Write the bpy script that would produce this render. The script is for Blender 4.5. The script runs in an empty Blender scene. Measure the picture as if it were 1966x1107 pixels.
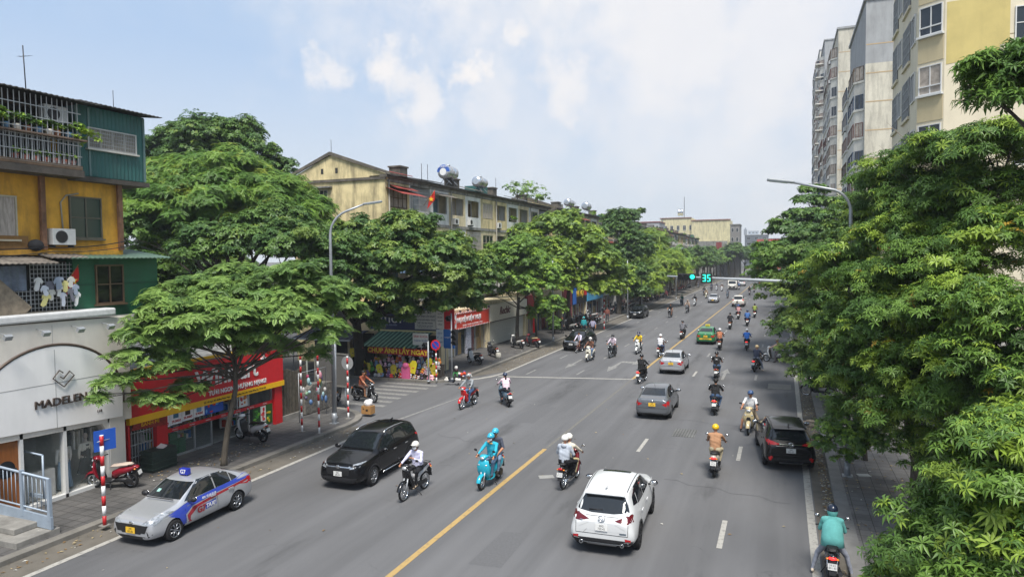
import bpy, math, random
import numpy as np
from mathutils import Vector, Matrix
from mathutils.bvhtree import BVHTree
from mathutils.geometry import delaunay_2d_cdt
R = math.radians
SC = bpy.context.scene
COL = SC.collection

# ------------------------------------------------------------------ camera
AX = Vector((0.92940915, 0.36891576, -0.00998954))
AY = Vector((0.00746201, -0.04584791, -0.99892056))
AF = Vector((-0.36897554, 0.92833137, -0.04536432))
EYE = Vector((0, 0, 8))
cam = bpy.data.objects.new('camera', bpy.data.cameras.new('camera'))
COL.objects.link(cam)
cam.data.sensor_width = 36; cam.data.lens = 36 * 1306 / 1966
cam.data.clip_start = 0.2; cam.data.clip_end = 6000
mw = Matrix(((AX.x, -AY.x, -AF.x, EYE.x), (AX.y, -AY.y, -AF.y, EYE.y), (AX.z, -AY.z, -AF.z, EYE.z), (0, 0, 0, 1)))
cam.matrix_world = mw
SC.camera = cam

def ray(x, y): return AF + AX * ((x - 983) / 1306) + AY * ((y - 553.5) / 1306)
def gp(x, y, z=0.0):
    r = ray(x, y); return EYE + r * ((z - 8) / r.z)
def at(x, y, Y):
    r = ray(x, y); return EYE + r * (Y / r.y)
def atX(x, y, X):
    r = ray(x, y); return EYE + r * (X / r.x)

# ------------------------------------------------------------------ light
SC.view_settings.view_transform = 'Standard'; SC.view_settings.look = 'None'
SC.view_settings.gamma = 1; SC.view_settings.exposure = 1.0
SUN_EL, SUN_AZ = R(61), R(153)      # azimuth measured clockwise from +Y
sl = bpy.data.lights.new('sun', 'SUN'); sl.energy = 2.9; sl.angle = R(20); sl.color = (1, .955, .89)
so = bpy.data.objects.new('sun', sl); COL.objects.link(so)
sd = Vector((math.sin(SUN_AZ) * math.cos(SUN_EL), math.cos(SUN_AZ) * math.cos(SUN_EL), math.sin(SUN_EL)))
so.rotation_euler = sd.to_track_quat('Z', 'Y').to_euler(); so.location = (0, 0, 60)

w = bpy.data.worlds.new('World'); SC.world = w; w.use_nodes = True
nt = w.node_tree; nt.nodes.clear()
def wn(t, **k):
    n = nt.nodes.new(t)
    for a, b in k.items(): setattr(n, a, b)
    return n
def wl(a, b): nt.links.new(a, b)
def wmath(op, a, b=None, c=None, clamp=False):
    n = wn('ShaderNodeMath', operation=op, use_clamp=clamp)
    for i, v in enumerate((a, b, c)):
        if v is None: continue
        if isinstance(v, (int, float)): n.inputs[i].default_value = v
        else: wl(v, n.inputs[i])
    return n.outputs[0]
def wmix(f, a, b):
    n = wn('ShaderNodeMix', data_type='RGBA')
    for i, v in ((0, f), (6, a), (7, b)):
        if isinstance(v, (int, float)): n.inputs[i].default_value = v
        elif isinstance(v, tuple): n.inputs[i].default_value = (*v, 1)
        else: wl(v, n.inputs[i])
    return n.outputs[2]
sky = wn('ShaderNodeTexSky', sky_type='NISHITA', sun_disc=False)
sky.sun_elevation = SUN_EL; sky.sun_rotation = SUN_AZ; sky.air_density = 1.0; sky.dust_density = 2.0; sky.ozone_density = 1.5
tc = wn('ShaderNodeTexCoord'); DIRV = tc.outputs['Generated']
sep = wn('ShaderNodeSeparateXYZ'); wl(DIRV, sep.inputs[0]); UP = sep.outputs[2]
nz = wn('ShaderNodeTexNoise'); nz.inputs['Scale'].default_value = 11; nz.inputs['Detail'].default_value = 9; nz.inputs['Roughness'].default_value = .62
wl(DIRV, nz.inputs['Vector']); N1 = nz.outputs['Fac']
nz2 = wn('ShaderNodeTexNoise'); nz2.inputs['Scale'].default_value = 2.3; nz2.inputs['Detail'].default_value = 6; nz2.inputs['Roughness'].default_value = .55
wl(DIRV, nz2.inputs['Vector']); N2 = nz2.outputs['Fac']
nw = wn('ShaderNodeTexNoise'); nw.inputs['Scale'].default_value = 17; nw.inputs['Detail'].default_value = 10; nw.inputs['Roughness'].default_value = .6; wl(DIRV, nw.inputs['Vector'])
def wv(op, a, b):
    n = wn('ShaderNodeVectorMath', operation=op)
    for i, v in enumerate((a, b)):
        if isinstance(v, tuple): n.inputs[i].default_value = v
        else: wl(v, n.inputs[i])
    return n.outputs[0]
DW = wv('ADD', DIRV, wv('MULTIPLY', wv('SUBTRACT', nw.outputs['Color'], (.5, .5, .5)), (.13, .13, .13)))
# bodies of cloud: (direction, angular radius, strength)
def cloudmass(x, y, rad, s, dist=.5):
    d = ray(x, y).normalized()
    dp = wn('ShaderNodeVectorMath', operation='DISTANCE'); wl(DW, dp.inputs[0]); dp.inputs[1].default_value = d
    q = wmath('DIVIDE', dp.outputs['Value'], rad)
    q = wmath('ADD', q, wmath('MULTIPLY', wmath('SUBTRACT', N1, .5), -2.4 * dist))
    m = wn('ShaderNodeMapRange', interpolation_type='SMOOTHSTEP'); wl(q, m.inputs[0])
    m.inputs[1].default_value = 1.15; m.inputs[2].default_value = .22; m.inputs[3].default_value = 0; m.inputs[4].default_value = s
    return m.outputs[0]
mask = None
for a in ((630, 130, .036, .75), (752, 130, .055, .95), (800, 165, .05, .8), (905, 135, .045, 1), (950, 190, .075, .6), (1005, 60, .05, .9), (1085, 165, .07, .85),
          (1150, 210, .08, .5), (1015, 240, .10, .35), (1300, 60, .2, .8), (1480, 90, .18, .75), (1250, 200, .13, .5), (1400, 250, .14, .5), (1900, 60, .4, .7), (700, -200, .22, .7), (1100, -500, .5, .9)):
    c = cloudmass(*a)
    mask = c if mask is None else wmath('MAXIMUM', mask, c)
veil = wn('ShaderNodeMapRange', interpolation_type='SMOOTHSTEP'); wl(N2, veil.inputs[0])
veil.inputs[1].default_value = .30; veil.inputs[2].default_value = .78; veil.inputs[3].default_value = .05; veil.inputs[4].default_value = .5
# general thin overcast veil grows towards the horizon and to the right (east) of the view
hz = wn('ShaderNodeMapRange', interpolation_type='SMOOTHSTEP'); wl(UP, hz.inputs[0])
hz.inputs[1].default_value = .36; hz.inputs[2].default_value = .0; hz.inputs[3].default_value = 0; hz.inputs[4].default_value = .93
vd = wmath('MAXIMUM', veil.outputs[0], hz.outputs[0])
blue = wmix(.80, sky.outputs[0], (3.95, 5.45, 7.75))
pale = (6.5, 6.9, 7.3)
base = wmix(vd, blue, pale)
shade = wmix(wmath('MULTIPLY', N1, 1.0, clamp=True), (7.3, 7.15, 7.2), (8.7, 8.3, 8.0))
full = wmix(mask, base, shade)
bg = wn('ShaderNodeBackground'); bg.inputs['Strength'].default_value = .062; wl(full, bg.inputs[0])
wo = wn('ShaderNodeOutputWorld'); wl(bg.outputs[0], wo.inputs[0])
SC.cycles.use_denoising = True
SC.cycles.max_bounces = 6; SC.cycles.diffuse_bounces = 3; SC.cycles.glossy_bounces = 3; SC.cycles.transmission_bounces = 4; SC.cycles.transparent_max_bounces = 6; SC.cycles.volume_bounces = 0

# ------------------------------------------------------------------ materials
def hexc(h):
    h = h.lstrip('#'); v = [int(h[i:i + 2], 16) / 255 for i in (0, 2, 4)]
    return tuple((c / 12.92 if c < .04045 else ((c + .055) / 1.055) ** 2.4) for c in v)
MATS = {}
def M(name, col=(.5, .5, .5), rough=.6, metal=0, var=.12, scale=6, bump=0, bscale=40, spec=.5, emit=0, stain=0, trans=0, coat=0, rnd=0, stretch=None, alpha=1):
    if name in MATS: return MATS[name]
    if isinstance(col, str): col = hexc(col)
    m = bpy.data.materials.new(name); m.use_nodes = True; MATS[name] = m
    t = m.node_tree; b = t.nodes['Principled BSDF']; L = t.links.new
    m.diffuse_color = (*col, 1)
    b.inputs['Roughness'].default_value = rough; b.inputs['Metallic'].default_value = metal
    b.inputs['Specular IOR Level'].default_value = spec; b.inputs['Coat Weight'].default_value = coat
    b.inputs['Base Color'].default_value = (*col, 1)
    out = None
    if var or bump or stain:
        tc = t.nodes.new('ShaderNodeTexCoord'); mp = t.nodes.new('ShaderNodeMapping'); L(tc.outputs['Object'], mp.inputs[0])
        if stretch: mp.inputs['Scale'].default_value = stretch
    if var:
        n = t.nodes.new('ShaderNodeTexNoise'); n.inputs['Scale'].default_value = scale; n.inputs['Detail'].default_value = 6; n.inputs['Roughness'].default_value = .6
        L(mp.outputs[0], n.inputs['Vector'])
        r = t.nodes.new('ShaderNodeMapRange'); L(n.outputs['Fac'], r.inputs[0])
        r.inputs[1].default_value = .3; r.inputs[2].default_value = .7; r.inputs[3].default_value = 1 - var; r.inputs[4].default_value = 1 + var
        x = t.nodes.new('ShaderNodeMix'); x.data_type = 'RGBA'; x.blend_type = 'MULTIPLY'; x.inputs[0].default_value = 1
        x.inputs[6].default_value = (*col, 1); L(r.outputs[0], x.inputs[7]); out = x.outputs[2]
    if stain:   # vertical weather streaks and mould, a real discolouration of old plaster
        n = t.nodes.new('ShaderNodeTexNoise'); n.inputs['Scale'].default_value = 1.0; n.inputs['Detail'].default_value = 8; n.inputs['Roughness'].default_value = .68
        m2 = t.nodes.new('ShaderNodeMapping'); m2.inputs['Scale'].default_value = (1.6, 1.6, .32); L(tc.outputs['Object'], m2.inputs[0]); L(m2.outputs[0], n.inputs['Vector'])
        r = t.nodes.new('ShaderNodeMapRange'); L(n.outputs['Fac'], r.inputs[0]); r.inputs[1].default_value = .45; r.inputs[2].default_value = .70; r.inputs[4].default_value = stain
        x = t.nodes.new('ShaderNodeMix'); x.data_type = 'RGBA'; L(r.outputs[0], x.inputs[0]); L(out, x.inputs[6]); x.inputs[7].default_value = (.055, .05, .042, 1); out = x.outputs[2]
    if rnd:
        oi = t.nodes.new('ShaderNodeObjectInfo'); h = t.nodes.new('ShaderNodeHueSaturation')
        r = t.nodes.new('ShaderNodeMapRange'); L(oi.outputs['Random'], r.inputs[0]); r.inputs[3].default_value = 1 - rnd; r.inputs[4].default_value = 1 + rnd
        L(r.outputs[0], h.inputs['Value']); L(out, h.inputs['Color']); out = h.outputs[0]
    if out: L(out, b.inputs['Base Color'])
    if bump:
        n = t.nodes.new('ShaderNodeTexNoise'); n.inputs['Scale'].default_value = bscale; n.inputs['Detail'].default_value = 4; L(mp.outputs[0], n.inputs['Vector'])
        u = t.nodes.new('ShaderNodeBump'); u.inputs['Strength'].default_value = bump; u.inputs['Distance'].default_value = .02; L(n.outputs['Fac'], u.inputs['Height']); L(u.outputs[0], b.inputs['Normal'])
    if emit:
        b.inputs['Emission Color'].default_value = (*col, 1); b.inputs['Emission Strength'].default_value = emit
    if alpha < 1:
        b.inputs['Alpha'].default_value = alpha
    if trans:
        d = t.nodes.new('ShaderNodeBsdfTranslucent'); mx = t.nodes.new('ShaderNodeMixShader'); mx.inputs[0].default_value = trans
        if out: L(out, d.inputs[0])
        else: d.inputs[0].default_value = (*col, 1)
        L(b.outputs[0], mx.inputs[1]); L(d.outputs[0], mx.inputs[2]); L(mx.outputs[0], t.nodes['Material Output'].inputs[0])
    return m
def P(h, rough=.55, **k):      # plain named colour
    k.setdefault('var', .08)
    return M(f'c{h}_{int(rough*100)}', h, rough, **k)
GLASS = M('window_glass', (.02, .025, .03), .06, var=0, spec=.7)
CARGLASS = M('car_glass', (.012, .015, .018), .04, var=0, spec=.8)
RUBBER = M('rubber', (.016, .016, .017), .8, var=.1, spec=.3)
CHROME = M('chrome', (.7, .71, .72), .18, 1, var=0)
ALLOY = M('alloy', (.42, .43, .45), .32, 1, var=.05)
STEEL = M('steel_grey', (.36, .38, .40), .45, .4, var=.12, scale=3)
BLACKP = M('black_plastic', (.018, .018, .02), .5, var=.1, spec=.4)
DARKM = M('dark_metal', (.04, .04, .042), .45, .5, var=.2)
REDL = M('red_lens', (.42, .012, .015), .15, var=0, spec=.6)
REDLIT = M('red_lamp_lit', (.9, .03, .03), .2, var=0, emit=1.2)
AMBER = M('amber_lens', (.7, .22, .02), .2, var=0)
CLEARL = M('clear_lens', (.62, .64, .66), .08, .6, var=.1)
WHITE = M('white_paint', (.72, .72, .71), .5, var=.05)
BLACK = M('black_paint', (.012, .012, .014), .5, var=0)
RED = M('red_paint', '#b01f24', .45, var=.06)
CONC = M('concrete', (.22, .21, .19), .9, var=.25, scale=3, bump=.3, stain=.35)
BARK = M('bark', (.085, .072, .056), .95, var=.4, scale=9, bump=.9, bscale=22, stretch=(1, 1, .3))
WOOD = M('wood', (.26, .13, .05), .5, var=.25, scale=5, stretch=(3, 3, .4))

# ------------------------------------------------------------------ mesh builder
class MB:
    def __init__(s): s.v = []; s.f = []; s.m = []; s.sm = []
    def add(s, vs, fs, m=0, smooth=False):
        o = len(s.v); s.v += [tuple(v) for v in vs]
        for f in fs: s.f.append(tuple(i + o for i in f)); s.m.append(m); s.sm.append(smooth)
        return s
    def box(s, x0, x1, y0, y1, z0, z1, m=0):
        if x0 > x1: x0, x1 = x1, x0
        if y0 > y1: y0, y1 = y1, y0
        if z0 > z1: z0, z1 = z1, z0
        v = [(x, y, z) for z in (z0, z1) for x, y in ((x0, y0), (x1, y0), (x1, y1), (x0, y1))]
        return s.add(v, [(3, 2, 1, 0), (4, 5, 6, 7), (0, 1, 5, 4), (1, 2, 6, 5), (2, 3, 7, 6), (3, 0, 4, 7)], m)
    def obox(s, c, size, rot=(0, 0, 0), m=0):
        from mathutils import Euler
        E = Euler(rot).to_matrix(); c = Vector(c); a, b, d = [q / 2 for q in size]
        v = [c + E @ Vector((x, y, z)) for z in (-d, d) for x, y in ((-a, -b), (a, -b), (a, b), (-a, b))]
        return s.add(v, [(3, 2, 1, 0), (4, 5, 6, 7), (0, 1, 5, 4), (1, 2, 6, 5), (2, 3, 7, 6), (3, 0, 4, 7)], m)
    def tube(s, p, r, n=8, m=0, cap=True, smooth=True):
        p = [Vector(q) for q in p]
        if isinstance(r, (int, float)): r = [r] * len(p)
        vs = []; u = None
        for i, q in enumerate(p):
            t = (p[min(i + 1, len(p) - 1)] - p[max(i - 1, 0)])
            t = t.normalized() if t.length > 1e-9 else Vector((0, 0, 1))
            if u is None: u = t.orthogonal().normalized()
            else:
                u = u - t * u.dot(t); u = u.normalized() if u.length > 1e-6 else t.orthogonal().normalized()
            w = t.cross(u)
            for k in range(n):
                a = 2 * math.pi * k / n; vs.append(q + (u * math.cos(a) + w * math.sin(a)) * r[i])
        fs = [(i * n + k, i * n + (k + 1) % n, (i + 1) * n + (k + 1) % n, (i + 1) * n + k) for i in range(len(p) - 1) for k in range(n)]
        s.add(vs, fs, m, smooth)
        if cap:
            o = len(s.v) - len(vs)
            s.f.append(tuple(o + k for k in reversed(range(n)))); s.m.append(m); s.sm.append(False)
            s.f.append(tuple(o + (len(p) - 1) * n + k for k in range(n))); s.m.append(m); s.sm.append(False)
        return s
    def ell(s, c, r, nu=12, nv=8, m=0, v0=0, v1=180, rot=None):
        if isinstance(r, (int, float)): r = (r, r, r)
        vs = []
        for j in range(nv + 1):
            a = R(v0 + (v1 - v0) * j / nv)
            for i in range(nu):
                b = 2 * math.pi * i / nu
                q = Vector((r[0] * math.sin(a) * math.cos(b), r[1] * math.sin(a) * math.sin(b), r[2] * math.cos(a)))
                if rot: q = rot @ q
                vs.append(Vector(c) + q)
        fs = [(j * nu + i, (j + 1) * nu + i, (j + 1) * nu + (i + 1) % nu, j * nu + (i + 1) % nu) for j in range(nv) for i in range(nu)]
        return s.add(vs, fs, m, True)
    def prism(s, poly, ax, a0, a1, m=0):      # poly in the two axes other than ax
        if a0 > a1: a0, a1 = a1, a0
        n = len(poly)
        ar = sum(poly[i][0] * poly[(i + 1) % n][1] - poly[(i + 1) % n][0] * poly[i][1] for i in range(n))
        if ar < 0: poly = poly[::-1]
        def mk(p, a): return {'x': (a, p[0], p[1]), 'y': (p[0], a, p[1]), 'z': (p[0], p[1], a)}[ax]
        vs = [mk(p, a0) for p in poly] + [mk(p, a1) for p in poly]
        fl = ax == 'y'
        fs = [tuple(reversed(range(n))), tuple(range(n, 2 * n))] + [(i, (i + 1) % n, n + (i + 1) % n, n + i) for i in range(n)]
        if fl: fs = [tuple(reversed(f)) for f in fs]
        return s.add(vs, fs, m)
    def loft(s, rings, m=0, n=12, e=2.0, cap=True):   # rings: (y, z, halfwidth, halfheight[, tilt deg]) superellipses across X along a YZ path
        vs = []
        for i, g in enumerate(rings):
            y, z, w, h = g[:4]
            a, b = rings[max(i - 1, 0)], rings[min(i + 1, len(rings) - 1)]
            ty, tz = b[0] - a[0], b[1] - a[1]; l = math.hypot(ty, tz) or 1; ty /= l; tz /= l
            if len(g) > 4: ty, tz = math.cos(R(g[4])), math.sin(R(g[4]))
            for k in range(n):
                t = 2 * math.pi * k / n; c, d = math.cos(t), math.sin(t)
                u = math.copysign(abs(c) ** (2 / e), c) * w; v = math.copysign(abs(d) ** (2 / e), d) * h
                vs.append((u, y - tz * v, z + ty * v))
        L = len(rings)
        fs = [(i * n + k, i * n + (k + 1) % n, (i + 1) * n + (k + 1) % n, (i + 1) * n + k) for i in range(L - 1) for k in range(n)]
        s.add(vs, fs, m, True)
        if cap:
            o = len(s.v) - len(vs)
            s.f += [tuple(o + k for k in reversed(range(n))), tuple(o + (L - 1) * n + k for k in range(n))]; s.m += [m, m]; s.sm += [True, True]
        return s
    def quad(s, a, b, c, d, m=0): return s.add([a, b, c, d], [(0, 1, 2, 3)], m)
    def xf(s, mat):
        s.v = [tuple(mat @ Vector(v)) for v in s.v]; return s
    def mesh(s, name, mats):
        me = bpy.data.meshes.new(name); me.from_pydata(s.v, [], s.f)
        for m in mats: me.materials.append(m)
        me.polygons.foreach_set('material_index', s.m); me.polygons.foreach_set('use_smooth', s.sm)
        me.update(); return me
    def build(s, name, mats, parent=None, bevel=0, loc=None, rz=0, **k):
        if not isinstance(mats, (list, tuple)): mats = [mats]
        o = bpy.data.objects.new(name, s.mesh(name, mats)); COL.objects.link(o)
        if parent: o.parent = parent
        if loc is not None: o.location = loc
        if rz: o.rotation_euler.z = rz
        if bevel:
            b = o.modifiers.new('bevel', 'BEVEL'); b.width = bevel; b.segments = 2; b.limit_method = 'ANGLE'
        for a, b in k.items(): o[a] = b
        return o
def box(name, mats, parent, *b, **k): return MB().box(*b).build(name, mats, parent, **k)
def thing(name, label, cat, loc=(0, 0, 0), rz=0, group=None):
    o = bpy.data.objects.new(name, None); COL.objects.link(o); o.empty_display_size = .3
    o.location = loc; o.rotation_euler = (0, 0, rz); o['label'] = label; o['category'] = cat
    if group: o['group'] = group
    return o
def tag(o, label, cat, group=None):
    o['label'] = label; o['category'] = cat
    if group: o['group'] = group
    return o
def struct(o): o['kind'] = 'structure'; return o
KIDS = {}
def kids(o): return [c for c in COL.objects if c.parent == o] if o not in KIDS else KIDS[o]
def freeze(o):
    ks = [c for c in COL.objects if c.parent == o]; KIDS[o] = ks
    for c in ks: freeze(c)
    return o
def dup(root, loc=None, rz=None, label=None, group=None, cat=None, scale=None, skip=()):
    def rec(o, parent):
        c = o.copy(); COL.objects.link(c)
        if parent: c.parent = parent
        nk = []
        for ch in kids(o):
            if ch.name.split('.')[0] in skip: continue
            nk.append(rec(ch, c))
        KIDS[c] = nk
        return c
    r = rec(root, None)
    if loc is not None: r.location = loc
    if rz is not None: r.rotation_euler = (0, 0, rz)
    if label: r['label'] = label
    if group: r['group'] = group
    elif 'group' in r and group is not None: del r['group']
    if cat: r['category'] = cat
    if scale: r.scale = (scale,) * 3 if isinstance(scale, (int, float)) else scale
    return r
def recolor(root, mp):
    for o in [root] + kids(root):
        if o is not root: recolor(o, mp) if kids(o) else None
        if o.type == 'MESH':
            for sl_ in o.material_slots:
                if sl_.material and sl_.material.name in mp:
                    nm = mp[sl_.material.name]; sl_.link = 'OBJECT'; sl_.material = nm
def delete_tree(o):
    for c in list(kids(o)): delete_tree(c)
    bpy.data.objects.remove(o)
def evalmesh(o, name):
    dg = bpy.context.evaluated_depsgraph_get(); dg.update()
    return bpy.data.meshes.new_from_object(o.evaluated_get(dg), depsgraph=dg)
def text(s, size, mat, parent, loc, rot, name='lettering', ext=.012, align='CENTER', sx=1, bold=0, shear=0):
    cu = bpy.data.curves.new(name, 'FONT'); cu.body = s; cu.size = size; cu.extrude = ext; cu.align_x = align; cu.align_y = 'CENTER'; cu.offset = bold; cu.resolution_u = 3; cu.shear = shear
    t = bpy.data.objects.new(name, cu); COL.objects.link(t)
    me = evalmesh(t, name); me.materials.clear(); me.materials.append(mat)
    bpy.data.objects.remove(t); bpy.data.curves.remove(cu)
    o = bpy.data.objects.new(name, me); COL.objects.link(o)
    o.rotation_euler = rot; o.location = loc; o.scale = (sx, 1, 1)
    if parent: o.parent = parent
    return o
FX = (R(90), 0, R(90))      # lettering facing +X (reads along +Y)
FY = (R(90), 0, 0)          # facing -Y
# ------------------------------------------------------------------ road, pavements, markings
def asphalt():
    m = bpy.data.materials.new('asphalt'); m.use_nodes = True; t = m.node_tree; b = t.nodes['Principled BSDF']; L = t.links.new
    tc = t.nodes.new('ShaderNodeTexCoord')
    def noise(sc, st=(1, 1, 1), det=5, rg=.6):
        mp = t.nodes.new('ShaderNodeMapping'); mp.inputs['Scale'].default_value = st; L(tc.outputs['Object'], mp.inputs[0])
        n = t.nodes.new('ShaderNodeTexNoise'); n.inputs['Scale'].default_value = sc; n.inputs['Detail'].default_value = det; n.inputs['Roughness'].default_value = rg; L(mp.outputs[0], n.inputs['Vector']); return n.outputs['Fac']
    def mr(f, a, b_, c, d):
        r = t.nodes.new('ShaderNodeMapRange'); L(f, r.inputs[0])
        for i, v in enumerate((a, b_, c, d)): r.inputs[i + 1].default_value = v
        return r.outputs[0]
    def mul(a, b_):
        n = t.nodes.new('ShaderNodeMath'); n.operation = 'MULTIPLY'; L(a, n.inputs[0]); L(b_, n.inputs[1]); return n.outputs[0]
    big = mr(noise(.16, (1, .35, 1)), .3, .7, .80, 1.18)
    track = mr(noise(1.1, (1, .035, 1), 3), .3, .7, .84, 1.13)      # wheel tracks along the road
    fine = mr(noise(55, det=3), .3, .7, .80, 1.2)
    oil = mr(noise(.7, (1, .22, 1), 5, .65), .58, .70, 1, .70)
    v = mul(mul(mul(big, track), fine), oil)
    x = t.nodes.new('ShaderNodeMix'); x.data_type = 'RGBA'; x.blend_type = 'MULTIPLY'; x.inputs[0].default_value = 1; x.inputs[6].default_value = (.122, .122, .125, 1); L(v, x.inputs[7])
    # cracks
    vo = t.nodes.new('ShaderNodeTexVoronoi'); vo.feature = 'DISTANCE_TO_EDGE'; vo.inputs['Scale'].default_value = .16
    wv = t.nodes.new('ShaderNodeVectorMath'); wv.operation = 'ADD'; n3 = t.nodes.new('ShaderNodeTexNoise'); n3.inputs['Scale'].default_value = .8; n3.inputs['Detail'].default_value = 6
    L(tc.outputs['Object'], n3.inputs['Vector']); sc = t.nodes.new('ShaderNodeVectorMath'); sc.operation = 'SCALE'; sc.inputs['Scale'].default_value = 2.2; L(n3.outputs['Color'], sc.inputs[0])
    L(tc.outputs['Object'], wv.inputs[0]); L(sc.outputs[0], wv.inputs[1]); L(wv.outputs[0], vo.inputs['Vector'])
    ck = mr(vo.outputs['Distance'], 0, .0032, .5, 0); msk = mr(noise(.35), .5, .62, 0, 1); ck = mul(ck, msk)
    y = t.nodes.new('ShaderNodeMix'); y.data_type = 'RGBA'; L(ck, y.inputs[0]); L(x.outputs[2], y.inputs[6]); y.inputs[7].default_value = (.025, .025, .025, 1)
    L(y.outputs[2], b.inputs['Base Color']); b.inputs['Roughness'].default_value = .82; b.inputs['Specular IOR Level'].default_value = .35
    u = t.nodes.new('ShaderNodeBump'); u.inputs['Strength'].default_value = .35; u.inputs['Distance'].default_value = .01; L(noise(90, det=2), u.inputs['Height']); L(u.outputs[0], b.inputs['Normal'])
    return m
def pavers(name, c1, c2, bw=.42, bh=.42, mortar=.012, off=0):
    m = bpy.data.materials.new(name); m.use_nodes = True; t = m.node_tree; b = t.nodes['Principled BSDF']; L = t.links.new
    tc = t.nodes.new('ShaderNodeTexCoord'); br = t.nodes.new('ShaderNodeTexBrick'); L(tc.outputs['Object'], br.inputs['Vector'])
    br.inputs['Color1'].default_value = (*c1, 1); br.inputs['Color2'].default_value = (*c2, 1); br.inputs['Mortar'].default_value = (c1[0] * .35, c1[1] * .35, c1[2] * .33, 1)
    br.inputs['Scale'].default_value = 1; br.inputs['Mortar Size'].default_value = mortar; br.inputs['Brick Width'].default_value = bw; br.inputs['Row Height'].default_value = bh; br.offset = off; br.inputs['Mortar Smooth'].default_value = .2
    n = t.nodes.new('ShaderNodeTexNoise'); n.inputs['Scale'].default_value = .9; n.inputs['Detail'].default_value = 8; n.inputs['Roughness'].default_value = .7; L(tc.outputs['Object'], n.inputs['Vector'])
    r = t.nodes.new('ShaderNodeMapRange'); L(n.outputs['Fac'], r.inputs[0]); r.inputs[1].default_value = .3; r.inputs[2].default_value = .7; r.inputs[3].default_value = .62; r.inputs[4].default_value = 1.3
    x = t.nodes.new('ShaderNodeMix'); x.data_type = 'RGBA'; x.blend_type = 'MULTIPLY'; x.inputs[0].default_value = 1; L(br.outputs['Color'], x.inputs[6]); L(r.outputs[0], x.inputs[7])
    L(x.outputs[2], b.inputs['Base Color']); b.inputs['Roughness'].default_value = .85
    u = t.nodes.new('ShaderNodeBump'); u.inputs['Strength'].default_value = .4; u.inputs['Distance'].default_value = .02; L(br.outputs['Fac'], u.inputs['Height']); u.invert = True; L(u.outputs[0], b.inputs['Normal'])
    return m
ASPH = asphalt()
PAVE_R = pavers('pavers_right', (.15, .146, .14), (.125, .12, .118), .42, .42)
PAVE_L = pavers('pavers_left', (.10, .095, .09), (.08, .077, .074), .40, .40, .014)
KERBM = pavers('kerb_stone', (.20, .185, .16), (.17, .16, .14), 1.0, 5.0, .012)
GUT = M('gutter_concrete', (.125, .112, .092), .9, var=.3, scale=1.6, bump=.3, stain=.25)
def worn(name, col, wear):
    m = M(name, col, .7, var=0); t = m.node_tree; b = t.nodes['Principled BSDF']; L = t.links.new
    tc = t.nodes.new('ShaderNodeTexCoord'); n = t.nodes.new('ShaderNodeTexNoise'); n.inputs['Scale'].default_value = 7; n.inputs['Detail'].default_value = 8; n.inputs['Roughness'].default_value = .75
    L(tc.outputs['Object'], n.inputs['Vector']); r = t.nodes.new('ShaderNodeMapRange'); L(n.outputs['Fac'], r.inputs[0]); r.inputs[1].default_value = wear; r.inputs[2].default_value = wear + .16; r.inputs[4].default_value = .72
    x = t.nodes.new('ShaderNodeMix'); x.data_type = 'RGBA'; L(r.outputs[0], x.inputs[0]); x.inputs[6].default_value = (*col, 1); x.inputs[7].default_value = (.085, .083, .08, 1); L(x.outputs[2], b.inputs['Base Color'])
    return m
LINEW = worn('line_white', (.37, .355, .32), .50)
LINEF = worn('line_white_faded', (.27, .265, .25), .44)
LINEY = worn('line_yellow', (.40, .27, .10), .52)

struct(box('ground', M('earth', (.11, .10, .085), .95, var=.3, scale=.3), None, -1500, 1500, -300, 3000, -.4, -.05))
def sheet(name, poly, z, mat):
    o = MB().add([(x, y, z) for x, y in poly], [tuple(range(len(poly)))]).build(name, mat); return struct(o)
sheet('road', [(-19.3, -10), (1.9, -10), (1.9, 900), (-20.2, 900), (-20.2, 40), (-21, 39.5), (-70, 39.5), (-70, 29), (-20, 29), (-19.3, 28)], 0, ASPH)

def slab(name, poly, mat, z1=.14, z0=-.1):
    return struct(MB().prism(poly, 'z', z0, z1).build(name, mat))
def arc(cx, cy, r, a0, a1, n=8): return [(cx + r * math.cos(R(a0 + (a1 - a0) * i / n)), cy + r * math.sin(R(a0 + (a1 - a0) * i / n))) for i in range(n + 1)]
# left pavement (near block), rounded corner into the side street
def offset_poly_strip(line, d):       # line: list of points, returns the strip between line and its inward offset
    out = []
    for i, p in enumerate(line):
        a = Vector(line[max(i - 1, 0)]); b = Vector(line[min(i + 1, len(line) - 1)]); t = (b - a).normalized(); nrm = Vector((-t.y, t.x))
        out.append(tuple(Vector(p) + nrm * d))
    return out
kl1 = [(-19.0, -10), (-19.05, 17), (-19.1, 27.0)] + arc(-21.9, 27.2, 2.75, 0, 90)[1:] + [(-40, 30.3), (-70, 30.3)]
kl1 = [(x, y) for x, y in kl1]
in1 = offset_poly_strip(kl1, .32)
slab('pavement_near_left', in1 + [(-70, -10)], PAVE_L, .14)
struct(MB().prism(kl1 + in1[::-1], 'z', -.1, .145).build('kerb', KERBM))
kl2 = [(-70, 38.2), (-40, 38.2), (-24.5, 38.2)] + [(-21.2, 38.3)] + arc(-21.4, 40.2, 1.85, -80, 0)[1:] + [(-19.6, 48), (-19.75, 70), (-19.9, 160), (-19.9, 900)]
in2 = offset_poly_strip(kl2, .32)
slab('pavement_far_left', in2 + [(-70, 900), (-70, 38.6)], PAVE_L, .14)
struct(MB().prism(kl2 + in2[::-1], 'z', -.1, .145).build('kerb', KERBM))
kr = [(1.66, 900), (1.6, 60), (1.62, 30), (1.64, -10)]
inr = offset_poly_strip(kr, .38)
slab('pavement_right', inr + [(60, -10), (60, 900)], PAVE_R, .14)
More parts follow.
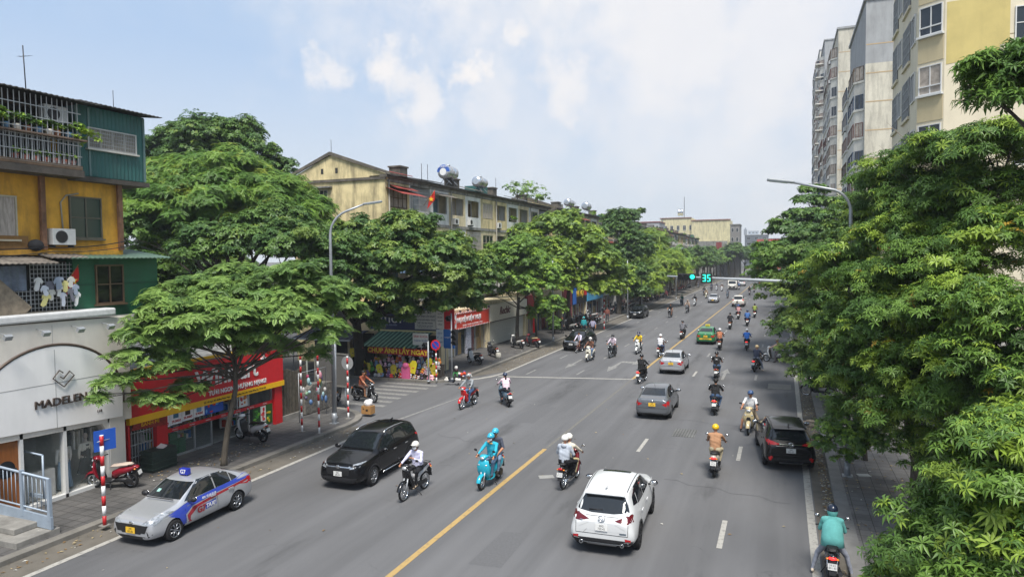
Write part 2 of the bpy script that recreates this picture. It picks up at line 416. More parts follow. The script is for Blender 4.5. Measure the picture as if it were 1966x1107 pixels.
struct(MB().prism(kr + inr[::-1], 'z', -.1, .145).build('kerb', M('kerb_grey', (.19, .185, .175), .85, var=.2, scale=2, bump=.3)))
# concrete gutter strips
sheet('gutter', [(-17.95, -10), (-17.95, 28.5), (-19.1, 27.0), (-19.05, 17), (-19.0, -10)][::-1], .004, GUT)
sheet('gutter', [(-17.95, 44), (-17.9, 900), (-19.9, 900), (-19.75, 70), (-19.6, 48), (-19.6, 41.0)], .004, GUT)
sheet('gutter', [(1.02, -10), (1.64, -10), (1.6, 60), (1.64, 900), (1.02, 900)], .004, GUT)
# markings
def strip(name, x0, x1, y0, y1, mat, z=.008): return sheet(name, [(x0, y0), (x1, y0), (x1, y1), (x0, y1)], z, mat)
strip('edge_line', .76, .98, -10, 22.6, LINEW); strip('edge_line', .76, .98, 22.62, 500, LINEW)
strip('edge_line', -17.95, -17.76, -10, 27.5, LINEW)
sheet('edge_line', [(-19.9, 39.9), (-19.3, 39.9), (-18.6, 40.6), (-18.05, 41.7), (-17.78, 43.3), (-17.78, 500), (-17.97, 500), (-17.98, 43.5), (-18.25, 42.1), (-18.8, 40.95), (-19.35, 40.3), (-19.9, 40.15)], .008, LINEW)
sheet('gutter_line', [(-17.95, 27.5), (-17.76, 27.5), (-17.0, 36), (-17.1, 36)], .008, LINEF)
strip('centre_line', -9.25, -9.07, -10, 26.6, LINEY)
sheet('centre_line', [(-9.12, 43.9), (-8.93, 43.9), (-8.15, 120), (-7.6, 200), (-7.75, 200), (-8.3, 120)], .008, LINEY)
sheet('stop_line', [(-17.78, 41.85), (-8.95, 43.65), (-8.95, 43.9), (-17.78, 42.15)], .009, LINEW)
mk = []
for x, first in ((-1.55, 19.0), (-5.45, 18.0)):
    y = first if x > -3 else 27.6
    k = 0
    while y < 210:
        if x > -3:
            ys = [19.05, 27.6, 36.9, 45.9][k] if k < 4 else 45.9 + (k - 3) * 8.4
        else:
            ys = 27.5 + k * 9.3
        y = ys
        if not (x > -3 and k == 2 and False):
            strip('lane_dash', x - .075, x + .075, ys, ys + 2.1, LINEF if k > 2 else LINEW)
        k += 1
for x in (-12.95, -16.25):
    for k in range(24):
        ys = (43.4 if x < -15 else 44.3) + k * 7.6
        strip('lane_dash', x - .07, x + .07, ys, ys + 2.0, LINEF)
# arrows
def arrow(pts, z=.008, mat=LINEF): sheet('road_arrow', pts, z, mat)
def straight_arrow(x, y, s=1):      # points towards -Y for s=1
    arrow([(x - .09, y), (x + .09, y), (x + .09, y - s * 2.6), (x + .32, y - s * 2.6), (x, y - s * 4.6), (x - .32, y - s * 2.6), (x - .09, y - s * 2.6)][::(1 if s < 0 else -1)])
straight_arrow(-14.5, 51.2); 
arrow([(-11.4, 50.4), (-11.2, 50.4), (-11.15, 48.3), (-11.0, 48.3), (-11.3, 46.2), (-11.7, 48.3), (-11.48, 48.3)])
arrow([(-11.4, 50.4), (-11.3, 51.2), (-10.3, 51.2), (-10.3, 51.8), (-9.5, 50.7), (-10.3, 49.6), (-10.3, 50.4)][::-1])
straight_arrow(-3.55, 45.4, -1)
for k, (x0, x1) in enumerate(((-22.4, -20.0), (-22.6, -20.2), (-22.9, -20.3), (-23.2, -20.4), (-23.4, -20.3), (-23.6, -20.2), (-23.8, -20.1))):
    strip('zebra_stripe', x0, x1, 31.25 + k * 1.02, 31.25 + k * 1.02 + .46, LINEF)
# covers and patches
COVER = pavers('drain_cover', (.17, .17, .165), (.14, .14, .135), .12, .12, .02)
o = MB().box(-4.55, -3.55, 30.45, 31.85, -.02, .012).build('manhole_cover', COVER); tag(o, 'square cast manhole cover set in worn asphalt between the middle lanes', 'manhole cover')
o = MB().box(-.75, .55, 43.3, 45.0, -.02, .012).build('drain_cover', M('cover_concrete', (.20, .19, .17), .9, var=.15)); tag(o, 'pale rectangular concrete cover in the right lane beside the edge line', 'drain cover')
# fallen leaves and litter in the gutters
rr = random.Random(4); mb = MB()
def litter(cx0, cx1, y0, y1, n, z=.012):
    for _ in range(n):
        x, y, a, s = rr.uniform(cx0, cx1), rr.uniform(y0, y1), rr.uniform(0, 6.28), rr.uniform(.03, .075)
        c, d = math.cos(a) * s, math.sin(a) * s; zz = z + rr.uniform(0, .012)
        mb.add([(x - c, y - d, zz), (x + d * .45, y - c * .45, zz + rr.uniform(.0, .03)), (x + c, y + d, zz + .004), (x - d * .45, y + c * .45, zz + rr.uniform(0, .02))], [(0, 1, 2, 3)], rr.choice((0, 0, 1, 1, 2)))
litter(1.28, 1.58, 20, 33, 420); litter(1.0, 1.6, 33, 42, 260); litter(1.2, 1.58, 12, 20, 60)
litter(-19.0, -18.3, 11, 20, 120); litter(-19.5, -18.2, 44, 62, 320); litter(-19.0, -18.2, 20, 28, 60)
litter(-21.5, -20.0, 17.5, 23, 160, .155); litter(2.0, 4.5, 14, 34, 260, .155); litter(-21.8, -19.6, 45, 70, 160, .155); litter(-17, .6, 12, 40, 60)
o = mb.build('fallen_leaves', [M('dead_leaf', (.20, .12, .045), .8, var=.3), M('dead_leaf_pale', (.34, .27, .15), .8, var=.3), M('paper_scrap', (.45, .44, .40), .8, var=.1)]); o['kind'] = 'stuff'
SEAM = M('asphalt_seam', (.075, .075, .077), .9, var=.2); OLDL = M('worn_old_line', (.145, .138, .122), .85, var=.3, scale=9)
sheet('worn_line', [(-9.2, 26.75), (-9.08, 26.75), (-8.98, 43.5), (-9.1, 43.5)], .005, OLDL)
def crack(pts, w_=.018):
    L_ = [(x, y - w_ / 2) for x, y in pts]; sheet('asphalt_crack', L_ + [(x, y + w_ / 2) for x, y in pts[::-1]], .006, SEAM)
for k, (x0, y0, x1) in enumerate(((-3.9, 24.4, .3), (-8.4, 23.6, -6.9), (-14.6, 27.2, -10.8), (-6.8, 34.2, -1.9), (-17.2, 36.2, -12))): crack([(x0 + (x1 - x0) * i / 9, y0 - .12 * i + .16 * math.sin(i * 2.1 + k)) for i in range(10)])
for x0, y0, w_, l_ in ((-12.4, 30.5, 1.3, 3.8), (-7.6, 15.8, .9, 2.4), (-3.2, 57, 1.6, 6)): sheet('asphalt_patch', [(x0, y0), (x0 + w_, y0 + .1), (x0 + w_ - .05, y0 + l_), (x0 + .05, y0 + l_ - .15)], .003, M('asphalt_patch', (.105, .105, .108), .85, var=.12, scale=14))
# ------------------------------------------------------------------ vegetation
def leafmat(name, col, tr=.25, rnd=.0):
    m = M(name, col, .42, var=.22, scale=1.3, spec=.35, trans=tr, rnd=rnd); return m
def fastmesh(name, V, Q, mi, mats, smooth=False):
    me = bpy.data.meshes.new(name); me.vertices.add(len(V)); me.vertices.foreach_set('co', np.asarray(V, dtype=np.float32).ravel())
    n = len(Q); me.loops.add(n * 4); me.loops.foreach_set('vertex_index', np.asarray(Q, dtype=np.int32).ravel())
    me.polygons.add(n); me.polygons.foreach_set('loop_start', np.arange(0, n * 4, 4, dtype=np.int32)); me.polygons.foreach_set('loop_total', np.full(n, 4, dtype=np.int32))
    for m in mats: me.materials.append(m)
    me.polygons.foreach_set('material_index', np.asarray(mi, dtype=np.int32)); me.update(calc_edges=True); me.validate(); return me
def leaf(L, W, droop, fold, az, el, base=(0, 0, 0)):     # 5 verts, 2 quads; folded along the midrib, drooping tip
    d = np.array([math.cos(az), math.sin(az), 0.]); s = np.array([-math.sin(az), math.cos(az), 0.]); up = np.array([0, 0, 1.])
    b = np.array(base, float)
    f = d * math.cos(el) + up * math.sin(el)
    mid = b + f * L * .55; tip = b + f * L - up * droop * L; mm = mid - up * fold * W
    return [b, mid + s * W / 2 + up * 0, tip, mid - s * W / 2, mm], [(0, 4, 2, 1), (0, 3, 2, 4)]
def rosette(n, L, W, rng, el=.25, droop=.35):
    V, Q = [], []
    for i in range(n):
        v, q = leaf(L * rng.uniform(.75, 1.1), W, droop * rng.uniform(.6, 1.4), .25, 2 * math.pi * i / n + rng.uniform(-.3, .3), el + rng.uniform(-.25, .3))
        Q += [tuple(k + len(V) for k in a) for a in q]; V += v
    return np.array(V), np.array(Q)
def frond(n, L, l, w, rng, droop=.25):                 # pinnate leaf: leaflet pairs along an arching rachis
    V, Q = [], []
    for i in range(n):
        t = (i + .6) / n; x = L * t; z = L * (.10 * t - droop * t * t)
        for sd in (1, -1):
            v, q = leaf(l * (1 - .35 * abs(t - .5)), w, .22, .2, sd * R(58 - 12 * t), -.05, (x, 0, z))
            Q += [tuple(k + len(V) for k in a) for a in q]; V += v
    v, q = leaf(l, w, .25, .2, 0, -.15, (L, 0, L * (.1 - droop))); Q += [tuple(k + len(V) for k in a) for a in q]; V += v
    return np.array(V), np.array(Q)
def fronds(k, n, L, l, w, rng, droop=.25):             # a whorl of pinnate leaves
    V, Q = [], []
    for i in range(k):
        v, q = frond(n, L * rng.uniform(.8, 1.15), l, w, rng, droop); a = 2 * math.pi * i / k + rng.uniform(-.3, .3); c, s = math.cos(a), math.sin(a)
        v = v @ np.array([[c, s, 0], [-s, c, 0], [0, 0, 1]]); Q += [tuple(p + len(V) for p in z) for z in q]; V += list(v)
    return np.array(V), np.array(Q)
def crown_mesh(name, blobs, kind, dens, size, mats, seed, sub=.42, flat=.5, probs=(.5, .4, .1), tilt=.8, ns=None):
    rng = np.random.default_rng(seed); pr = random.Random(seed)
    if kind == 'ros': T = [rosette(pr.choice((7, 8, 9)), 1, .21, pr, .35, .45) for _ in range(4)]
    elif kind == 'round': T = [rosette(pr.choice((5, 6, 7)), 1, .46, pr, .1, .3) for _ in range(4)]
    elif kind == 'pin': T = [fronds(3, 5, 1.3, .52, .24, pr) for _ in range(4)]
    elif kind == 'fine': T = [fronds(3, 7, 1.3, .34, .15, pr, .3) for _ in range(3)]
    else: T = [rosette(5, 1, .55, pr, .1, .3) for _ in range(3)]
    pos, nrm, cm, sz = [], [], [], []
    for (c, r) in blobs:
        c = np.array(c, float); r = np.array(r if hasattr(r, '__len__') else (r, r, r * .7), float); rm = r.mean()
        nsub = int((ns or max(10, int(17 * (rm / .9) ** 1.2))) * 1.9); flat_ = min(.8, flat * 1.55)
        for k in range(nsub):
            d = rng.normal(size=3); d /= np.linalg.norm(d)
            if d[2] < -.45: d[2] *= -1
            sc_ = c + d * r * rng.uniform(.45, 1.0); rs = rm * sub * .74 * rng.uniform(.6, 1.35)
            n = int(dens * rs * rs * rng.uniform(.7, 1.3)) + 3
            e = rng.normal(size=(n, 3)); e /= np.linalg.norm(e, axis=1)[:, None]; e[:, 2] = np.where(e[:, 2] < -.25, -e[:, 2], e[:, 2])
            p = sc_ + e * np.array([rs, rs, rs * flat_]) * rng.uniform(.35, 1.15, size=(n, 1))
            nn = e * .7 + d * .3 + np.array([0, 0, tilt]) + rng.normal(size=(n, 3)) * .3
            pos.append(p); nrm.append(nn); cm.append(np.full(n, rng.choice(len(mats), p=np.array(probs[:len(mats)]) / sum(probs[:len(mats)])) if rng.random() < .6 else -1)); sz.append(np.full(n, rng.uniform(.78, 1.2)))
    pos = np.concatenate(pos); nrm = np.concatenate(nrm); nrm /= np.linalg.norm(nrm, axis=1)[:, None]
    N = len(pos); which = rng.integers(0, len(T), N); mi0 = rng.choice(len(mats), N, p=np.array(probs[:len(mats)]) / sum(probs[:len(mats)]))
    cm = np.concatenate(cm); sz = np.concatenate(sz); mi0 = np.where((cm >= 0) & (cm < 3), cm, mi0)
    Vs, Qs, Ms, off = [], [], [], 0
    for ti, (tv, tq) in enumerate(T):
        ix = np.where(which == ti)[0]; n = len(ix)
        if n == 0: continue
        z = nrm[ix]; a = rng.normal(size=(n, 3)); x = a - z * (a * z).sum(1)[:, None]; x /= np.linalg.norm(x, axis=1)[:, None]; y = np.cross(z, x)
        s = size * rng.uniform(.65, 1.25, size=(n, 1, 1)) * sz[ix][:, None, None]
        v = (tv[None, :, 0:1] * x[:, None] + tv[None, :, 1:2] * y[:, None] + tv[None, :, 2:3] * z[:, None]) * s + pos[ix][:, None]
        Vs.append(v.reshape(-1, 3)); q = tq[None] + (np.arange(n) * len(tv))[:, None, None] + off; Qs.append(q.reshape(-1, 4)); Ms.append(np.repeat(mi0[ix], len(tq))); off += n * len(tv)
    return fastmesh(name, np.concatenate(Vs), np.concatenate(Qs), np.concatenate(Ms), mats)
def trunk_mb(base, fork, r, blobs, seed, bend=.25, twigs=3, inner=None):
    rr = random.Random(seed); b = Vector(base); f = Vector(fork); mb = MB()
    m1 = b.lerp(f, .35) + Vector((rr.uniform(-bend, bend), rr.uniform(-bend, bend), 0)); m2 = b.lerp(f, .7) + Vector((rr.uniform(-bend, bend), rr.uniform(-bend, bend), 0))
    mb.tube([b - Vector((0, 0, .1)), b + Vector((0, 0, .25)), m1, m2, f], [r * 1.45, r * 1.1, r, r * .85, r * .72], 10)
    for (c, rad) in blobs:
        c = Vector(c); rm = rad if isinstance(rad, (int, float)) else sum(rad) / 3
        st = m2.lerp(f, rr.uniform(.2, 1)); mid = st.lerp(c, .5) + Vector((rr.uniform(-.4, .4), rr.uniform(-.4, .4), rr.uniform(-.1, .5))) * min(1, rm * .5)
        r0 = r * rr.uniform(.32, .5); mb.tube([st, mid, c], [r0, r0 * .6, r0 * .28], 6)
        for k in range(twigs):
            e = c + Vector((rr.uniform(-1, 1), rr.uniform(-1, 1), rr.uniform(-.3, .8))) * rm * .8
            s2 = mid.lerp(c, rr.uniform(.3, 1)); mb.tube([s2, s2.lerp(e, .5) + Vector((0, 0, .1 * rm)), e], [r0 * .3, r0 * .2, .006], 5)
    return mb
def tree(label, base, fork, r, blobs, kind, dens, size, mats, seed, cat='tree', group=None, name='tree', **k):
    bx = Vector(base); t = thing(name, label, cat, bx, 0, group)
    loc = [((Vector(c) - bx), q) for c, q in blobs]
    trunk_mb((0, 0, 0), Vector(fork) - bx, r, loc, seed, twigs=k.pop('twigs', 3)).build('trunk', k.pop('bark', BARK), t)
    me = crown_mesh('crown', [(tuple(c), q) for c, q in loc], kind, dens, size, mats, seed, **k)
    o = bpy.data.objects.new('crown', me); COL.objects.link(o); o.parent = t
    return t
LG = [leafmat('leaf_fresh', (0.264, 0.413, 0.056)), leafmat('leaf_mid', (0.142, 0.259, 0.046)), leafmat('leaf_deep', (0.073, 0.149, 0.032))]
LP = [leafmat('leaf_pale_a', (.23, .36, .085)), leafmat('leaf_pale_b', (.13, .23, .055)), leafmat('leaf_pale_c', (.09, .17, .045))]
LD = [leafmat('leaf_dark_a', (0.110, 0.197, 0.042)), leafmat('leaf_dark_b', (0.068, 0.136, 0.036)), leafmat('leaf_dark_c', (0.171, 0.248, 0.046))]
LR = [leafmat('leaf_gloss_a', (0.135, 0.238, 0.040)), leafmat('leaf_gloss_b', (0.082, 0.161, 0.032)), leafmat('leaf_gloss_c', (0.238, 0.341, 0.044)), leafmat('leaf_yellow', (.42, .27, .04))]
LF = [leafmat('leaf_feather_a', (0.183, 0.309, 0.049)), leafmat('leaf_feather_b', (0.110, 0.218, 0.041)), leafmat('leaf_feather_c', (0.287, 0.351, 0.049))]
LB = [leafmat('leaf_bright_a', (0.276, 0.392, 0.049)), leafmat('leaf_bright_b', (0.168, 0.266, 0.049)), leafmat('leaf_bright_c', (0.099, 0.173, 0.041))]
def B(x, y, Y, r, rv=None):            # a leaf mass of real radius r whose middle stands at distance Y up the street
    p = at(x, y, Y); return (tuple(p), (r * 1.18, r * 1.18, (rv or r * .72) * 1.25))
def BX(x, y, X, r, rv): p = atX(x, y, X); return (tuple(p), (r * 1.1, r * 1.1, rv * 1.2))
# near left tree with layered pinnate foliage
tree('nearest left tree, flat layers of pale pinnate leaves, before the red store sign', (-19.9, 19.9, .14), (-19.6, 20.3, 4.3), .105,
     [B(440, 560, 20.5, 1.1, .6), B(520, 545, 21.5, 1.15, .6), B(350, 570, 19.5, 1.1, .55), B(600, 560, 22, 1.1, .6), B(655, 590, 23, .85, .42), B(570, 525, 21.5, .8, .4), BX(300, 640, -20.9, .9, .5), BX(245, 690, -21.1, .65, .35), B(400, 620, 19, 1.2, .6), B(480, 610, 20, 1.2, .6), B(560, 615, 21, 1.1, .6),
      B(630, 640, 22, .8, .45), BX(330, 700, -20.7, .8, .4), BX(285, 765, -21, .5, .28), B(610, 680, 22.5, .5, .3), B(540, 668, 21.8, .7, .35), B(370, 660, 19.5, .9, .45), B(470, 665, 21, .8, .3), B(375, 545, 20.5, .7, .35), B(450, 530, 20.8, .8, .4), BX(215, 735, -21.2, .5, .25), BX(190, 765, -21.3, .3, .18), B(690, 600, 23.5, .35, .2), BX(310, 590, -20.6, .8, .4), BX(255, 650, -21, .6, .3), BX(360, 745, -20.5, .6, .3), BX(330, 770, -20.7, .4, .25), B(420, 585, 19.8, 1, .5), B(540, 580, 21, 1, .5), B(360, 620, 18.8, .9, .4), BX(265, 725, -21, .5, .28), BX(320, 665, -20.8, .7, .35), BX(275, 615, -20.9, .5, .25), B(500, 640, 20.5, .9, .35), B(660, 560, 22.8, .7, .3), B(410, 650, 19.5, .9, .4), B(590, 590, 22, .9, .45)],
     'pin', 230, .165, LP, 11, sub=.42, flat=.36, tilt=1.2, twigs=4, probs=(.5, .35, .15))
# the big trees of the side street
tree('tall feathery acacia like tree behind the red store with a wide rounded yellowish green crown', (-31.5, 32.5, .14), (-31.8, 33, 7.0), .35,
     [B(430, 345, 34, 2.4, 1.5), B(350, 365, 34, 2.4, 1.5), B(490, 375, 35, 2.0, 1.4), B(300, 400, 33, 2.3, 1.9), B(400, 400, 33, 2.7, 2), B(520, 420, 35, 2.4, 1.9), B(590, 425, 37, 1.9, 1.2), B(340, 480, 33, 2.2, 1.6), B(285, 345, 35, 1.6, 1.0), B(550, 375, 36, 1.6, 1.0)],
     'fine', 95, .27, LF, 12, flat=.4, sub=.4)
tree('broad leaved dark tree in the middle of the side street with palmate leaf sprays', (-29.5, 30.6, .14), (-29, 31.2, 4.6), .28,
     [B(400, 480, 30, 1.8, 1.3), B(480, 470, 30.5, 1.8, 1.3), B(560, 480, 31, 1.8, 1.3), B(300, 560, 30, 1.6, 1.1), B(640, 490, 33, 1.6, 1.0), B(620, 540, 32, 1.7, 1.1), B(450, 560, 30, 1.7, 1.1), B(540, 430, 33, 1.5, 1), B(280, 450, 31, 1.5, 1.2), B(330, 600, 28.6, 1.3, .8), B(430, 620, 29, 1.3, .8), B(520, 630, 30, 1.3, .8), B(600, 610, 32, 1.4, .8), B(280, 530, 29, 1.4, 1), B(270, 380, 33, 1.3, 1)],
     'round', 120, .235, LD, 13, sub=.42, flat=.45)
tree('dark glossy tree standing highest behind the green metal annex', (-44, 44, .14), (-44, 44, 12), .4,
     [B(355, 275, 45, 1.9, 1.3), B(455, 268, 45, 2.0, 1.3), B(305, 292, 44, 1.7, 1.2), B(490, 300, 45, 1.5, 1.1), B(400, 300, 45, 3, 2.4), B(300, 400, 44, 3.4, 3), B(525, 330, 46, 1.6, 1.0), B(330, 540, 43, 3.2, 2.6), B(420, 560, 43, 3, 2.5)],
     'round', 62, .30, LD, 14, sub=.4)
tree('big broad leaved tree with thick black trunk beside the corner toy stall', (-26.6, 38.9, .14), (-26.9, 38.9, 4.4), .36,
     [B(700, 455, 38, 1.6, 1.0), B(790, 445, 39, 1.8, 1.0), B(850, 480, 41, 1.7, 1.0), B(760, 500, 38, 2, 1.4), B(840, 510, 39.5, 1.8, 1.2), B(915, 522, 43, 1.6, 1.0), B(680, 520, 36.5, 1.7, 1.2), B(650, 468, 37, 1.5, 1.0), B(730, 560, 36.5, 1.5, .9), B(820, 565, 38.5, 1.5, .8), B(900, 555, 42, 1.3, .8), B(770, 592, 38, 1.2, .5), B(850, 588, 39.5, 1.2, .5), B(722, 625, 37, .45, .4), B(905, 585, 44, 1.1, .5), B(780, 612, 38, .5, .4), B(700, 600, 36.5, .8, .5), B(640, 580, 35.5, 1.0, .7), B(870, 515, 41, 1.4, .9)],
     'round', 120, .265, [LD[2], LD[0], LD[1]], 15, sub=.44, flat=.42, probs=(.34, .4, .26), bark=M('bark_black', (.03, .027, .023), .95, var=.3, bump=.6))
tree('rounded dense tree on the left pavement before the shop with the script sign', (-22.3, 57.3, .14), (-22.2, 57.5, 4.4), .17,
     [B(985, 500, 56, 2.0, 1.5), B(1040, 540, 58, 1.9, 1.4), B(950, 530, 55, 1.7, 1.0), B(1000, 555, 56, 1.8, 1.0), B(1055, 590, 57, 1.4, .9), B(930, 560, 54, .9, .5), B(1035, 605, 57, 1.0, .6)],
     'round', 75, .225, [LG[1], LD[0], LG[0]], 16, sub=.4, probs=(.4, .35, .25))
tree('slender curved tree leaning before the parked pale scooters on the left pavement', (-22.0, 61.6, .14), (-22.3, 61.3, 5.2), .11,
     [B(1010, 480, 62, 1.6, 1.2), B(960, 490, 60, 1.5, 1), B(1030, 510, 61, 1.5, 1)], 'round', 75, .225, [LG[1], LD[0], LG[0]], 17, sub=.4)
tree('bright lime green tree with a broad domed crown, tallest over the left pavement', (-21.5, 71, .14), (-21.5, 71, 5.2), .26,
     [B(1070, 440, 70, 2.6, 1.5), B(1010, 465, 69, 2.2, 1.4), B(1120, 470, 71, 2.5, 1.6), B(1060, 500, 68, 2.8, 1.8), B(1150, 510, 71, 2.2, 1.5), B(1090, 545, 69, 2.3, 1.3), B(1160, 555, 72, 2.0, 1.2), B(1185, 530, 74, 1.8, 1.3)],
     'round', 62, .28, LB, 18, sub=.38, flat=.45, probs=(.48, .34, .18))
tree('dark narrow small leaved tree on the left pavement beside the parked black crossover', (-20.8, 92, .14), (-20.9, 92, 5.6), .32,
     [B(1190, 440, 94, 2.3, 2.2), B(1215, 480, 93, 2.3, 2.2), B(1180, 500, 92, 2, 1.8), B(1215, 530, 92, 2.2, 1.6), B(1210, 418, 95, 1.2, .9), B(1228, 565, 92, 1.6, 1.1)],
     'far', 34, .34, [LD[0], LD[1], LG[2]], 19, sub=.36)
tree('light green feathery tree over the left pavement behind the dark narrow one', (-20.6, 106, .14), (-20.6, 106, 5.5), .22,
     [B(1245, 470, 108, 2.6, 2.0), B(1270, 505, 106, 3.2, 1.4), B(1255, 530, 104, 2.6, 1.5), B(1295, 520, 110, 2.4, 1.2), B(1240, 555, 102, 2.0, 1.2)],
     'fine', 16, .52, LB, 20, sub=.4, flat=.36)
tree('small shrub like tree growing low beside the left pavement bikes', (-21.9, 67.0, .14), (-21.9, 67, .7), .05, [((-21.9, 67.0, 1.1), (.85, .85, .8)), ((-21.5, 66.3, .8), (.6, .6, .6))], 'far', 110, .17, [LG[1], LG[2]], 21, cat='shrub', name='shrub')
# near right trees
RB = dict(sub=.45, flat=.42, probs=(.42, .36, .205, .015))
tree('nearest right street tree with glossy whorled leaves and a straight trunk through the tiled pavement', (3.9, 24, .14), (3.9, 24, 4.2), .17,
     [B(1700, 560, 23, 1.3, .8), B(1800, 520, 22, 1.3, .8), B(1900, 500, 21, 1.3, .8), B(1640, 640, 24, 1.1, .75), B(1740, 640, 21.5, 1.4, .9), B(1850, 620, 20, 1.3, .9), B(1940, 640, 19, 1.2, .9), B(1680, 730, 23, 1.2, .85), B(1790, 720, 20.5, 1.3, .9), B(1900, 720, 19, 1.2, .9),
      B(1620, 710, 24.5, .8, .6), B(1740, 790, 21, 1.0, .7), B(1700, 810, 22.5, .8, .6), B(1790, 850, 21.5, .6, .5), B(1850, 800, 19.5, 1.1, .8), B(1945, 790, 18.5, 1, .8), B(1600, 600, 25, .8, .55), B(1605, 660, 24, .9, .6), B(1600, 725, 24.5, .8, .55), B(1630, 780, 24.3, .7, .5), B(1575, 600, 25.5, .9, .6), B(1570, 530, 26, 1, .6), B(1600, 500, 25, .9, .5), B(1780, 440, 24, 1.3, .6), B(1700, 470, 25, 1.2, .6), B(1900, 850, 19.5, .7, .5), B(1830, 870, 20.5, .7, .45), B(1780, 900, 22, .5, .45), B(1650, 540, 25, 1.0, .6)],
     'ros', 150, .205, LR, 30, **RB)
tree('low leafy tree filling the bottom right corner with long whorled leaves', (4.6, 13.2, .14), (4.3, 12.8, 2.4), .14,
     [B(1900, 970, 11.5, .85, .5), B(1820, 1010, 12, .6, .4), B(1760, 1060, 12.3, .5, .35), B(1960, 920, 11.3, .9, .6), B(1860, 1060, 11.5, 1.0, .6), B(1950, 1050, 11, 1, .7), B(1790, 1100, 12, .6, .4), B(1700, 1105, 12.3, .3, .2), B(1990, 860, 12, .8, .5)],
     'ros', 230, .17, [LR[0], LR[1], LR[2]], 31, **RB)
tree('tall right tree with dark spreading upper boughs before the cream apartment block', (6.0, 27, .14), (5.6, 27, 7.5), .22,
     [B(1760, 330, 26, 1.5, .6), B(1850, 300, 24, 1.5, .6), B(1940, 290, 22, 1.4, .6), B(1700, 360, 28, 1.3, .5), B(1800, 390, 25, 1.6, .7), B(1900, 380, 23, 1.5, .8), B(1720, 420, 28, 1.4, .6), B(1950, 450, 21, 1.2, .7), B(1660, 400, 30, 1.1, .5), B(1850, 450, 23, 1.3, .6)],
     'ros', 135, .215, [LR[1], LR[0], LR[2]], 32, sub=.42, flat=.34, probs=(.5, .35, .15))
tree('overhanging dark whorled branch at the top right edge of the view', (5.6, 14.5, .14), (5.2, 14.5, 9), .16,
     [B(1930, 150, 14.3, .62, .4), B(1890, 165, 14.5, .4, .25), B(1975, 190, 14, .6, .4), B(1960, 120, 14.5, .45, .25), B(2020, 150, 14, .7, .5)],
     'ros', 190, .22, [LR[1], LR[0]], 33, sub=.5, flat=.5)
tree('middle right tree with small dark leaves reaching low over the kerb lane', (3.3, 41, .14), (3.1, 41, 3.8), .18,
     [B(1560, 560, 42, 1.8, 1.2), B(1620, 520, 40, 1.9, 1.3), B(1530, 620, 42, 1.4, 1.1), B(1590, 640, 38, 1.8, 1.2), B(1560, 710, 37, 1.1, .9), B(1640, 590, 36, 1.7, 1.2), B(1500, 560, 46, 1.3, .9), B(1620, 700, 34, 1.2, .9), B(1520, 680, 40, .8, .6), B(1650, 460, 40, 1.6, 1)],
     'round', 90, .19, [LD[2], LR[1], LD[0]], 34, sub=.4, flat=.42)
tree('small leaved low tree hanging over the parked black crossover at the kerb', (3.0, 28.8, .14), (2.9, 28.6, 1.9), .07,
     [B(1600, 830, 25.9, .6, .4), B(1625, 850, 25.6, .6, .38), B(1660, 850, 25.4, .7, .42), B(1705, 850, 25.4, .65, .4), B(1735, 868, 25.5, .35, .25), B(1575, 852, 26, .35, .22), B(1680, 815, 26, .6, .5), B(1630, 805, 26, .6, .4), B(1625, 878, 25.6, .35, .2), B(1610, 780, 26.2, .55, .4)],
     'round', 300, .105, [LP[1], LG[0], LG[1]], 35, sub=.5, flat=.5)
tree('tiered pagoda shaped tree top rising beside the grey tower block', (4.0, 64, .14), (3.6, 64, 9.5), .17,
     [B(1562, 365, 64, 1.1, .35), B(1550, 385, 63, 1.3, .35), B(1585, 388, 64, 1.1, .3), B(1540, 415, 62, 1.6, .5), B(1600, 420, 61, 1.8, .6), B(1510, 440, 61, 1.7, .6), B(1570, 455, 60, 2.2, .9), B(1500, 480, 60, 1.9, .7), B(1620, 470, 57, 2.0, .9)],
     'round', 30, .36, [LD[0], LD[1], LR[0]], 36, sub=.42, flat=.3)
tree('spreading right tree whose pale green crown sits just above the signal arm', (3.4, 54, .14), (3.0, 54, 4.5), .2,
     [B(1500, 505, 55, 1.8, .8), B(1460, 525, 57, 1.2, .55), B(1550, 500, 53, 1.9, .9), B(1600, 540, 50, 1.8, 1), B(1510, 540, 53, 1.4, .7)], 'round', 62, .23, [LG[1], LB[1], LD[0]], 37, sub=.42, flat=.36)
# receding rows
def far_proto(seed, mats, sq=.7):
    t = tree('x', (0, 0, 0), (0, 0, 3.4), .2, [((0, 0, 6.4), (2.2, 2.2, 1.6)), ((1.7, .8, 5.4), (2, 2, 1.3)), ((-1.7, .9, 5.6), (2, 2, 1.3)), ((.6, -1.8, 5.2), (2, 2, 1.2)), ((-.8, 1.8, 5), (1.9, 1.9, 1.2)), ((0, 0, 4.6), (2.3, 2.3, 1.1))], 'far', 17, .52, mats, seed, ns=15, sub=.4, flat=.4)
    return freeze(t)
fp = [far_proto(50, LD), far_proto(51, [LG[1], LD[0], LG[0]]), far_proto(52, [LB[1], LG[1], LD[0]])]
rr = random.Random(9)
first = [True] * 3
def far_tree(x, y, s, k, label, group):
    z = rr.uniform(0, 6.28)
    if first[k]:
        t = fp[k]; first[k] = False; t.location = (x, y, .14); t.rotation_euler.z = z; t.scale = (s, s, s * rr.uniform(.9, 1.1)); t['label'] = label; t['group'] = group; return t
    return dup(fp[k], (x, y, .14), z, label, group, scale=(s, s, s * rr.uniform(.9, 1.1)))
for i in range(22):
    y = 118 + i * 9.5 + rr.uniform(-1.5, 1.5)
    far_tree(-21.3 + rr.uniform(-.7, .4), y, rr.uniform(1.0, 1.3), rr.choice((0, 0, 1, 2, 1)), 'street tree in the distant row along the left pavement beyond the feathery tree', 'far left street trees')
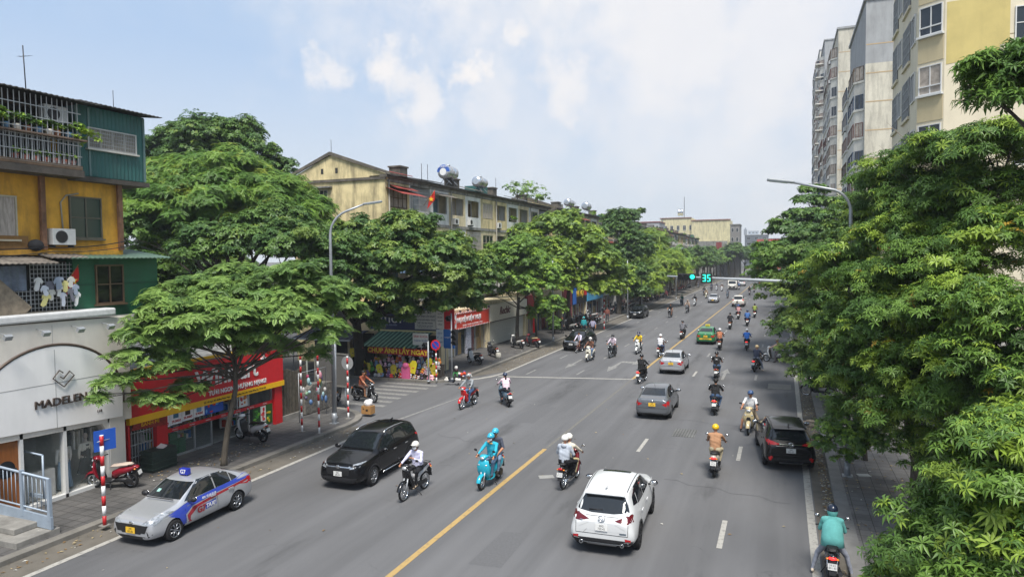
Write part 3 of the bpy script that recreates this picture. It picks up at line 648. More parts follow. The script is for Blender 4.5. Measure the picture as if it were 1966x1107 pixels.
for i in range(24):
    y = 72 + i * 9.5 + rr.uniform(-1.5, 1.5)
    far_tree(4.2 + rr.uniform(-.6, .6), y, rr.uniform(.95, 1.35), rr.choice((0, 0, 0, 1)), 'street tree in the distant row along the right pavement beyond the signal arm', 'far right street trees')
for i in range(12):
    y = 262 + (i % 3) * 11
    far_tree(-25 + i * 2.9, y, rr.uniform(1.3, 1.6), rr.choice((0, 0, 1)), 'hazy tree where the avenue bends out of sight', 'trees closing the avenue')
# low scrub under the right trees, so the pavement edge is planted as in the photograph
t = thing('tree', 'leafless twiggy tree top in front of the cream apartment building', 'tree', (6.0, 30, .14)); rb0 = random.Random(5); m = MB().tube([(0, 0, 0), (.1, 0, 5), (-.1, 0, 9.2), (-.6, 0, 11.2)], [.14, .1, .06, .03], 7)
for k in range(46):
    z = rb0.uniform(8.2, 11.2); a = rb0.uniform(0, 6.28); l = rb0.uniform(.8, 2.4); p = Vector((-.1 - (z - 9.2) * .2, 0, z)); e = p + Vector((math.cos(a) * l, math.sin(a) * l * .6, l * rb0.uniform(.3, .9))); q = p.lerp(e, .5) + Vector((0, 0, -.1)); m.tube([p, q, e], [.022, .014, .004], 4)
    for j in range(3): f = q.lerp(e, rb0.uniform(0, .8)); m.tube([f, f + Vector((rb0.uniform(-.5, .5), rb0.uniform(-.4, .4), rb0.uniform(.1, .6)))], [.008, .003], 4)
m.build('trunk', M('bare_bark', (.16, .13, .10), .9, var=.2), t)
# ------------------------------------------------------------------ left side buildings
OCHRE = M('plaster_ochre', '#d6a03a', .9, var=.22, scale=1.4, stain=.55, bump=.15)
OLDYEL = M('plaster_old_yellow', '#d3c294', .9, var=.2, scale=1.1, stain=.75, bump=.25)
PWHITE = M('plaster_white', (.66, .66, .63), .9, var=.12, scale=1.5, stain=.35, bump=.1)
PGREY = M('plaster_grey', (.25, .245, .225), .9, var=.3, scale=1.2, stain=.8, bump=.2)
PCREAM = M('plaster_cream', (.62, .53, .34), .9, var=.15, scale=1.0, stain=.5)
ROOFM = M('roof_dark', (.05, .046, .042), .9, var=.4, scale=3, bump=.6)
TEALM = M('metal_teal', '#2c5f5a', .55, var=.12, scale=1.5, stain=.25)
GREENM = M('metal_green', '#1f5b40', .6, var=.15, scale=1.3, stain=.25)
RUSTM = M('metal_rusty', (.15, .13, .11), .8, var=.45, scale=2, stain=.5, bump=.3)
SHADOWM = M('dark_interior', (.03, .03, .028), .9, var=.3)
BARM = M('bars_white', (.36, .37, .37), .6, var=.25, scale=2)
BARD = M('bars_dark', (.06, .06, .058), .6, var=.2)
CURT = M('curtain', (.38, .33, .28), .9, var=.35, scale=3, stretch=(1, 6, 1))
BROWNW = M('window_brown', (.12, .075, .04), .6, var=.2)
REDROOF = M('sheet_red', '#8e3b33', .6, var=.25, scale=2)
ACW = M('ac_white', (.55, .55, .53), .5, var=.1)
LEAFP = [LG[0], LG[1]]

def corrug(mb, y0, y1, z0, z1, x, pitch=.16, amp=.02, m=0, face=1):    # ribbed sheet facing +/-X
    n = max(2, int((y1 - y0) / pitch * 2)); v = []
    for i in range(n + 1):
        y = y0 + (y1 - y0) * i / n; xx = x + (amp if i % 2 else 0) * face; v += [(xx, y, z0), (xx, y, z1)]
    mb.add(v, [((2 * i, 2 * i + 2, 2 * i + 3, 2 * i + 1) if face > 0 else (2 * i + 1, 2 * i + 3, 2 * i + 2, 2 * i)) for i in range(n)], m)
def corr_roof(name, mat, parent, y0, y1, x0, z0, x1, z1, pitch=.18, amp=.03, th=.03):
    n = max(2, int((y1 - y0) / pitch * 2)); v = []
    for i in range(n + 1):
        y = y0 + (y1 - y0) * i / n; a = amp if i % 2 else 0
        v += [(x0, y, z0 + a), (x1, y, z1 + a), (x0, y, z0 + a - th), (x1, y, z1 + a - th)]
    f = []
    for i in range(n):
        k = 4 * i; f += [(k, k + 1, k + 5, k + 4), (k + 2, k + 6, k + 7, k + 3), (k + 1, k + 3, k + 7, k + 5), (k, k + 4, k + 6, k + 2)]
    return MB().add(v, f).build(name, mat, parent)
def window(parent, x, y0, y1, z0, z1, fm=WHITE, panes=2, rows=1, glass=GLASS, d=.07, name='window', face='x', sg=1, sill=True):
    """window facing +X (sg=1) at plane x, or facing -Y (face='y', plane y=x, spans y0..y1 in X)"""
    t = .05; mb = MB(); w = y1 - y0; h = z1 - z0
    def bx(m, a0, a1, b0, b1, d0, d1):
        if face == 'x': m.box(x + d0 * sg, x + d1 * sg, a0, a1, b0, b1)
        else: m.box(a0, a1, x - d0 * sg, x - d1 * sg, b0, b1)
    bx(mb, y0, y1, z0, z0 + t, -.02, d); bx(mb, y0, y1, z1 - t, z1, -.02, d); bx(mb, y0, y0 + t, z0 + t, z1 - t, -.02, d); bx(mb, y1 - t, y1, z0 + t, z1 - t, -.02, d)
    for i in range(1, panes): q = y0 + w * i / panes; bx(mb, q - t * .5, q + t * .5, z0 + t, z1 - t, -.02, d - .01)
    for i in range(1, rows): q = z0 + h * i / rows; bx(mb, y0 + t, y1 - t, q - t * .4, q + t * .4, -.02, d - .015)
    if sill: bx(mb, y0 - .06, y1 + .06, z0 - .06, z0 - .001, -.02, d + .07)
    o = mb.build(name, fm, parent)
    g = MB(); bx(g, y0 + .03, y1 - .03, z0 + .03, z1 - .03, -.01, .025); g.build('pane', glass, o)
    return o
def bars(parent, x, y0, y1, z0, z1, mat=BARM, step=.14, hstep=.55, r=.009, name='security_bars', depth=0):
    mb = MB(); y = y0
    while y <= y1 + .001: mb.box(x - r, x + r, y - r, y + r, z0, z1); y += step
    z = z0
    while z <= z1 + .001: mb.box(x - r * 1.4, x + r * 1.4, y0, y1, z - r * 1.3, z + r * 1.3); z += hstep
    if depth:
        for yy in (y0, y1):
            k = x
            while k > x - depth: mb.box(k - r, k + r, yy - r, yy + r, z0, z1); k -= step
    return mb.build(name, mat, parent)
def ac_unit(parent, x, y, z, sg=1, w=.8, h=.55, face='x'):
    o = MB(); f = MB()
    if face == 'x':
        o.box(x, x + .3, y, y + w, z, z + h); f.tube([(x + .3, y + w * .38, z + h / 2), (x + .312, y + w * .38, z + h / 2)], h * .38, 16)
        f.box(x + .02, x + .28, y + .05, y + .1, z - .08, z - .001); f.box(x + .02, x + .28, y + w - .1, y + w - .05, z - .08, z - .001)
    else:
        o.box(y, y + w, x - .3, x, z, z + h); f.tube([(y + w * .38, x - .3, z + h / 2), (y + w * .38, x - .312, z + h / 2)], h * .38, 16)
    a = o.build('air_conditioner', ACW, parent, bevel=.012); f.build('fan_grille', DARKM, a); return a
def plantlet(parent, c, r, n=50, seed=1, name='foliage', mats=None, size=.12):
    me = crown_mesh(name, [(c, (r, r, r * .8))], 'far', n / (r * r) / 4, size, mats or LEAFP, seed, ns=7, sub=.5)
    o = bpy.data.objects.new(name, me); COL.objects.link(o); o.parent = parent; return o
def potted(label, x, y, z, r=.22, col='#8a5a3c', seed=1, group=None, leafs=None):
    t = thing('potted_plant', label, 'potted plant', (x, y, z), 0, group)
    MB().tube([(0, 0, 0), (0, 0, .2)], [.09, .12], 10).build('pot', P(col), t); plantlet(t, (0, 0, .2 + r * .8), r, 26, seed, mats=leafs); return t

# ---------- cream fashion shop with the arch
S1 = thing('fashion_shop', 'cream fashion boutique with a big arch and MADELEN lettering at the far left', 'shop', (-22.2, 13, .14))
X1 = 0.0    # front plane, local x; local y = world y - 13 ; local z = world z - .14
FWALL = M('cladding_warm', (.64, .60, .53), .75, var=.07, scale=1.2, stain=.10); FPAN = M('cladding_white', (.78, .77, .75), .45, var=.04, scale=1, stain=.06)
def yz(y, z): return (y - 13, z - .14)
arch = [yz(11.0, 2.42)] + [yz(15.05 + 2.35 * math.cos(R(a)), 3.1 + 2.25 * math.sin(R(a))) for a in range(0, 181, 6)][::-1]
arch[0] = yz(12.7, 2.45)
archp = [yz(12.55, 2.72)] + [yz(15.02 + 2.45 * math.cos(R(a)), 3.15 + 2.1 * math.sin(R(a))) for a in range(180, -1, -6)] + [yz(17.45, 2.42)]
MB().prism([yz(10.5, 2.62), yz(10.5, 6.1), yz(17.85, 6.0), yz(17.85, 2.25)], 'x', -.6, 0).box(-6, -.61, -2.5, 4.8, 2.3, 5.7).build('wall', FWALL, S1)
MB().prism(archp, 'x', .003, .06).build('arch_panel', FPAN, S1)
rim = [yz(15.02 + 2.5 * math.cos(R(a)), 3.15 + 2.15 * math.sin(R(a))) for a in range(186, -10, -6)]
MB().tube([(.04, y, z) for y, z in rim], .045, 6).build('arch_trim', M('bronze_trim', (.09, .065, .05), .5, .3, var=.1), S1)
mbj = MB(); 
for z in (3.9,): mbj.box(.06, .064, -.35, 4.3, z - .01, z + .01)
mbj.box(.06, .064, 2.05, 2.068, 2.4, 5.0); mbj.box(.001, .004, 2.05, 2.062, 5.15, 5.8); mbj.build('panel_joint', M('joint', (.3, .3, .29), .8, var=0), S1)
BRZ = M('bronze_letters', (.075, .055, .045), .45, .4, var=.05)
lt = text('MADELEN', .37, BRZ, S1, (.10, 2.22, 3.28), FX, 'sign_lettering', .035, sx=1.08)
lg = MB(); q = [(-.38, .02), (-.12, .3), (.0, .16), (.02, .18)]
lgp = [(-.02, .3), (-.16, .42), (-.42, .14), (-.0, -.25), (.42, .14), (.24, .33), (-.02, .06), (-.13, .17)]
lg.tube([(.12, 2.3 + a * .85, 3.95 + b * .85) for a, b in lgp], .022, 5); lg.build('sign_emblem', BRZ, S1)
text('118', .13, BRZ, S1, (.07, 3.55, 2.66), FX, 'house_number', .01)
MB().box(-.5, .12, -2.5, 4.3, 5.95, 6.22).build('roof_edge', M('gutter_white', (.58, .58, .57), .5, var=.1), S1, bevel=.06)
for i, y in enumerate((12.2, 13.4, 14.55, 15.7, 16.8, 17.6)):
    f = MB().tube([(0, y - 13, 5.72), (.42, y - 13, 5.66)], .012, 5).obox((.46, y - 13, 5.60), (.12, .22, .15), (0, R(35), 0)).build('floodlight', STEEL, S1)
# shop front: glass, frames, door, plinth
MB().box(-.16, -.12, -2.2, 4.2, .1, 2.7).build('shop_glass', M('shop_glass', (.2, .24, .24), .04, var=0, spec=.6, alpha=.12), S1)
fr = MB()
for y in (13.05, 13.95, 15.35, 16.95): fr.box(-.22, .0, y - 13 - .05, y - 13 + .05, 0, 2.6)
fr.box(-.22, 0, -2.2, 4.2, 0, .12); fr.build('shopfront_frame', M('frame_white', (.62, .62, .6), .5, var=.05), S1)
MB().box(-.5, .02, 3.95, 4.55, 0, 2.3).prism([(4.3, 2.35), (3.6, 2.35), (3.95, 1.7), (3.95, 1.2), (4.0, 1.2)], 'x', -.4, -.02).build('pillar', FWALL, S1)
dr = MB().box(-.17, -.10, .10, .92, .12, 2.35).build('door', M('door_wood', '#8a5326', .45, var=.25, scale=4, stretch=(4, 4, .4)), S1)
MB().tube([(-.10, .52, 1.45), (-.085, .52, 1.45)], .27, 20).build('door_window', GLASS, dr); MB().box(-.1, -.04, .78, .81, 1.05, 1.45).build('handle', CHROME, dr)
inn = MB().box(-4.6, -4.5, -2.2, 4.4, 0, 2.7).box(-4.6, -.3, -2.2, 4.4, -.03, .1).box(-4.6, -.3, 4.3, 4.4, .1, 2.7).box(-4.6, -.3, -2.3, -2.2, .1, 2.7).box(-4.6, -.25, -2.2, 4.4, 2.62, 2.72).build('interior', M('shop_inside', (.60, .57, .50), .8, var=.1), S1)
MB().box(-.6, -.35, 1.0, 2.2, .12, 1.0).build('display_counter', M('counter_w', (.5, .49, .46), .5, var=.1), S1)
tag(MB().box(-22.9, -22.6, 14.05, 15.2, .26, .62).build('display_bench', WOOD), 'low wooden display bench inside the boutique window', 'bench')
MB().tube([(-1.0, 2.6, 2.0), (-1.0, 4.0, 2.0)], .02, 6).build('clothes_rail', BLACKP, S1)
for i in range(12):
    o = MB().box(-.24, .24, -.03, .03, -.62, 0).prism([(-.24, 0), (.24, 0), (.05, .08), (-.05, .08)], 'y', -.03, .03).build('hanging_garment', P(['#d8d4c8', '#c9c4ba', '#232326', '#3b2b2b', '#e3e0d8', '#bfb6a4'][i % 6], .9), None, loc=(-23.2 + .03 * (i % 3), 15.75 + i * .105, 2.08))
    tag(o, 'garment hanging on the clothes rail inside the boutique window', 'garment', 'clothes on the boutique rail')
# mannequins
def mannequin(label, loc, rz, top, low, dress=False):
    t = thing('mannequin', label, 'mannequin', loc, rz)
    b = MB().loft([(0, .75, .16, .10), (0, .95, .17, .11), (0, 1.12, .13, .09), (0, 1.3, .17, .11), (0, 1.42, .18, .09), (0, 1.47, .06, .05), (0, 1.56, .045, .045)], 0, 12)
    b.ell((0, 0, 1.66), (.075, .09, .115)); b.build('torso', M('mannequin_skin', (.5, .42, .36), .5, var=.02), t)
    c = MB().loft([(0, .93, .185, .125), (0, 1.12, .15, .105), (0, 1.3, .185, .125), (0, 1.43, .19, .10)], 0, 12)
    for s in (-1, 1): c.tube([(s * .19, 0, 1.42), (s * .24, 0, 1.15), (s * .22, .05, .92)], [.06, .05, .045], 8)
    c.build('top', P(top, .9), t)
    if dress: MB().loft([(0, .38, .30, .24), (0, .9, .18, .13), (0, 1.15, .155, .115), (0, 1.38, .12, .125)], 0, 14).build('pinafore_dress', P(low, .9), t)
    else:
        l = MB()
        for s in (-1, 1): l.tube([(s * .10, 0, .98), (s * .11, 0, .5), (s * .13, 0, .06)], [.10, .11, .14], 10)
        l.build('trousers', P(low, .9), t)
    st = MB().tube([(0, 0, .0), (0, 0, .8)], .015, 6)
    for a in (0, 120, 240): st.tube([(0, 0, .25), (.22 * math.cos(R(a)), .22 * math.sin(R(a)), .01)], .012, 5)
    st.build('stand', WOOD, t)
mannequin('mannequin in a white top and wide blue jeans in the boutique window', (-22.75, 15.65, .25), R(90), '#e6e3da', '#7f9bb5')
mannequin('mannequin in a black pinafore dress over a dotted blouse in the boutique window', (-22.7, 16.4, .25), R(90), '#dad4c4', '#17181c', True)

# ---------- footbridge stair at the left edge
ST = thing('footbridge_stair', 'pale blue grey steel stair railing of the footbridge on a low concrete plinth', 'stair railing', (-19.48, 12.95, -.08)); ST.scale = (1.08,) * 3
BLUEG = M('steel_pale_blue', (.30, .36, .43), .5, .2, var=.12, scale=3)
MB().box(-5, 0, -.9, .25, 0, .36).box(-5, -.55, -.6, .2, .36, .52).build('plinth', CONC, ST, bevel=.02)
MB().prism([(-5, .52), (0, .37), (0, .70), (-5, .95)], 'y', .0, .07).build('stringer', BLUEG, ST)
rl = MB().tube([(-5, .03, 2.02), (-.02, .03, 1.72)], .035, 8).tube([(-5, .03, 1.05), (-.02, .03, .82)], .022, 8); rl.build('handrail', BLUEG, ST)
for x in (-.07, -1.15, -2.3, -3.4): MB().box(x - .05, x + .05, -.01, .07, .6, 1.72 - x * -.06 * -1 + .06 * abs(x) * 0 + (-x) * .06).build('post', BLUEG, ST)
bl = MB()
for i in range(26): x = -.22 - i * .17; bl.tube([(x, .03, .84 - x * .046), (x, .03, 1.70 - x * .06)], .011, 5)
bl.build('balusters', BLUEG, ST)
MB().box(-5, -2.15, 1.3, 1.36, .5, .6).tube([(-5, 1.3, 1.95), (-2.2, 1.3, 1.8)], .03, 8).tube([(-2.2, 1.3, .5), (-2.2, 1.3, 1.8)], .03, 6).build('rear_railing', BLUEG, ST)

# ---------- old ochre apartment house with metal annexes
S2 = thing('apartment_house', 'old ochre apartment house with a caged balcony and teal metal annex above the boutique', 'apartment house', (-22.9, 10, .14))
def w2(X, Y, Z): return (X + 22.9, Y - 10, Z - .14)
MB().box(-9, -.9, -3, 8.3, 6.2, 13.1).box(-.9, 0, -3, 8.3, 8.1, 8.28).build('wall', OCHRE, S2)     # body, gallery floor
MB().box(-9, .75, -3, 6.35, 10.72, 10.95).box(-9, .3, 6.35, 9.3, 10.68, 10.84).build('floor_slab', M('slab_dark', (.07, .06, .05), .9, var=.3, stain=.4), S2)
for y in (15.35, 18.2): MB().box(-.02, .10, y - 10 - .08, y - 10 + .08, 8.28, 10.72).build('column', M('column_rust', (.20, .10, .055), .9, var=.4, scale=5, stain=.4, bump=.4), S2)
# gallery wall front skin (ochre) with windows
MB().box(-.5, -.12, -3, 8.28, 8.28, 10.72).build('gallery_wall', OCHRE, S2)
DKF = M('window_frame_olive', (.11, .10, .07), .6, var=.15)
window(S2, -.12, 6.35, 7.55, 8.68, 10.15, DKF, 2, 2, M('glass_green', (.02, .05, .04), .08, var=0))
window(S2, -.12, 3.0, 4.6, 8.6, 10.0, M('frame_cream', (.42, .38, .28), .6, var=.1), 2, 1, CURT)
ac_unit(S2, -.1, 5.55, 8.44)
MB().tube([(-.08, 6.1, 9.0), (-.08, 6.05, 9.9), (-.08, 6.25, 10.15), (-.08, 6.7, 10.25)], .025, 6).build('ac_pipe', P('#9a968a'), S2)
MB().box(-.1, -.04, 2.0, 4.9, 8.3, 8.72).build('wooden_board', M('plywood', '#7a5a30', .8, var=.2), S2)
for i, (y, s) in enumerate(((13.3, .9), (15.1, .45))):
    MB().ell((.02, y - 10, 8.42), (.2, s * .55, .2), 10, 6).build('storage_bundle', P(('#cfcabc', '#2a2a2c')[i], .9), S2)
# upper annex teal corrugated
an = MB(); corrug(an, 6.62, 9.35, 10.9, 13.35, .02, .155, .025); an.box(-6, .0, 6.62, 9.33, 10.85, 13.3, 0); an.build('metal_annex', TEALM, S2)
for a_, b_ in ((6.6, 6.68), (9.28, 9.36), (7.05, 7.12)): MB().box(.0, .06, a_, b_, 10.9, 13.3).build('annex_trim', M('trim_teal', (.12, .2, .19), .5, var=.1), S2)
window(S2, .05, 7.0, 8.95, 11.88, 12.62, M('frame_offwhite', (.55, .53, .48), .6, var=.1), 4, 1, M('glass_floral', (.22, .20, .16), .3, var=.4, scale=9), d=.06)
bars(S2, .12, 7.05, 8.9, 11.93, 12.58, BARM, .07, .13, .006)
corr_roof('roof', ROOFM, S2, 6.4, 9.75, -6.5, 14.2, .55, 13.38)
corr_roof('roof', ROOFM, S2, -3, 6.9, -6.5, 14.3, .95, 13.25)
# caged balcony
SB2 = MB().box(-.9, .74, -3, 6.3, 10.96, 11.05).box(.68, .74, -3, 6.3, 11.06, 11.1).build('balcony_floor', M('wood_old', (.12, .08, .05), .9, var=.3), S2)
bars(S2, .72, -3, 6.3, 11.05, 13.2, BARM, .17, .36, .011); bars(S2, .68, -3, 6.3, 11.1, 11.95, BARM, .085, .8, .008, name='railing')
MB().box(.4, .9, -3, 6.4, 11.93, 11.98).build('plant_shelf', M('shelf_old', (.16, .11, .08), .9, var=.3), S2)
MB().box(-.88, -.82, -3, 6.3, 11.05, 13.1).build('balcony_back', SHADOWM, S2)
ac_unit(S2, .1, 5.3, 12.5)
sd_ = random.Random(3)
for i in range(15):
    y = 11.6 + i * .33 + sd_.uniform(-.05, .05); potted(['small potted plant on the caged balcony shelf above the boutique'][0], -22.9 + .62, y, 12.13, sd_.uniform(.14, .24), ('#8a5a3c', '#5b7f9c', '#c9c2b4')[i % 3], 60 + i, 'potted plants of the caged balcony', LD if i % 2 else LG)
for i in range(7): potted('little terracotta pot with herbs on the balcony floor behind the railing', -22.9 + .58, 14.2 + i * .31, 11.21, .12, '#8f4a34', 80 + i, 'pots on the balcony floor', LG)
plantlet(S2, w2(-22.0, 16.35, 12.2), .42, 60, 5, name='climbing_plant', mats=[LB[0], LG[0]], size=.14); plantlet(S2, w2(-22.1, 13.6, 12.45), .4, 50, 6, name='climbing_plant', mats=LG, size=.14)
# lower dark green annex and the patched cage with laundry
g = MB(); g.box(-5, .25, 6.15, 9.55, 5.9, 8.02).build('green_annex', GREENM, S2)
corr_roof('annex_roof', M('sheet_green', (.08, .14, .10), .6, var=.3, scale=2, stain=.3), S2, 5.8, 9.75, -1.5, 8.32, .75, 7.98)
window(S2, .25, 6.95, 8.05, 6.35, 7.75, BROWNW, 2, 2, M('glass_dark2', (.01, .01, .012), .1, var=0))
MB().box(.25, .27, 6.15, 9.55, 7.05, 7.07).build('panel_seam', M('seam_g', (.02, .06, .04), .7, var=0), S2)
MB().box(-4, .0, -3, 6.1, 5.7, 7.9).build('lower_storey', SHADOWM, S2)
bars(S2, .28, 4.7, 6.1, 5.95, 7.85, BARM, .12, .14, .008); bars(S2, .28, -3, 4.7, 6.5, 7.0, BARM, .12, .14, .008)
corr_roof('rusty_roof', RUSTM, S2, -3, 5.2, -2, 8.45, .95, 7.82); corr_roof('rusty_roof', RUSTM, S2, 5.15, 6.4, -2, 8.5, .7, 8.0)
mbp = MB(); corrug(mbp, -3, 4.55, 6.95, 7.75, .33, .22, .03); mbp.build('blue_sheet', M('sheet_blue_old', (.14, .17, .22), .7, var=.4, scale=3), S2)
MB().box(.1, .42, -3, 6.1, 5.72, 6.25).build('ledge_clutter', M('ledge_old', (.30, .26, .2), .9, var=.45, scale=6, stain=.5), S2)
MB().obox((.45, 3.6, 6.35), (.05, 1.5, 1.3), (R(45), 0, 0)).build('patched_board', M('patch_tan', (.30, .24, .17), .9, var=.4, scale=4, stain=.4), S2)
rs_ = random.Random(12)
for i in range(13):
    c = ('#d9d9d6', '#cfd3dc', '#d8cf8a', '#6f6f78', '#c9c7bf', '#9aa4b4')[i % 6]; a = rs_.uniform(.08, .15); h = rs_.uniform(.25, .5); sk = rs_.uniform(-.07, .07)
    o = MB().prism([(-a * .7 + sk, -h), (a * .1 + sk, -h * 1.1), (a * .75 + sk, -h * .93), (a * .62, -.13), (a * 1.25, -.17), (a * 1.3, -.07), (a * .4, 0), (-a * .35, .01), (-a * 1.2, -.1), (-a * 1.1, -.2), (-a * .6, -.12)], 'x', -.012, .012).build('hanging_shirt', P(c, .95), None, loc=(-22.42 + rs_.uniform(0, .1), 14.85 + i * .105, 7.5 - (i * 7 % 5) * .13)); o.rotation_euler.x = rs_.uniform(-.35, .35)
    tag(o, 'small washed garment drying on the window bars above the boutique', 'laundry', 'laundry on the window bars')
FLAGR = M('flag_red', '#b8281f', .85, var=.1); FLAGY = M('flag_yellow', '#e0b020', .85, var=0)
def flag(label, loc, rz, s=1, droop=True):
    t = thing('flag', label, 'flag', loc, rz)
    MB().tube([(0, 0, 0), (.0, .7 * s, .95 * s)], .016 * s, 6).build('flagpole', WOOD, t)
    v = []; n = 7
    for i in range(n + 1):
        u = i / n
        for j in range(6):
            q = j / 5; v.append((.05 * math.sin(u * 9 + q * 3) * s, (.68 - .32 * u) * s - .15 * q * u * s, (.92 - .42 * u) * s - q * (.55 + .15 * u) * s))
    f = [(i * 6 + j, i * 6 + j + 1, (i + 1) * 6 + j + 1, (i + 1) * 6 + j) for i in range(n) for j in range(5)]
    MB().add(v, f, 0, True).build('cloth', FLAGR, t)
    st = [((.16 if k % 2 == 0 else .07) * s * math.cos(R(90 + 36 * k)), (.16 if k % 2 == 0 else .07) * s * math.sin(R(90 + 36 * k))) for k in range(10)]
    MB().prism([(a + .45 * s, b + .38 * s) for a, b in st], 'x', .07 * s, .075 * s).build('star', FLAGY, t)
flag('red flag with a yellow star leaning out of the window bars above the boutique', (-22.45, 15.55, 7.0), 0, .95)
# television aerial
t = thing('roof_antenna', 'thin television aerial on the roof of the ochre house', 'antenna', (-23.2, 15.2, 13.5))
m = MB().tube([(0, 0, 0), (0, -.05, 1.6)], .018, 5); m.build('mast', DARKM, t); m = MB().tube([(0, -.18, 1.2), (0, .18, 1.32)], .008, 4)
for k in range(5): m.tube([(-.08, -.2 + k * .1, 1.21 + k * .03), (.08, -.2 + k * .1, 1.21 + k * .03)], .005, 4)
m.build('elements', DARKM, t)
tag(MB().tube([(-23, 18.2, 13.4), (-23, 18.2, 14.3)], .012, 5).tube([(-23.1, 18.2, 13.4), (-22.9, 18.2, 13.4)], .03, 5).build('roof_antenna', DARKM), 'single thin rod aerial on the teal annex roof', 'antenna')
# cables
def cable(label, pts, r=.014, group=None):
    p = []
    for i in range(len(pts) - 1):
        a, b = Vector(pts[i]), Vector(pts[i + 1]); d = (b - a).length
        for k in range(8): t_ = k / 8; q = a.lerp(b, t_); q.z -= d * .03 * 4 * t_ * (1 - t_); p.append(q)
    p.append(Vector(pts[-1])); o = MB().tube(p, r, 5).build('cable', BLACKP); return tag(o, label, 'cable', group)
cable('black cables sagging along the ochre house below the air conditioner', [(-22.7, 11, 8.55), (-22.72, 15.3, 8.5), (-22.75, 18.3, 8.75)], .018)
cable('black cable hanging from the ochre house into the side street trees', [(-22.7, 18.3, 8.7), (-24.5, 29, 7.6)])
cable('thin lower black cable running in front of the rusty sheet roof', [(-22.0, 11, 8.28), (-22.3, 15.3, 8.35), (-22.4, 18.3, 8.6)])

# ---------- supermarket with the red sign
S3 = thing('mini_market', 'red and yellow mini market with a long WinMart+ signboard behind the nearest tree', 'shop', (-22.5, 17.9, .14))
SR = M('sign_red', '#c41f26', .45, var=.06); SY = M('sign_yellow', '#e6b312', .45, var=.05)
MB().box(-8, -.3, .0, 8.4, 2.4, 3.7).box(-8, -.3, 8.2, 8.4, 0, 2.4).build('wall', PGREY, S3)
sg = MB().prism([(0.05, 2.0), (8.35, 1.98), (8.35, 3.55), (.05, 3.75)], 'x', -.05, .12).build('signboard', SR, S3)
MB().prism([(0.0, 1.80), (8.4, 1.82), (8.4, 2.06), (.0, 2.06)], 'x', -.06, .135).box(-.05, .13, 0, 8.4, 3.74, 3.84).build('sign_border', SY, sg)
text('WinMart', .98, WHITE, sg, (.14, 4.85, 2.90), FX, 'sign_lettering', .02, sx=.98, bold=.02)
text('+', .62, WHITE, sg, (.14, 7.02, 3.27), FX, 'sign_lettering', .02, bold=.02)
text('TƯƠI NGON THƯỢNG HẠNG!', .27, WHITE, sg, (.14, 5.45, 2.26), FX, 'sign_lettering', .01, sx=.92, bold=.008)
text('Số 118 Ngõ 482 đường Phạm Ngọc Thạch, Phường Kim Liên, Quận Đống Đa, TP Hà Nội', .11, BLACK, sg, (.14, 5.3, 1.93), FX, 'sign_lettering', .004, sx=.9)
MB().box(-.28, .02, 1.25, 1.75, 0, 1.85).box(-.28, .02, 7.85, 8.35, 0, 1.95).box(-.28, -.02, .03, .12, 0, 1.9).build('red_pillar', SR, S3)
MB().box(-6, -5.9, 1.8, 8.2, 0, 2.4).box(-6, -.2, 1.8, 8.2, -.02, .04).box(-6, -.1, 0.1, 8.2, 2.2, 2.4).build('interior', M('market_inside', (.24, .24, .22), .8, var=.25), S3)
shelfm = [P(c, .6) for c in ('#b0392b', '#c9a23a', '#e8e6df', '#2f6db0', '#3e7f3d', '#d8d8d8')]
for k, (x0, yy0, yy1) in enumerate(((-1.6, 2.0, 4.4), (-3.2, 4.6, 7.8), (-1.4, 6.2, 7.7))):
    sh = thing('store_shelf', ('shelf of drinks and snacks just inside the mini market window', 'long shelf of packages deep inside the mini market', 'shelf of cartons inside the mini market by the poster')[k], 'shelf', (-22.5, 17.9, .14))
    m = MB()
    for z in (.1, .5, .9, 1.3, 1.7): m.box(x0 - .35, x0, yy0, yy1, z, z + .03)
    m.box(x0 - .4, x0 - .36, yy0, yy1, 0, 1.9); m.build('shelving', P('#cfcfca'), sh)
    m = MB(); r_ = random.Random(k)
    for z in (.13, .53, .93, 1.33):
        y = yy0 + .03
        while y < yy1 - .1: w_ = r_.uniform(.07, .16); m.box(x0 - .3, x0 - .04, y, y + w_ * .9, z, z + r_.uniform(.18, .32), r_.randrange(6)); y += w_
    m.build('packages', shelfm, sh)
fm = MB()
for y in (1.8, 3.2, 4.1, 5.6, 6.3, 7.8): fm.box(-.2, -.12, y - .025, y + .025, 0, 1.95)
fm.box(-.2, -.12, 1.8, 4.1, 0, .07).box(-.2, -.12, 5.6, 7.8, 0, .07).build('shopfront_frame', M('alu', (.5, .51, .52), .4, .6, var=.05), S3)
for a_, b_ in ((1.82, 4.08), (5.62, 7.8)): MB().box(-.17, -.15, a_, b_, .07, 1.95).build('shop_glass', MATS['shop_glass'], S3)
bd = MB().box(-.12, -.10, 1.78, 7.82, 1.05, 1.2).build('red_band', SR, S3)
for i in range(7): text('WinMart', .075, WHITE, bd, (-.095, 2.2 + i * .85, 1.12), FX, 'band_lettering', .003)
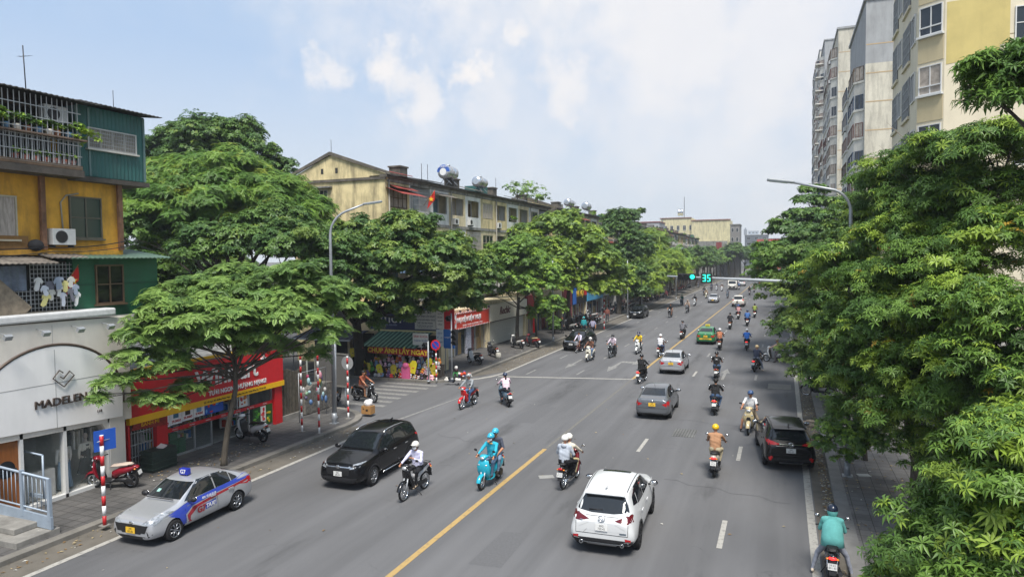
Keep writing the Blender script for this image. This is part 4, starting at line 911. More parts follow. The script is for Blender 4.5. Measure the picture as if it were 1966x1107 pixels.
# posters
def posterpart(y0, y1, z0, z1, base, bits, seed, name='poster', x=-.11):
    o = MB().box(x, x + .012, y0, y1, z0, z1).build(name, P(base), S3); r_ = random.Random(seed); m = MB(); cols = [P(c) for c in bits]
    for k in range(10):
        a, b = r_.uniform(y0 + .03, y1 - .2), r_.uniform(z0 + .03, z1 - .12); m.ell((x + .012, a + .08, b + .05), (.006, r_.uniform(.03, .12), r_.uniform(.03, .09)), 8, 4, r_.randrange(len(cols)))
    m.build('poster_pictures', cols, o); return o
for i in range(4):
    pp = MB().box(.0, .015, 1.3 + i * .58, 1.86 + i * .58, 1.32 + i * .03, 1.88).build('price_poster', P('#e6e4e6'), S3)
    text(('49.900đ', '29.000đ', '35.900đ', '9.900đ')[i], .13, RED, pp, (.02, 1.58 + i * .58, 1.44 + i * .03), FX, 'price_lettering', .003, bold=.004)
    MB().box(.016, .02, 1.45 + i * .58, 1.7 + i * .58, 1.6, 1.8).build('poster_pictures', P(('#8b5a3c', '#3c6e8b', '#2b2b2b', '#6a9ac4')[i]), pp)
posterpart(3.62, 4.75, 1.35, 1.98, '#2457b8', ('#f0f0f0', '#6fb2ea', '#e23b3b'), 3); posterpart(5.68, 6.2, 1.25, 1.95, '#dcdad6', ('#b03030', '#39579a', '#d28a3a'), 4)
posterpart(6.5, 7.0, .12, 1.0, '#20451f', ('#3d8a2d', '#6fb03c', '#2c6a20'), 5); posterpart(7.0, 7.35, .12, 1.02, '#e4ddd6', ('#c8202a', '#d84848'), 6); posterpart(7.35, 7.78, .12, 1.05, '#2a5a22', ('#e08a1e', '#4f9a34', '#d6c21e'), 7)
MB().prism([(.15, 1.55), (1.7, 1.45), (1.7, 1.95), (.3, 1.98)], 'x', .0, .03).build('bread_banner', P('#8c2a22', var=.4, scale=5), S3)
text('BÁNH MÌ', .2, SY, S3, (.04, .95, 1.68), FX, 'sign_lettering', .005)
bars(S3, -.15, .15, 1.2, .05, 1.75, BARM, .13, .45, .012, name='side_gate')
for i, (y, z) in enumerate(((2.05, .06), (2.05, .36), (2.05, .66), (2.45, .06), (2.45, .36))):
    b = MB().box(-22.9, -22.74, 17.9 + y, 17.9 + y + .38, .14 + z, .14 + z + .28).build('beer_carton', P('#1f5a2c'), None, bevel=.01); tag(b, 'green drinks carton stacked behind the mini market glass', 'carton', 'green cartons in the window')
# black crates box beside
t = thing('crate_stack', 'black plastic crate bin with folded paper on top beside the red pillar', 'bin', (-21.95, 18.75, .14))
m = MB().box(-.3, .3, -.55, .55, 0, .78)
for z in (.08, .3, .52): m.box(-.33, .33, -.58, .58, z, z + .05)
m.build('bin_body', M('crate_black', (.016, .03, .024), .6, var=.4, scale=14), t, bevel=.01); MB().obox((.05, .1, .82), (.25, .3, .05), (.2, .3, .4)).build('paper', P('#d6c7c4'), t)
# rusty gate sector next to the market and grimy fence
t = thing('scrap_gate', 'grimy timber and wire gate between the mini market and the side street', 'gate', (-22.6, 26.3, .14))
m = MB()
for i in range(9): m.box(-.05, 0, i * .22, i * .22 + .17, .25, 2.4 + .1 * math.sin(i))
m.build('boards', M('grime_wood', (.09, .078, .058), .95, var=.5, scale=5, stain=.5), t); MB().box(-.3, .1, -.1, 2.2, 0, .25).build('sill', CONC, t)
MB().tube([(0, -.05, 0), (0, -.05, 2.7)], .05, 6).tube([(0, 2.0, 0), (0, 2.0, 2.7)], .05, 6).build('post', P('#5b5f57'), t)
t = tag(MB().prism([(27.7, .14), (30.0, .14), (30.2, .8), (30.0, 1.5), (28.4, 1.65), (27.7, 1.3)], 'x', -22.9, -22.3).build('covered_cart', M('camo_sheet', (.13, .12, .105), .95, var=.6, scale=7), bevel=.05), 'cart wrapped in a dark patterned cloth beside the striped poles', 'cart')

# ---------- roadside poles
def striped_pole(label, x, y, h, first_red=True, r=.048, seg=.3, sign=None):
    t = thing('striped_pole', label, 'pole', (x, y, .14)); z = 0; k = 0
    m = MB()
    while z < h - .01:
        z1 = min(z + seg, h); m.tube([(0, 0, z), (0, 0, z1)], r, 12, k % 2); z = z1; k += 1
    m.build('pole', [WHITE, RED] if not first_red else [RED, WHITE], t); MB().box(-.12, .12, -.12, .12, 0, .02).build('base_plate', CONC, t); return t
p1 = striped_pole('red and white striped pole carrying a blue plate, nearest the camera', -18.75, 14.05, 2.72, r=.055)
bs = MB().box(-.05, -.03, -.0, .0, 2, 2.1).obox((-.02, .12, 2.55), (.03, .62, .62), (0, 0, R(-12))).build('blue_sign', M('sign_blue', '#1c4fa8', .5, var=.05), p1); MB().tube([(0, -.15, 2.55), (.02, .4, 2.55)], .012, 5).build('bracket', STEEL, p1)
g_ = 'striped poles at the street corner'
def gpp(x, y): v = gp(x, y, .14); return v.x, v.y
x, y = gpp(580, 828); striped_pole('left one of two tall striped poles in front of the side street shops', x, y, 3.5, False, r=.045)
x, y = gpp(613, 832); striped_pole('right one of two tall striped poles, close to the lamp post', x, y, 3.65, False, r=.045)
x, y = gpp(669, 803); pr_ = striped_pole('striped pole with a round sign seen from behind, between lamp post and crossing', x, y, 3.1, False, r=.045)
MB().tube([(-.05, .06, 2.75), (-.05, .075, 2.75)], .34, 24).build('round_sign_back', P('#8f9293', .5), pr_)
# street lamp left
def street_lamp(label, x, y, h, reach, dirv, rb=.1, rt=.055, bend=1.2):
    t = thing('street_lamp', label, 'street lamp', (x, y, .14)); d = Vector(dirv).normalized()
    pts = [Vector((0, 0, 0)), Vector((0, 0, h - bend))]; rs = [rb, rt + .01]
    for k in range(1, 7): a = R(90 * k / 6 * .78); pts.append(Vector((0, 0, h - bend)) + d * (bend * (1 - math.cos(a))) + Vector((0, 0, bend * math.sin(a)))); rs.append(rt)
    e = pts[-1] + d * (reach - bend) * .9 + Vector((0, 0, .32)); pts.append(e); rs.append(rt * .85)
    MB().tube(pts, rs, 10).build('pole', STEEL, t); MB().box(-.17, .17, -.17, .17, 0, .03).tube([(0, 0, 0), (0, 0, .5)], [rb * 1.25, rb * 1.2], 10).build('base', STEEL, t)
    u = (d + Vector((0, 0, .14))).normalized(); s = u.cross(Vector((0, 0, 1))).normalized(); n = s.cross(u); M4 = Matrix((s, u, n)).transposed().to_4x4(); M4.translation = e
    MB().box(-.13, .13, -.05, .85, -.04, .05).xf(M4).build('lamp_head', P('#8d9396', .4), t, bevel=.03); MB().box(-.09, .09, .15, .78, -.055, -.041).xf(M4).build('lens', CLEARL, t); return t
v = gp(642, 812, .14); ll = street_lamp('tall grey street lamp on the left corner, arm curving over the road', v.x, v.y, 10.2, 2.15, (.93, .36, 0))
MB().tube([(0, .0, 6 - 1.4), (-.28, .05, 5.05)], .03, 6).tube([(0, 0, 4.6), (.28, .05, 5.0)], .03, 6).build('cable_bracket', P('#b9b6a8'), ll)
tag(MB().tube([(v.x - .45, v.y + .7, .14), (v.x - .42, v.y + .75, 4.4)], .07, 8).tube([(v.x - .45, v.y + .7, .14), (v.x - .45, v.y + .7, .3)], .11, 8).build('utility_pole', STEEL), 'shorter grey steel post standing right behind the left street lamp', 'post')
# big grey sign seen from behind
t = thing('sign_back', 'grey metal notice board seen from the back between the striped poles', 'notice board', (-22.2, 30.0, .14))
MB().box(-1.35, 1.05, -.02, .02, 1.15, 2.85).build('board', P('#5c5a57', .7), t, rz=R(-8)); MB().box(-1.4, 1.1, -.05, -.021, 1.1, 1.18).box(-1.4, 1.1, -.05, -.021, 2.82, 2.9).box(-1.4, -1.33, -.05, -.021, 1.18, 2.82).box(1.03, 1.1, -.05, -.021, 1.18, 2.82).build('frame', P('#77756f', .6), t, rz=R(-8))
MB().tube([(-.9, 0, 0), (-.9, 0, 1.2)], .04, 6).tube([(.7, 0, 0), (.7, 0, 1.2)], .04, 6).build('leg', STEEL, t)
# hanging toys and towels stall
t = thing('toy_rack', 'rack of hanging inflatable toys and bright balls beside the striped poles', 'toy rack', (-21.6, 27.3, .14)); m = MB(); r_ = random.Random(8)
cl = [P(c, .5) for c in ('#7c9c80', '#93b2b6', '#b57c8a', '#98403c', '#b09a44', '#4d6b94', '#b5b2b0', '#5c5470', '#a84a68')]
for i in range(24): m.ell((r_.uniform(-.12, .2), r_.uniform(0, .45) + (.5 if i % 3 else -.6), 2.2 - (i // 3) * .19 + r_.uniform(-.1, .1)), (r_.uniform(.05, .1), r_.uniform(.05, .14), r_.uniform(.08, .2)), 7, 5, r_.randrange(9))
m.build('toys', cl, t); MB().tube([(0, -.9, 0), (0, -.9, 2.4), (0, 1.2, 2.4), (0, 1.2, 0)], .02, 6).build('rail', STEEL, t)
t = thing('cardboard_box', 'cardboard box holding a wrapped white bundle at the kerb corner', 'box', gp(707, 793, .14)); MB().box(-.28, .28, -.2, .2, 0, .4).build('carton', M('cardboard', '#9a7242', .9, var=.15), t)
MB().ell((0, 0, .52), (.24, .2, .2), 10, 7).ell((.1, .05, .62), (.14, .12, .12), 8, 6).build('bundle', P('#d9d7d6', .9, var=.4, scale=12), t); MB().obox((.05, -.203, .2), (.12, .004, .1)).obox((-.15, -.203, .26), (.07, .004, .05)).build('cutout', BLACK, t)
# ------------------------------------------------------------------ corner shop with the toy stall
CS = thing('corner_shop', 'phone accessory corner shop under a dark blue fascia beside the toy stall', 'shop', (-27.0, 41.6, .14))
NAVY = M('sign_navy', '#1b2a5c', .5, var=.06)
MB().box(-2.6, 2.9, .1, 4.5, 2.5, 4.5).box(2.91, 5.1, .1, 1.2, 2.5, 4.4).box(-2.6, -2.4, .1, 4.5, 0, 2.5).box(4.9, 5.1, .1, 1.2, 0, 2.5).build('wall', PCREAM, CS)
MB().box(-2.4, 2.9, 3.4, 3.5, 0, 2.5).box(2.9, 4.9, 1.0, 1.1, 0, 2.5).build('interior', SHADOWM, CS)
fb = MB().box(-.45, 5.0, -.1, .08, 2.85, 4.35).build('fascia', NAVY, CS); MB().box(-.45, 5.0, -.12, -.101, 2.72, 2.85).build('fascia_stripe', P('#d8cf9a'), fb)
text('mor', 1.05, WHITE, fb, (1.35, -.12, 3.66), FY, 'sign_lettering', .01, sx=1.1)
text('BÁN SIM - PHỤ KIỆN', .14, P('#9fb0d8'), fb, (1.1, -.11, 3.18), FY, 'sign_lettering', .004)
wp = MB().box(3.2, 4.85, -.16, -.12, 2.95, 4.25).build('notice_board', P('#d9d8d2', .6), fb, bevel=.02); NB = P('#2a3350', .7)
for i, (s_, z, q) in enumerate((('THẠCH SƠN', 4.1, .2), ('CHỤP ẢNH LẤY NGAY', 3.85, .19), ('BÁN PHỤ KIỆN ĐIỆN THOẠI', 3.6, .15), ('THẺ CÀO ĐA MẠNG', 3.38, .16), ('ĐC: 98 Phố Phạm Ngọc Thạch, Đống Đa', 3.2, .09), ('ĐT: 0904.111.222 - 0904.111.333', 3.08, .09))):
    text(s_, q, NB, wp, (4.02, -.165, z), FY, 'sign_lettering', .004, sx=.82)
MB().box(5.02, 5.4, -.1, .05, 3.2, 4.3).build('side_notice', P('#cfd3d0', .6), CS)
# striped awning
def awning(parent, x0, x1, y0, y1, z0, z1, c1, c2, pitch=.17, name='awning', drop=.0, dmat=None):
    n = int((x1 - x0) / pitch); m = MB()
    for i in range(n):
        a, b = x0 + (x1 - x0) * i / n, x0 + (x1 - x0) * (i + 1) / n; g = .02 * math.sin(i * .9)
        m.add([(a, y0, z0), (b, y0, z0), (b, y1, z1 + g), (a, y1, z1 + g)], [(0, 1, 2, 3)], i % 2); m.add([(a, y0, z0 - .02), (b, y0, z0 - .02), (b, y1, z1 + g - .02), (a, y1, z1 + g - .02)], [(3, 2, 1, 0)], i % 2)
    o = m.build(name, [c1, c2], parent)
    return o
AWG = P('#1d4a3f', .8, var=.2, scale=3); AWL = P('#6f9a86', .8, var=.2, scale=3)
awning(CS, .3, 4.6, -2.5, -.05, 1.95, 2.75, AWG, AWL)
rb = MB().add([(.95, -2.52, 1.93), (5.55, -2.52, 1.88), (5.5, -2.56, 1.44), (.9, -2.56, 1.52)], [(0, 1, 2, 3)]).build('banner', P('#a31f28', .7, var=.1), CS)
text('CHỤP ẢNH LẤY NGAY', .42, P('#e0c23a', .6), rb, (3.22, -2.585, 1.69), (R(90), R(.9), 0), 'banner_lettering', .008, sx=1.07, bold=.012)
MB().box(3.7, 4.3, -.3, -.2, .3, 1.75).build('red_board', P('#7a2328', .7), CS)
for i in range(4): text(('TUYỂN DỤNG', 'BẢO HÀNH', 'SỬA CHỮA', 'MUA BÁN')[i], .13, P('#d8b0a8'), CS, (4.0, -.32, 1.5 - i * .28), FY, 'board_lettering', .004, sx=.7)
CS2 = thing('canvas_stall', 'dim stall under a navy striped canopy left of the thick tree', 'stall', (-31.6, 42, .14))
awning(CS2, -1.2, 3.9, -2.6, 0, 2.25, 2.75, P('#1c2233', .8), P('#3c4660', .8), .22)
MB().box(-1.2, 3.9, .05, .3, 0, 4.2).build('wall', SHADOWM, CS2); MB().tube([(-1.1, -2.5, 0), (-1.1, -2.5, 2.25)], .03, 6).build('post', STEEL, CS2); MB().box(-1.2, 3.9, -2.66, -2.62, 2.17, 2.27).build('edge_rail', P('#b9bcc0'), CS2)
# vertical shop signs at the corner
t = thing('vertical_sign', 'tall red and white upright sign board with a blue panel below at the corner', 'sign', (-21.35, 41.2, .14))
MB().box(-.62, 0, -.05, .05, 3.05, 4.75).build('white_panel', P('#d7d4cc', .6), t); MB().box(.001, .75, -.06, .06, 3.05, 4.82).build('red_panel', SR, t)
bp = MB().box(-.05, .75, -.07, .05, 1.75, 3.03).build('blue_panel', P('#1f63ac', .5), t); wpn = MB().box(-.62, -.06, -.06, .05, 1.85, 3.0).build('white_panel', P('#c9d2d6', .6), t)
text('sungphone', .15, WHITE, bp, (.35, -.075, 2.5), FY, 'sign_lettering', .004); text('sơn', .3, WHITE, t, (.38, -.065, 3.9), FY, 'sign_lettering', .005)
for i in range(6): text(('BÁN SIM', 'THẺ CÀO', 'SẠC PIN', 'ỐP LƯNG', 'TAI NGHE', 'CÁP SẠC')[i], .12, P('#3a3a42'), t, (-.31, -.055, 4.55 - i * .24), FY, 'sign_lettering', .003, sx=.75)
for i in range(3): text(('SỬA IN', 'ĐT - LAP', 'CÀI WIN')[i], .14, P('#205a9a'), wpn, (-.34, -.065, 2.75 - i * .3), FY, 'sign_lettering', .003, sx=.75)
MB().tube([(.0, .1, 0), (.0, .1, 4.7)], .04, 6).build('post', STEEL, t)
t = thing('key_cutting_sign', 'small white board reading SINH KHOA hung beside the awning', 'sign', (-22.3, 39.6, .14)); MB().box(-.6, .55, -.03, .03, 1.95, 2.9).build('board', P('#d3d3cb', .6), t)
text('SINH KHÓA', .2, RED, t, (0, -.035, 2.68), FY, 'sign_lettering', .004); text('THÀNH XUÂN', .19, P('#2c4a86'), t, (0, -.035, 2.4), FY, 'sign_lettering', .004, sx=.85)
MB().tube([(0, .05, 0), (0, .05, 2.9)], .03, 6).build('post', STEEL, t)
# toys: goods one can pick out
r_ = random.Random(21)
toyc = ['#e8e6ea', '#d6d2cc', '#b9b4b0', '#8a6a98', '#c87a96', '#cdb04e', '#39393d', '#d94038', '#8fb6dc', '#5fa352', '#f0c6d6', '#e08a3a', '#b9a8d8', '#f2f2f2', '#eab6c6']
def toy(i):
    t = MB(); s = r_.uniform(.10, .17); c = [P(r_.choice(toyc), .7), P(r_.choice(toyc), .7)]
    t.ell((0, 0, s * .9), (s, s * .8, s * .95), 10, 7).ell((0, -s * .1, s * 2.15), (s * .72,) * 3, 10, 7)
    for q in (-1, 1): t.ell((q * s * .5, 0, s * 2.8), s * .27, 6, 4, 1).ell((q * s * .75, -s * .5, s * 1.1), (s * .25, s * .5, s * .25), 6, 4, 1).ell((q * s * .5, -s * .7, s * .25), (s * .3, s * .5, s * .28), 6, 4, 0)
    return t, c
for i in range(64):
    m, c = toy(i); row = i // 16; x = -26.1 + (i % 16) * .335 + r_.uniform(-.06, .06); y = 38.75 + row * .42
    o = m.build('soft_toy', c, None, loc=(x, y + r_.uniform(-.12, .12), .14 + row * .27), rz=r_.uniform(-1, 1)); o.scale = (r_.uniform(.8, 1.5), 1, r_.uniform(.6, 1.15)); o.rotation_euler.y = r_.uniform(-.4, .4); tag(o, 'soft toy in the heap laid out under the red photo banner', 'toy', 'soft toys of the corner stall')
for k in range(4): tag(MB().box(-26.3, -20.9, 38.6 + k * .42 + .2, 39.0 + k * .42, .14, .16 + k * .26).build('display_step', P('#4a4440')), ('lowest', 'second', 'third', 'topmost')[k] + ' step of the toy display under the green striped awning', 'display')
for i in range(12):
    x = (-26.6, -26.2, -25.9, -27.1, -25.0, -23.9, -22.8, -22.4, -26.7, -26.1, -21.3, -21.0)[i]; z = (1.5, .9, .75, 1.7, .7, .7, .8, .95, .8, .6, 1.25, .8)[i]
    m = MB().prism([(-.2, -.5), (.2, -.5), (.23, .2), (.12, .42), (-.12, .42), (-.23, .2)], 'y', -.03, .03); o = m.build('hanging_bag', P(('#c9b41c', '#d8c92a', '#b9a832')[i % 3], .6), None, loc=(x, 38.72 if i < 10 else 38.9, z)); o.scale = (r_.uniform(.6, 1.1), 1, r_.uniform(.6, 1.05)); o.rotation_euler.y = r_.uniform(-.3, .3); MB().ell((.03, -.035, -.1), (.08, .008, .05), 8, 4).build('picture', P(('#7a5a2a', '#cc5533', '#6c8a3c')[i % 3]), o)
    tag(o, 'yellow packaged toy hung up around the corner stall', 'toy', 'yellow hanging toys of the corner stall')
for i in range(9):
    m, c = toy(i); o = m.build('soft_toy', c, None, loc=(-24.9 + i * .4, 39.9, 1.35 + .15 * (i % 2)), rz=r_.uniform(-.4, .4)); tag(o, 'soft toy hanging in the dark opening behind the toy heap', 'toy', 'hanging soft toys')
tag(MB().box(-26.75, -26.2, 38.6, 38.68, 1.55, 2.05).build('red_pack', SR), 'square red plastic pack hung on the thick tree trunk', 'pack')
tag(MB().box(-23.2, -22.6, 38.55, 38.8, .14, .9).ell((-22.9, 38.6, 1.0), (.25, .16, .2), 8, 6).build('pink_doll_box', P('#cf5f8c')), 'pink boxed doll set leaning before the soft toys', 'toy')
for nm, lb, (x, y) in (('goods_pile', 'pile of dark bags and helmets at the foot of the no parking sign', gpp(870, 735)), ('goods_pile', 'low pile of bright caps and orange cloth beside the no parking pole', gpp(890, 725))):
    m = MB()
    for k in range(16): m.ell((r_.uniform(-.45, .45), r_.uniform(-.1, .3), r_.uniform(.06, .34)), (r_.uniform(.08, .2), r_.uniform(.06, .14), r_.uniform(.05, .12)), 8, 6, k % 3 if k % 4 else 0)
    tag(m.build(nm, [P(c, .7) for c in (('#17181c', '#2a2f3a', '#d8d4cc') if 'dark' in lb else ('#c9482a', '#d8d4cc', '#3a3f7a'))], None, loc=(x, y, .14)), lb, 'goods')
# traffic signal posts
def signal_head(parent, x, y, z, lit=None, ry=0, n=3, face=-1, horiz=False, tilt=0):
    t_ = MB(); L = .34
    if horiz: t_.box(x - L * n / 2, x + L * n / 2, y - .12, y + .12, z - .19, z + .19)
    else: t_.box(x - .17, x + .17, y - .12, y + .12, z - L * n / 2, z + L * n / 2)
    h = t_.build('signal_head', BLACKP, parent, bevel=.015)
    for k in range(n):
        q = (k - (n - 1) / 2) * L; c = (x + q, y, z) if horiz else (x, y, z - q); yy = y + .125 * face
        on = lit == k
        MB().tube([(c[0], y + .10 * face, c[2]), (c[0], yy + .012 * face, c[2])], .135, 20).build('lamp', (M('signal_green', (.02, .85, .55), .3, var=0, emit=1.3) if on else M('signal_off', (.02, .022, .022), .25, var=0)), h)
        v = MB(); pts = [R(a) for a in range(-20, 201, 20)]
        vv = [(c[0] + .15 * math.cos(a), yy + d * face, c[2] + .15 * math.sin(a)) for a in pts for d in (0, .17)]
        v.add(vv, [(2 * i, 2 * i + 1, 2 * i + 3, 2 * i + 2) for i in range(len(pts) - 1)]); v.build('visor', BLACKP, h)
    return h
x, y = gpp(868, 728); t = thing('traffic_signal', 'roadside traffic signal post at the left end of the stop line', 'traffic light', (x, y, .14))
MB().tube([(0, 0, 0), (0, 0, 4.3)], .05, 10).build('pole', STEEL, t); MB().tube([(0, 0, 0), (0, 0, .08)], .13, 10).build('base', STEEL, t); signal_head(t, .22, .05, 2.75); signal_head(t, -.2, .1, 3.95, n=1); MB().box(-.1, .3, -.03, .03, 3.2, 3.25).build('bracket', STEEL, t)
x, y = gpp(823, 732); t = thing('pedestrian_signal', 'short signal post with one turned dark head before the toy stall', 'traffic light', (x, y, .14))
MB().tube([(0, 0, 0), (0, 0, 2.6)], .05, 10).build('pole', STEEL, t); signal_head(t, -.22, .1, 2.3, n=1); MB().tube([(0, 0, 0), (0, 0, .08)], .13, 10).build('base', STEEL, t)
x, y = gpp(838, 732); nx = thing('no_parking_sign', 'round blue and red no parking sign on a striped pole at the corner', 'sign', (x, y, .14))
m = MB(); 
for k in range(8): m.tube([(0, 0, k * .26), (0, 0, k * .26 + .26)], .05, 10, k % 2)
m.build('pole', [WHITE, RED], nx)
MB().tube([(0, -.05, 2.35), (0, -.065, 2.35)], .34, 28).build('disc', P('#c0222a', .45), nx); MB().tube([(0, -.066, 2.35), (0, -.07, 2.35)], .25, 28).obox((0, -.073, 2.35), (.5, .006, .06), (0, R(45), 0), 1).build('symbol', [P('#2340a8', .45), RED], nx)
# green stool with helmet
x, y = gpp(876, 724)
def stool(label, x, y, c, z=.14):
    t = thing('plastic_stool', label, 'stool', (x, y, z)); MB().box(-.15, .15, -.15, .15, .30, .34).build('seat', P(c, .4), t, bevel=.02)
    for a in (-1, 1):
        for b in (-1, 1): MB().tube([(a * .17, b * .17, 0), (a * .13, b * .13, .3)], .022, 6).build('leg', P(c, .4), t)
    return t
stool('small green plastic stool at the kerb beside the signal post', x, y, '#2f9a4a')
t = thing('bag', 'white and maroon bag sitting on the green plastic stool', 'bag', (x, y, .49)); MB().ell((0, 0, .12), (.14, .12, .13), 10, 7).build('body', P('#3b1f24'), t); MB().ell((0, 0, .3), (.12, .12, .12), 10, 7).build('top', P('#e6e2dc'), t)

# ------------------------------------------------------------------ rows of old apartment blocks (facade faces the avenue)
def loggia(par, X, y0, y1, z0, z1, kind, cm, seed):
    rd = random.Random(seed); D = .95
    MB().box(X - D, X - .02, y0 - .09, y0 + .09, z0, z1).box(X - D - .08, X - D, y0 + .09, y1 - .09, z0, z1).build('loggia_wall', cm, par)
    if kind != 'bare':
        par_h = .95
        MB().box(X - .12, X - .01, y0 + .1, y1 - .1, z0 + .02, z0 + par_h).build('parapet', cm if rd.random() < .8 else PWHITE, par)
    if kind in ('open', 'bars', 'plants'):
        window(par, X - D, y0 + .5, y0 + 1.5, z0 + 1.0, z1 - .5, BROWNW if rd.random() < .5 else WHITE, 2, 1, rd.choice([SHADOWM, GLASS, CURT]), sill=False)
        MB().box(X - D, X - D + .04, y1 - 1.25, y1 - .45, z0 + .02, z1 - .55).build('door', rd.choice([BROWNW, CURT, M('door_blue', (.12, .2, .25), .6)]), par)
    if kind in ('open', 'plants', 'glass'): MB().box(X - .13, X - .012, y0 + .1, y0 + .42, z0 + .951, z1 - .02).box(X - .13, X - .012, y1 - .42, y1 - .1, z0 + .951, z1 - .02).box(X - .13, X - .012, y0 + .421, y1 - .421, z1 - .38, z1 - .02).build('front_wall', cm, par)
    if kind == 'bars': bars(par, X + .05, y0 + .12, y1 - .12, z0 + .9, z1 - .15, BARD if rd.random() < .5 else BARM, .16, .5, .012)
    if kind == 'glass': window(par, X - .1, y0 + .43, y1 - .43, z0 + 1.0, z1 - .4, rd.choice([WHITE, M('frame_cream', (.42, .38, .28), .6), BROWNW]), rd.choice((3, 4)), 2, rd.choice([GLASS, CURT, SHADOWM]), sill=False)
    if kind == 'panel':
        MB().box(X - .06, X + .03, y0 + .12, y1 - .12, z0 + .1, z1 - .2).build('metal_cladding', rd.choice([TEALM, GREENM, M('sheet_grey', (.16, .17, .18), .6, var=.3, scale=2), M('sheet_blue', (.08, .14, .22), .6, var=.3, scale=2)]), par)
        window(par, X + .03, y0 + .7, y1 - .7, z0 + 1.1, z1 - .7, WHITE, 2, 1, GLASS)
    if rd.random() < .55: ac_unit(par, X - .02, y0 + rd.uniform(.2, .6), z0 + rd.uniform(.1, .3))
    if kind == 'plants' or rd.random() < .18: plantlet(par, (X, (y0 + y1) / 2 + rd.uniform(-.6, .6), z0 + 1.2), .55, 26, seed, name='balcony_plants', mats=[LG[0], LG[1], LD[0]], size=.22)
    if rd.random() < .25: 
        MB().add([(X, y0 + .1, z1 - .2), (X, y1 - .1, z1 - .2), (X + .9, y1 - .1, z1 - .55), (X + .9, y0 + .1, z1 - .55)], [(0, 1, 2, 3)]).build('awning', rd.choice([REDROOF, RUSTM, M('sheet_blue', (.08, .14, .22), .6)]), par)
KINDS = ['open', 'bars', 'glass', 'open', 'panel', 'bars', 'plants', 'glass', 'open']
def block(label, X, y0, y1, zt, first, seed, floors=3, detail=True, cat='apartment block', fh=3.1, bay=3.45, gable=True, kinds=None, cols=None):
    rd = random.Random(seed); t = thing('apartment_block', label, cat, (X, y0, 0))
    W = 8.2; L = y1 - y0; zc = zt
    MB().box(-W, -1.0, .0, L, 0, zc - .25).box(-1.02, 0, 0, .25, 0, zc - .25).box(-1.32, 0, L - .25, L, 0, zc - .25).build('wall', OLDYEL, t)
    if gable: MB().prism([(-W - .05, zc - .25), (.1, zc - .25), (.1, zc + .1), (-W / 2 - .6, zc + 1.75), (-W - .05, zc + .25)], 'y', .0, .3).build('gable', OLDYEL, t)
    slabs = MB()
    for k in range(floors + 1): z = zc - .28 - k * fh; slabs.box(-1.3, .06, .26, L - .26, z - .12, z + .12)
    slabs.build('floor_slabs', PGREY, t)
    MB().box(-.35, .28, -.15, L + .1, zc - .16, zc + .06).box(-1.3, -.36, .0, L, zc - .15, zc + .0).build('cornice', M('cornice_grime', (.12, .105, .085), .95, var=.45, scale=2, stain=.7, bump=.4), t)
    if gable:
        MB().box(-W - .1, .12, -.12, .02, zc - .3, zc - .1).prism([(-W - .3, zc + .22), (-W / 2 - .6, zc + 1.72), (.5, zc - .0), (.5, zc + .2), (-W / 2 - .6, zc + 1.98), (-W - .3, zc + .45)], 'y', -.15, .02).build('gable_moulding', M('cornice_grime'), t)
        window(t, 0.0, -6.1, -5.0, zc - 2.0, zc - .85, M('frame_cream'), 3, 1, SHADOWM, face='y'); MB().box(-6.6, -4.6, -.35, -.02, zc - .72, zc - .6).build('window_hood', PGREY, t)
        for dx in (-5.6, -4.3): MB().box(dx, dx + .22, -.015, .0, zc + .35, zc + .75).build('vent', SHADOWM, t)
    rf = MB().prism([(.45, zc + .07), (-W / 2 - .6, zc + .72), (-W - .4, zc + .3), (-W - .4, zc + .2), (-W / 2 - .6, zc + .6), (.45, zc - .03)], 'y', .031, L + .2); rf.build('roof', ROOFM, t)
    n = max(1, round(L / bay)); b = (L - .5) / n
    cs = cols or [PWHITE, OLDYEL, PCREAM, OLDYEL, PCREAM, PWHITE, OLDYEL]
    for k in range(floors):
        z1 = zc - .4 - k * fh; z0 = z1 - fh + .24
        for i in range(n):
            kd = (kinds[i] if kinds and k == 0 and i < len(kinds) else rd.choice(KINDS)); cm = cs[i % len(cs)] if k == 0 else rd.choice(cs)
            loggia(t, 0, .25 + i * b, .25 + (i + 1) * b, z0, z1, kd, cm, seed * 100 + k * 17 + i)
    for i in range(0, n, 3): MB().tube([(.12, .4 + i * b, 2), (.12, .4 + i * b, zc - .3)], .06, 6).build('drainpipe', P('#8e8a80', .7), t)
    for i in range(max(2, int(L / 9))):
        y = 3.6 + i * 9.2 + rd.uniform(-1, 1)
        if y < L - 1: MB().box(-1.6, -.6, y, y + 1.1, zc + .2, zc + 1.05).box(-1.68, -.52, y - .08, y + 1.18, zc + 1.0, zc + 1.12).build('chimney', M('cornice_grime'), t)
    for i in range(int(L / 4.2)):
        y = 2 + i * 4.2 + rd.uniform(-1, 1); k = rd.randrange(4); x = rd.uniform(-2.2, -.5)
        if y > L - 2: break
        if k == 0: MB().box(x - 1, x + .6, y, y + rd.uniform(1, 2.4), zc + .15, zc + rd.uniform(.6, 1.3)).build('roof_box', rd.choice([RUSTM, TEALM, PGREY, ROOFM]), t)
        elif k == 1: MB().tube([(x, y, zc), (x, y, zc + rd.uniform(1, 2.2))], .025, 5).build('roof_rod', DARKM, t)
        elif k == 2: corr_roof('roof_sheet', rd.choice([RUSTM, M('sheet_grey', (.16, .17, .18), .6, var=.3, scale=2), REDROOF]), t, y, y + rd.uniform(1.5, 3.4), x - 1, zc + .75, rd.uniform(.5, 1.0), zc + .12)
        else: plantlet(t, (.1, y, zc + .25), rd.uniform(.3, .6), 24, seed * 7 + i, name='roof_weeds', mats=[LG[0], LG[1]], size=.2)
    return t
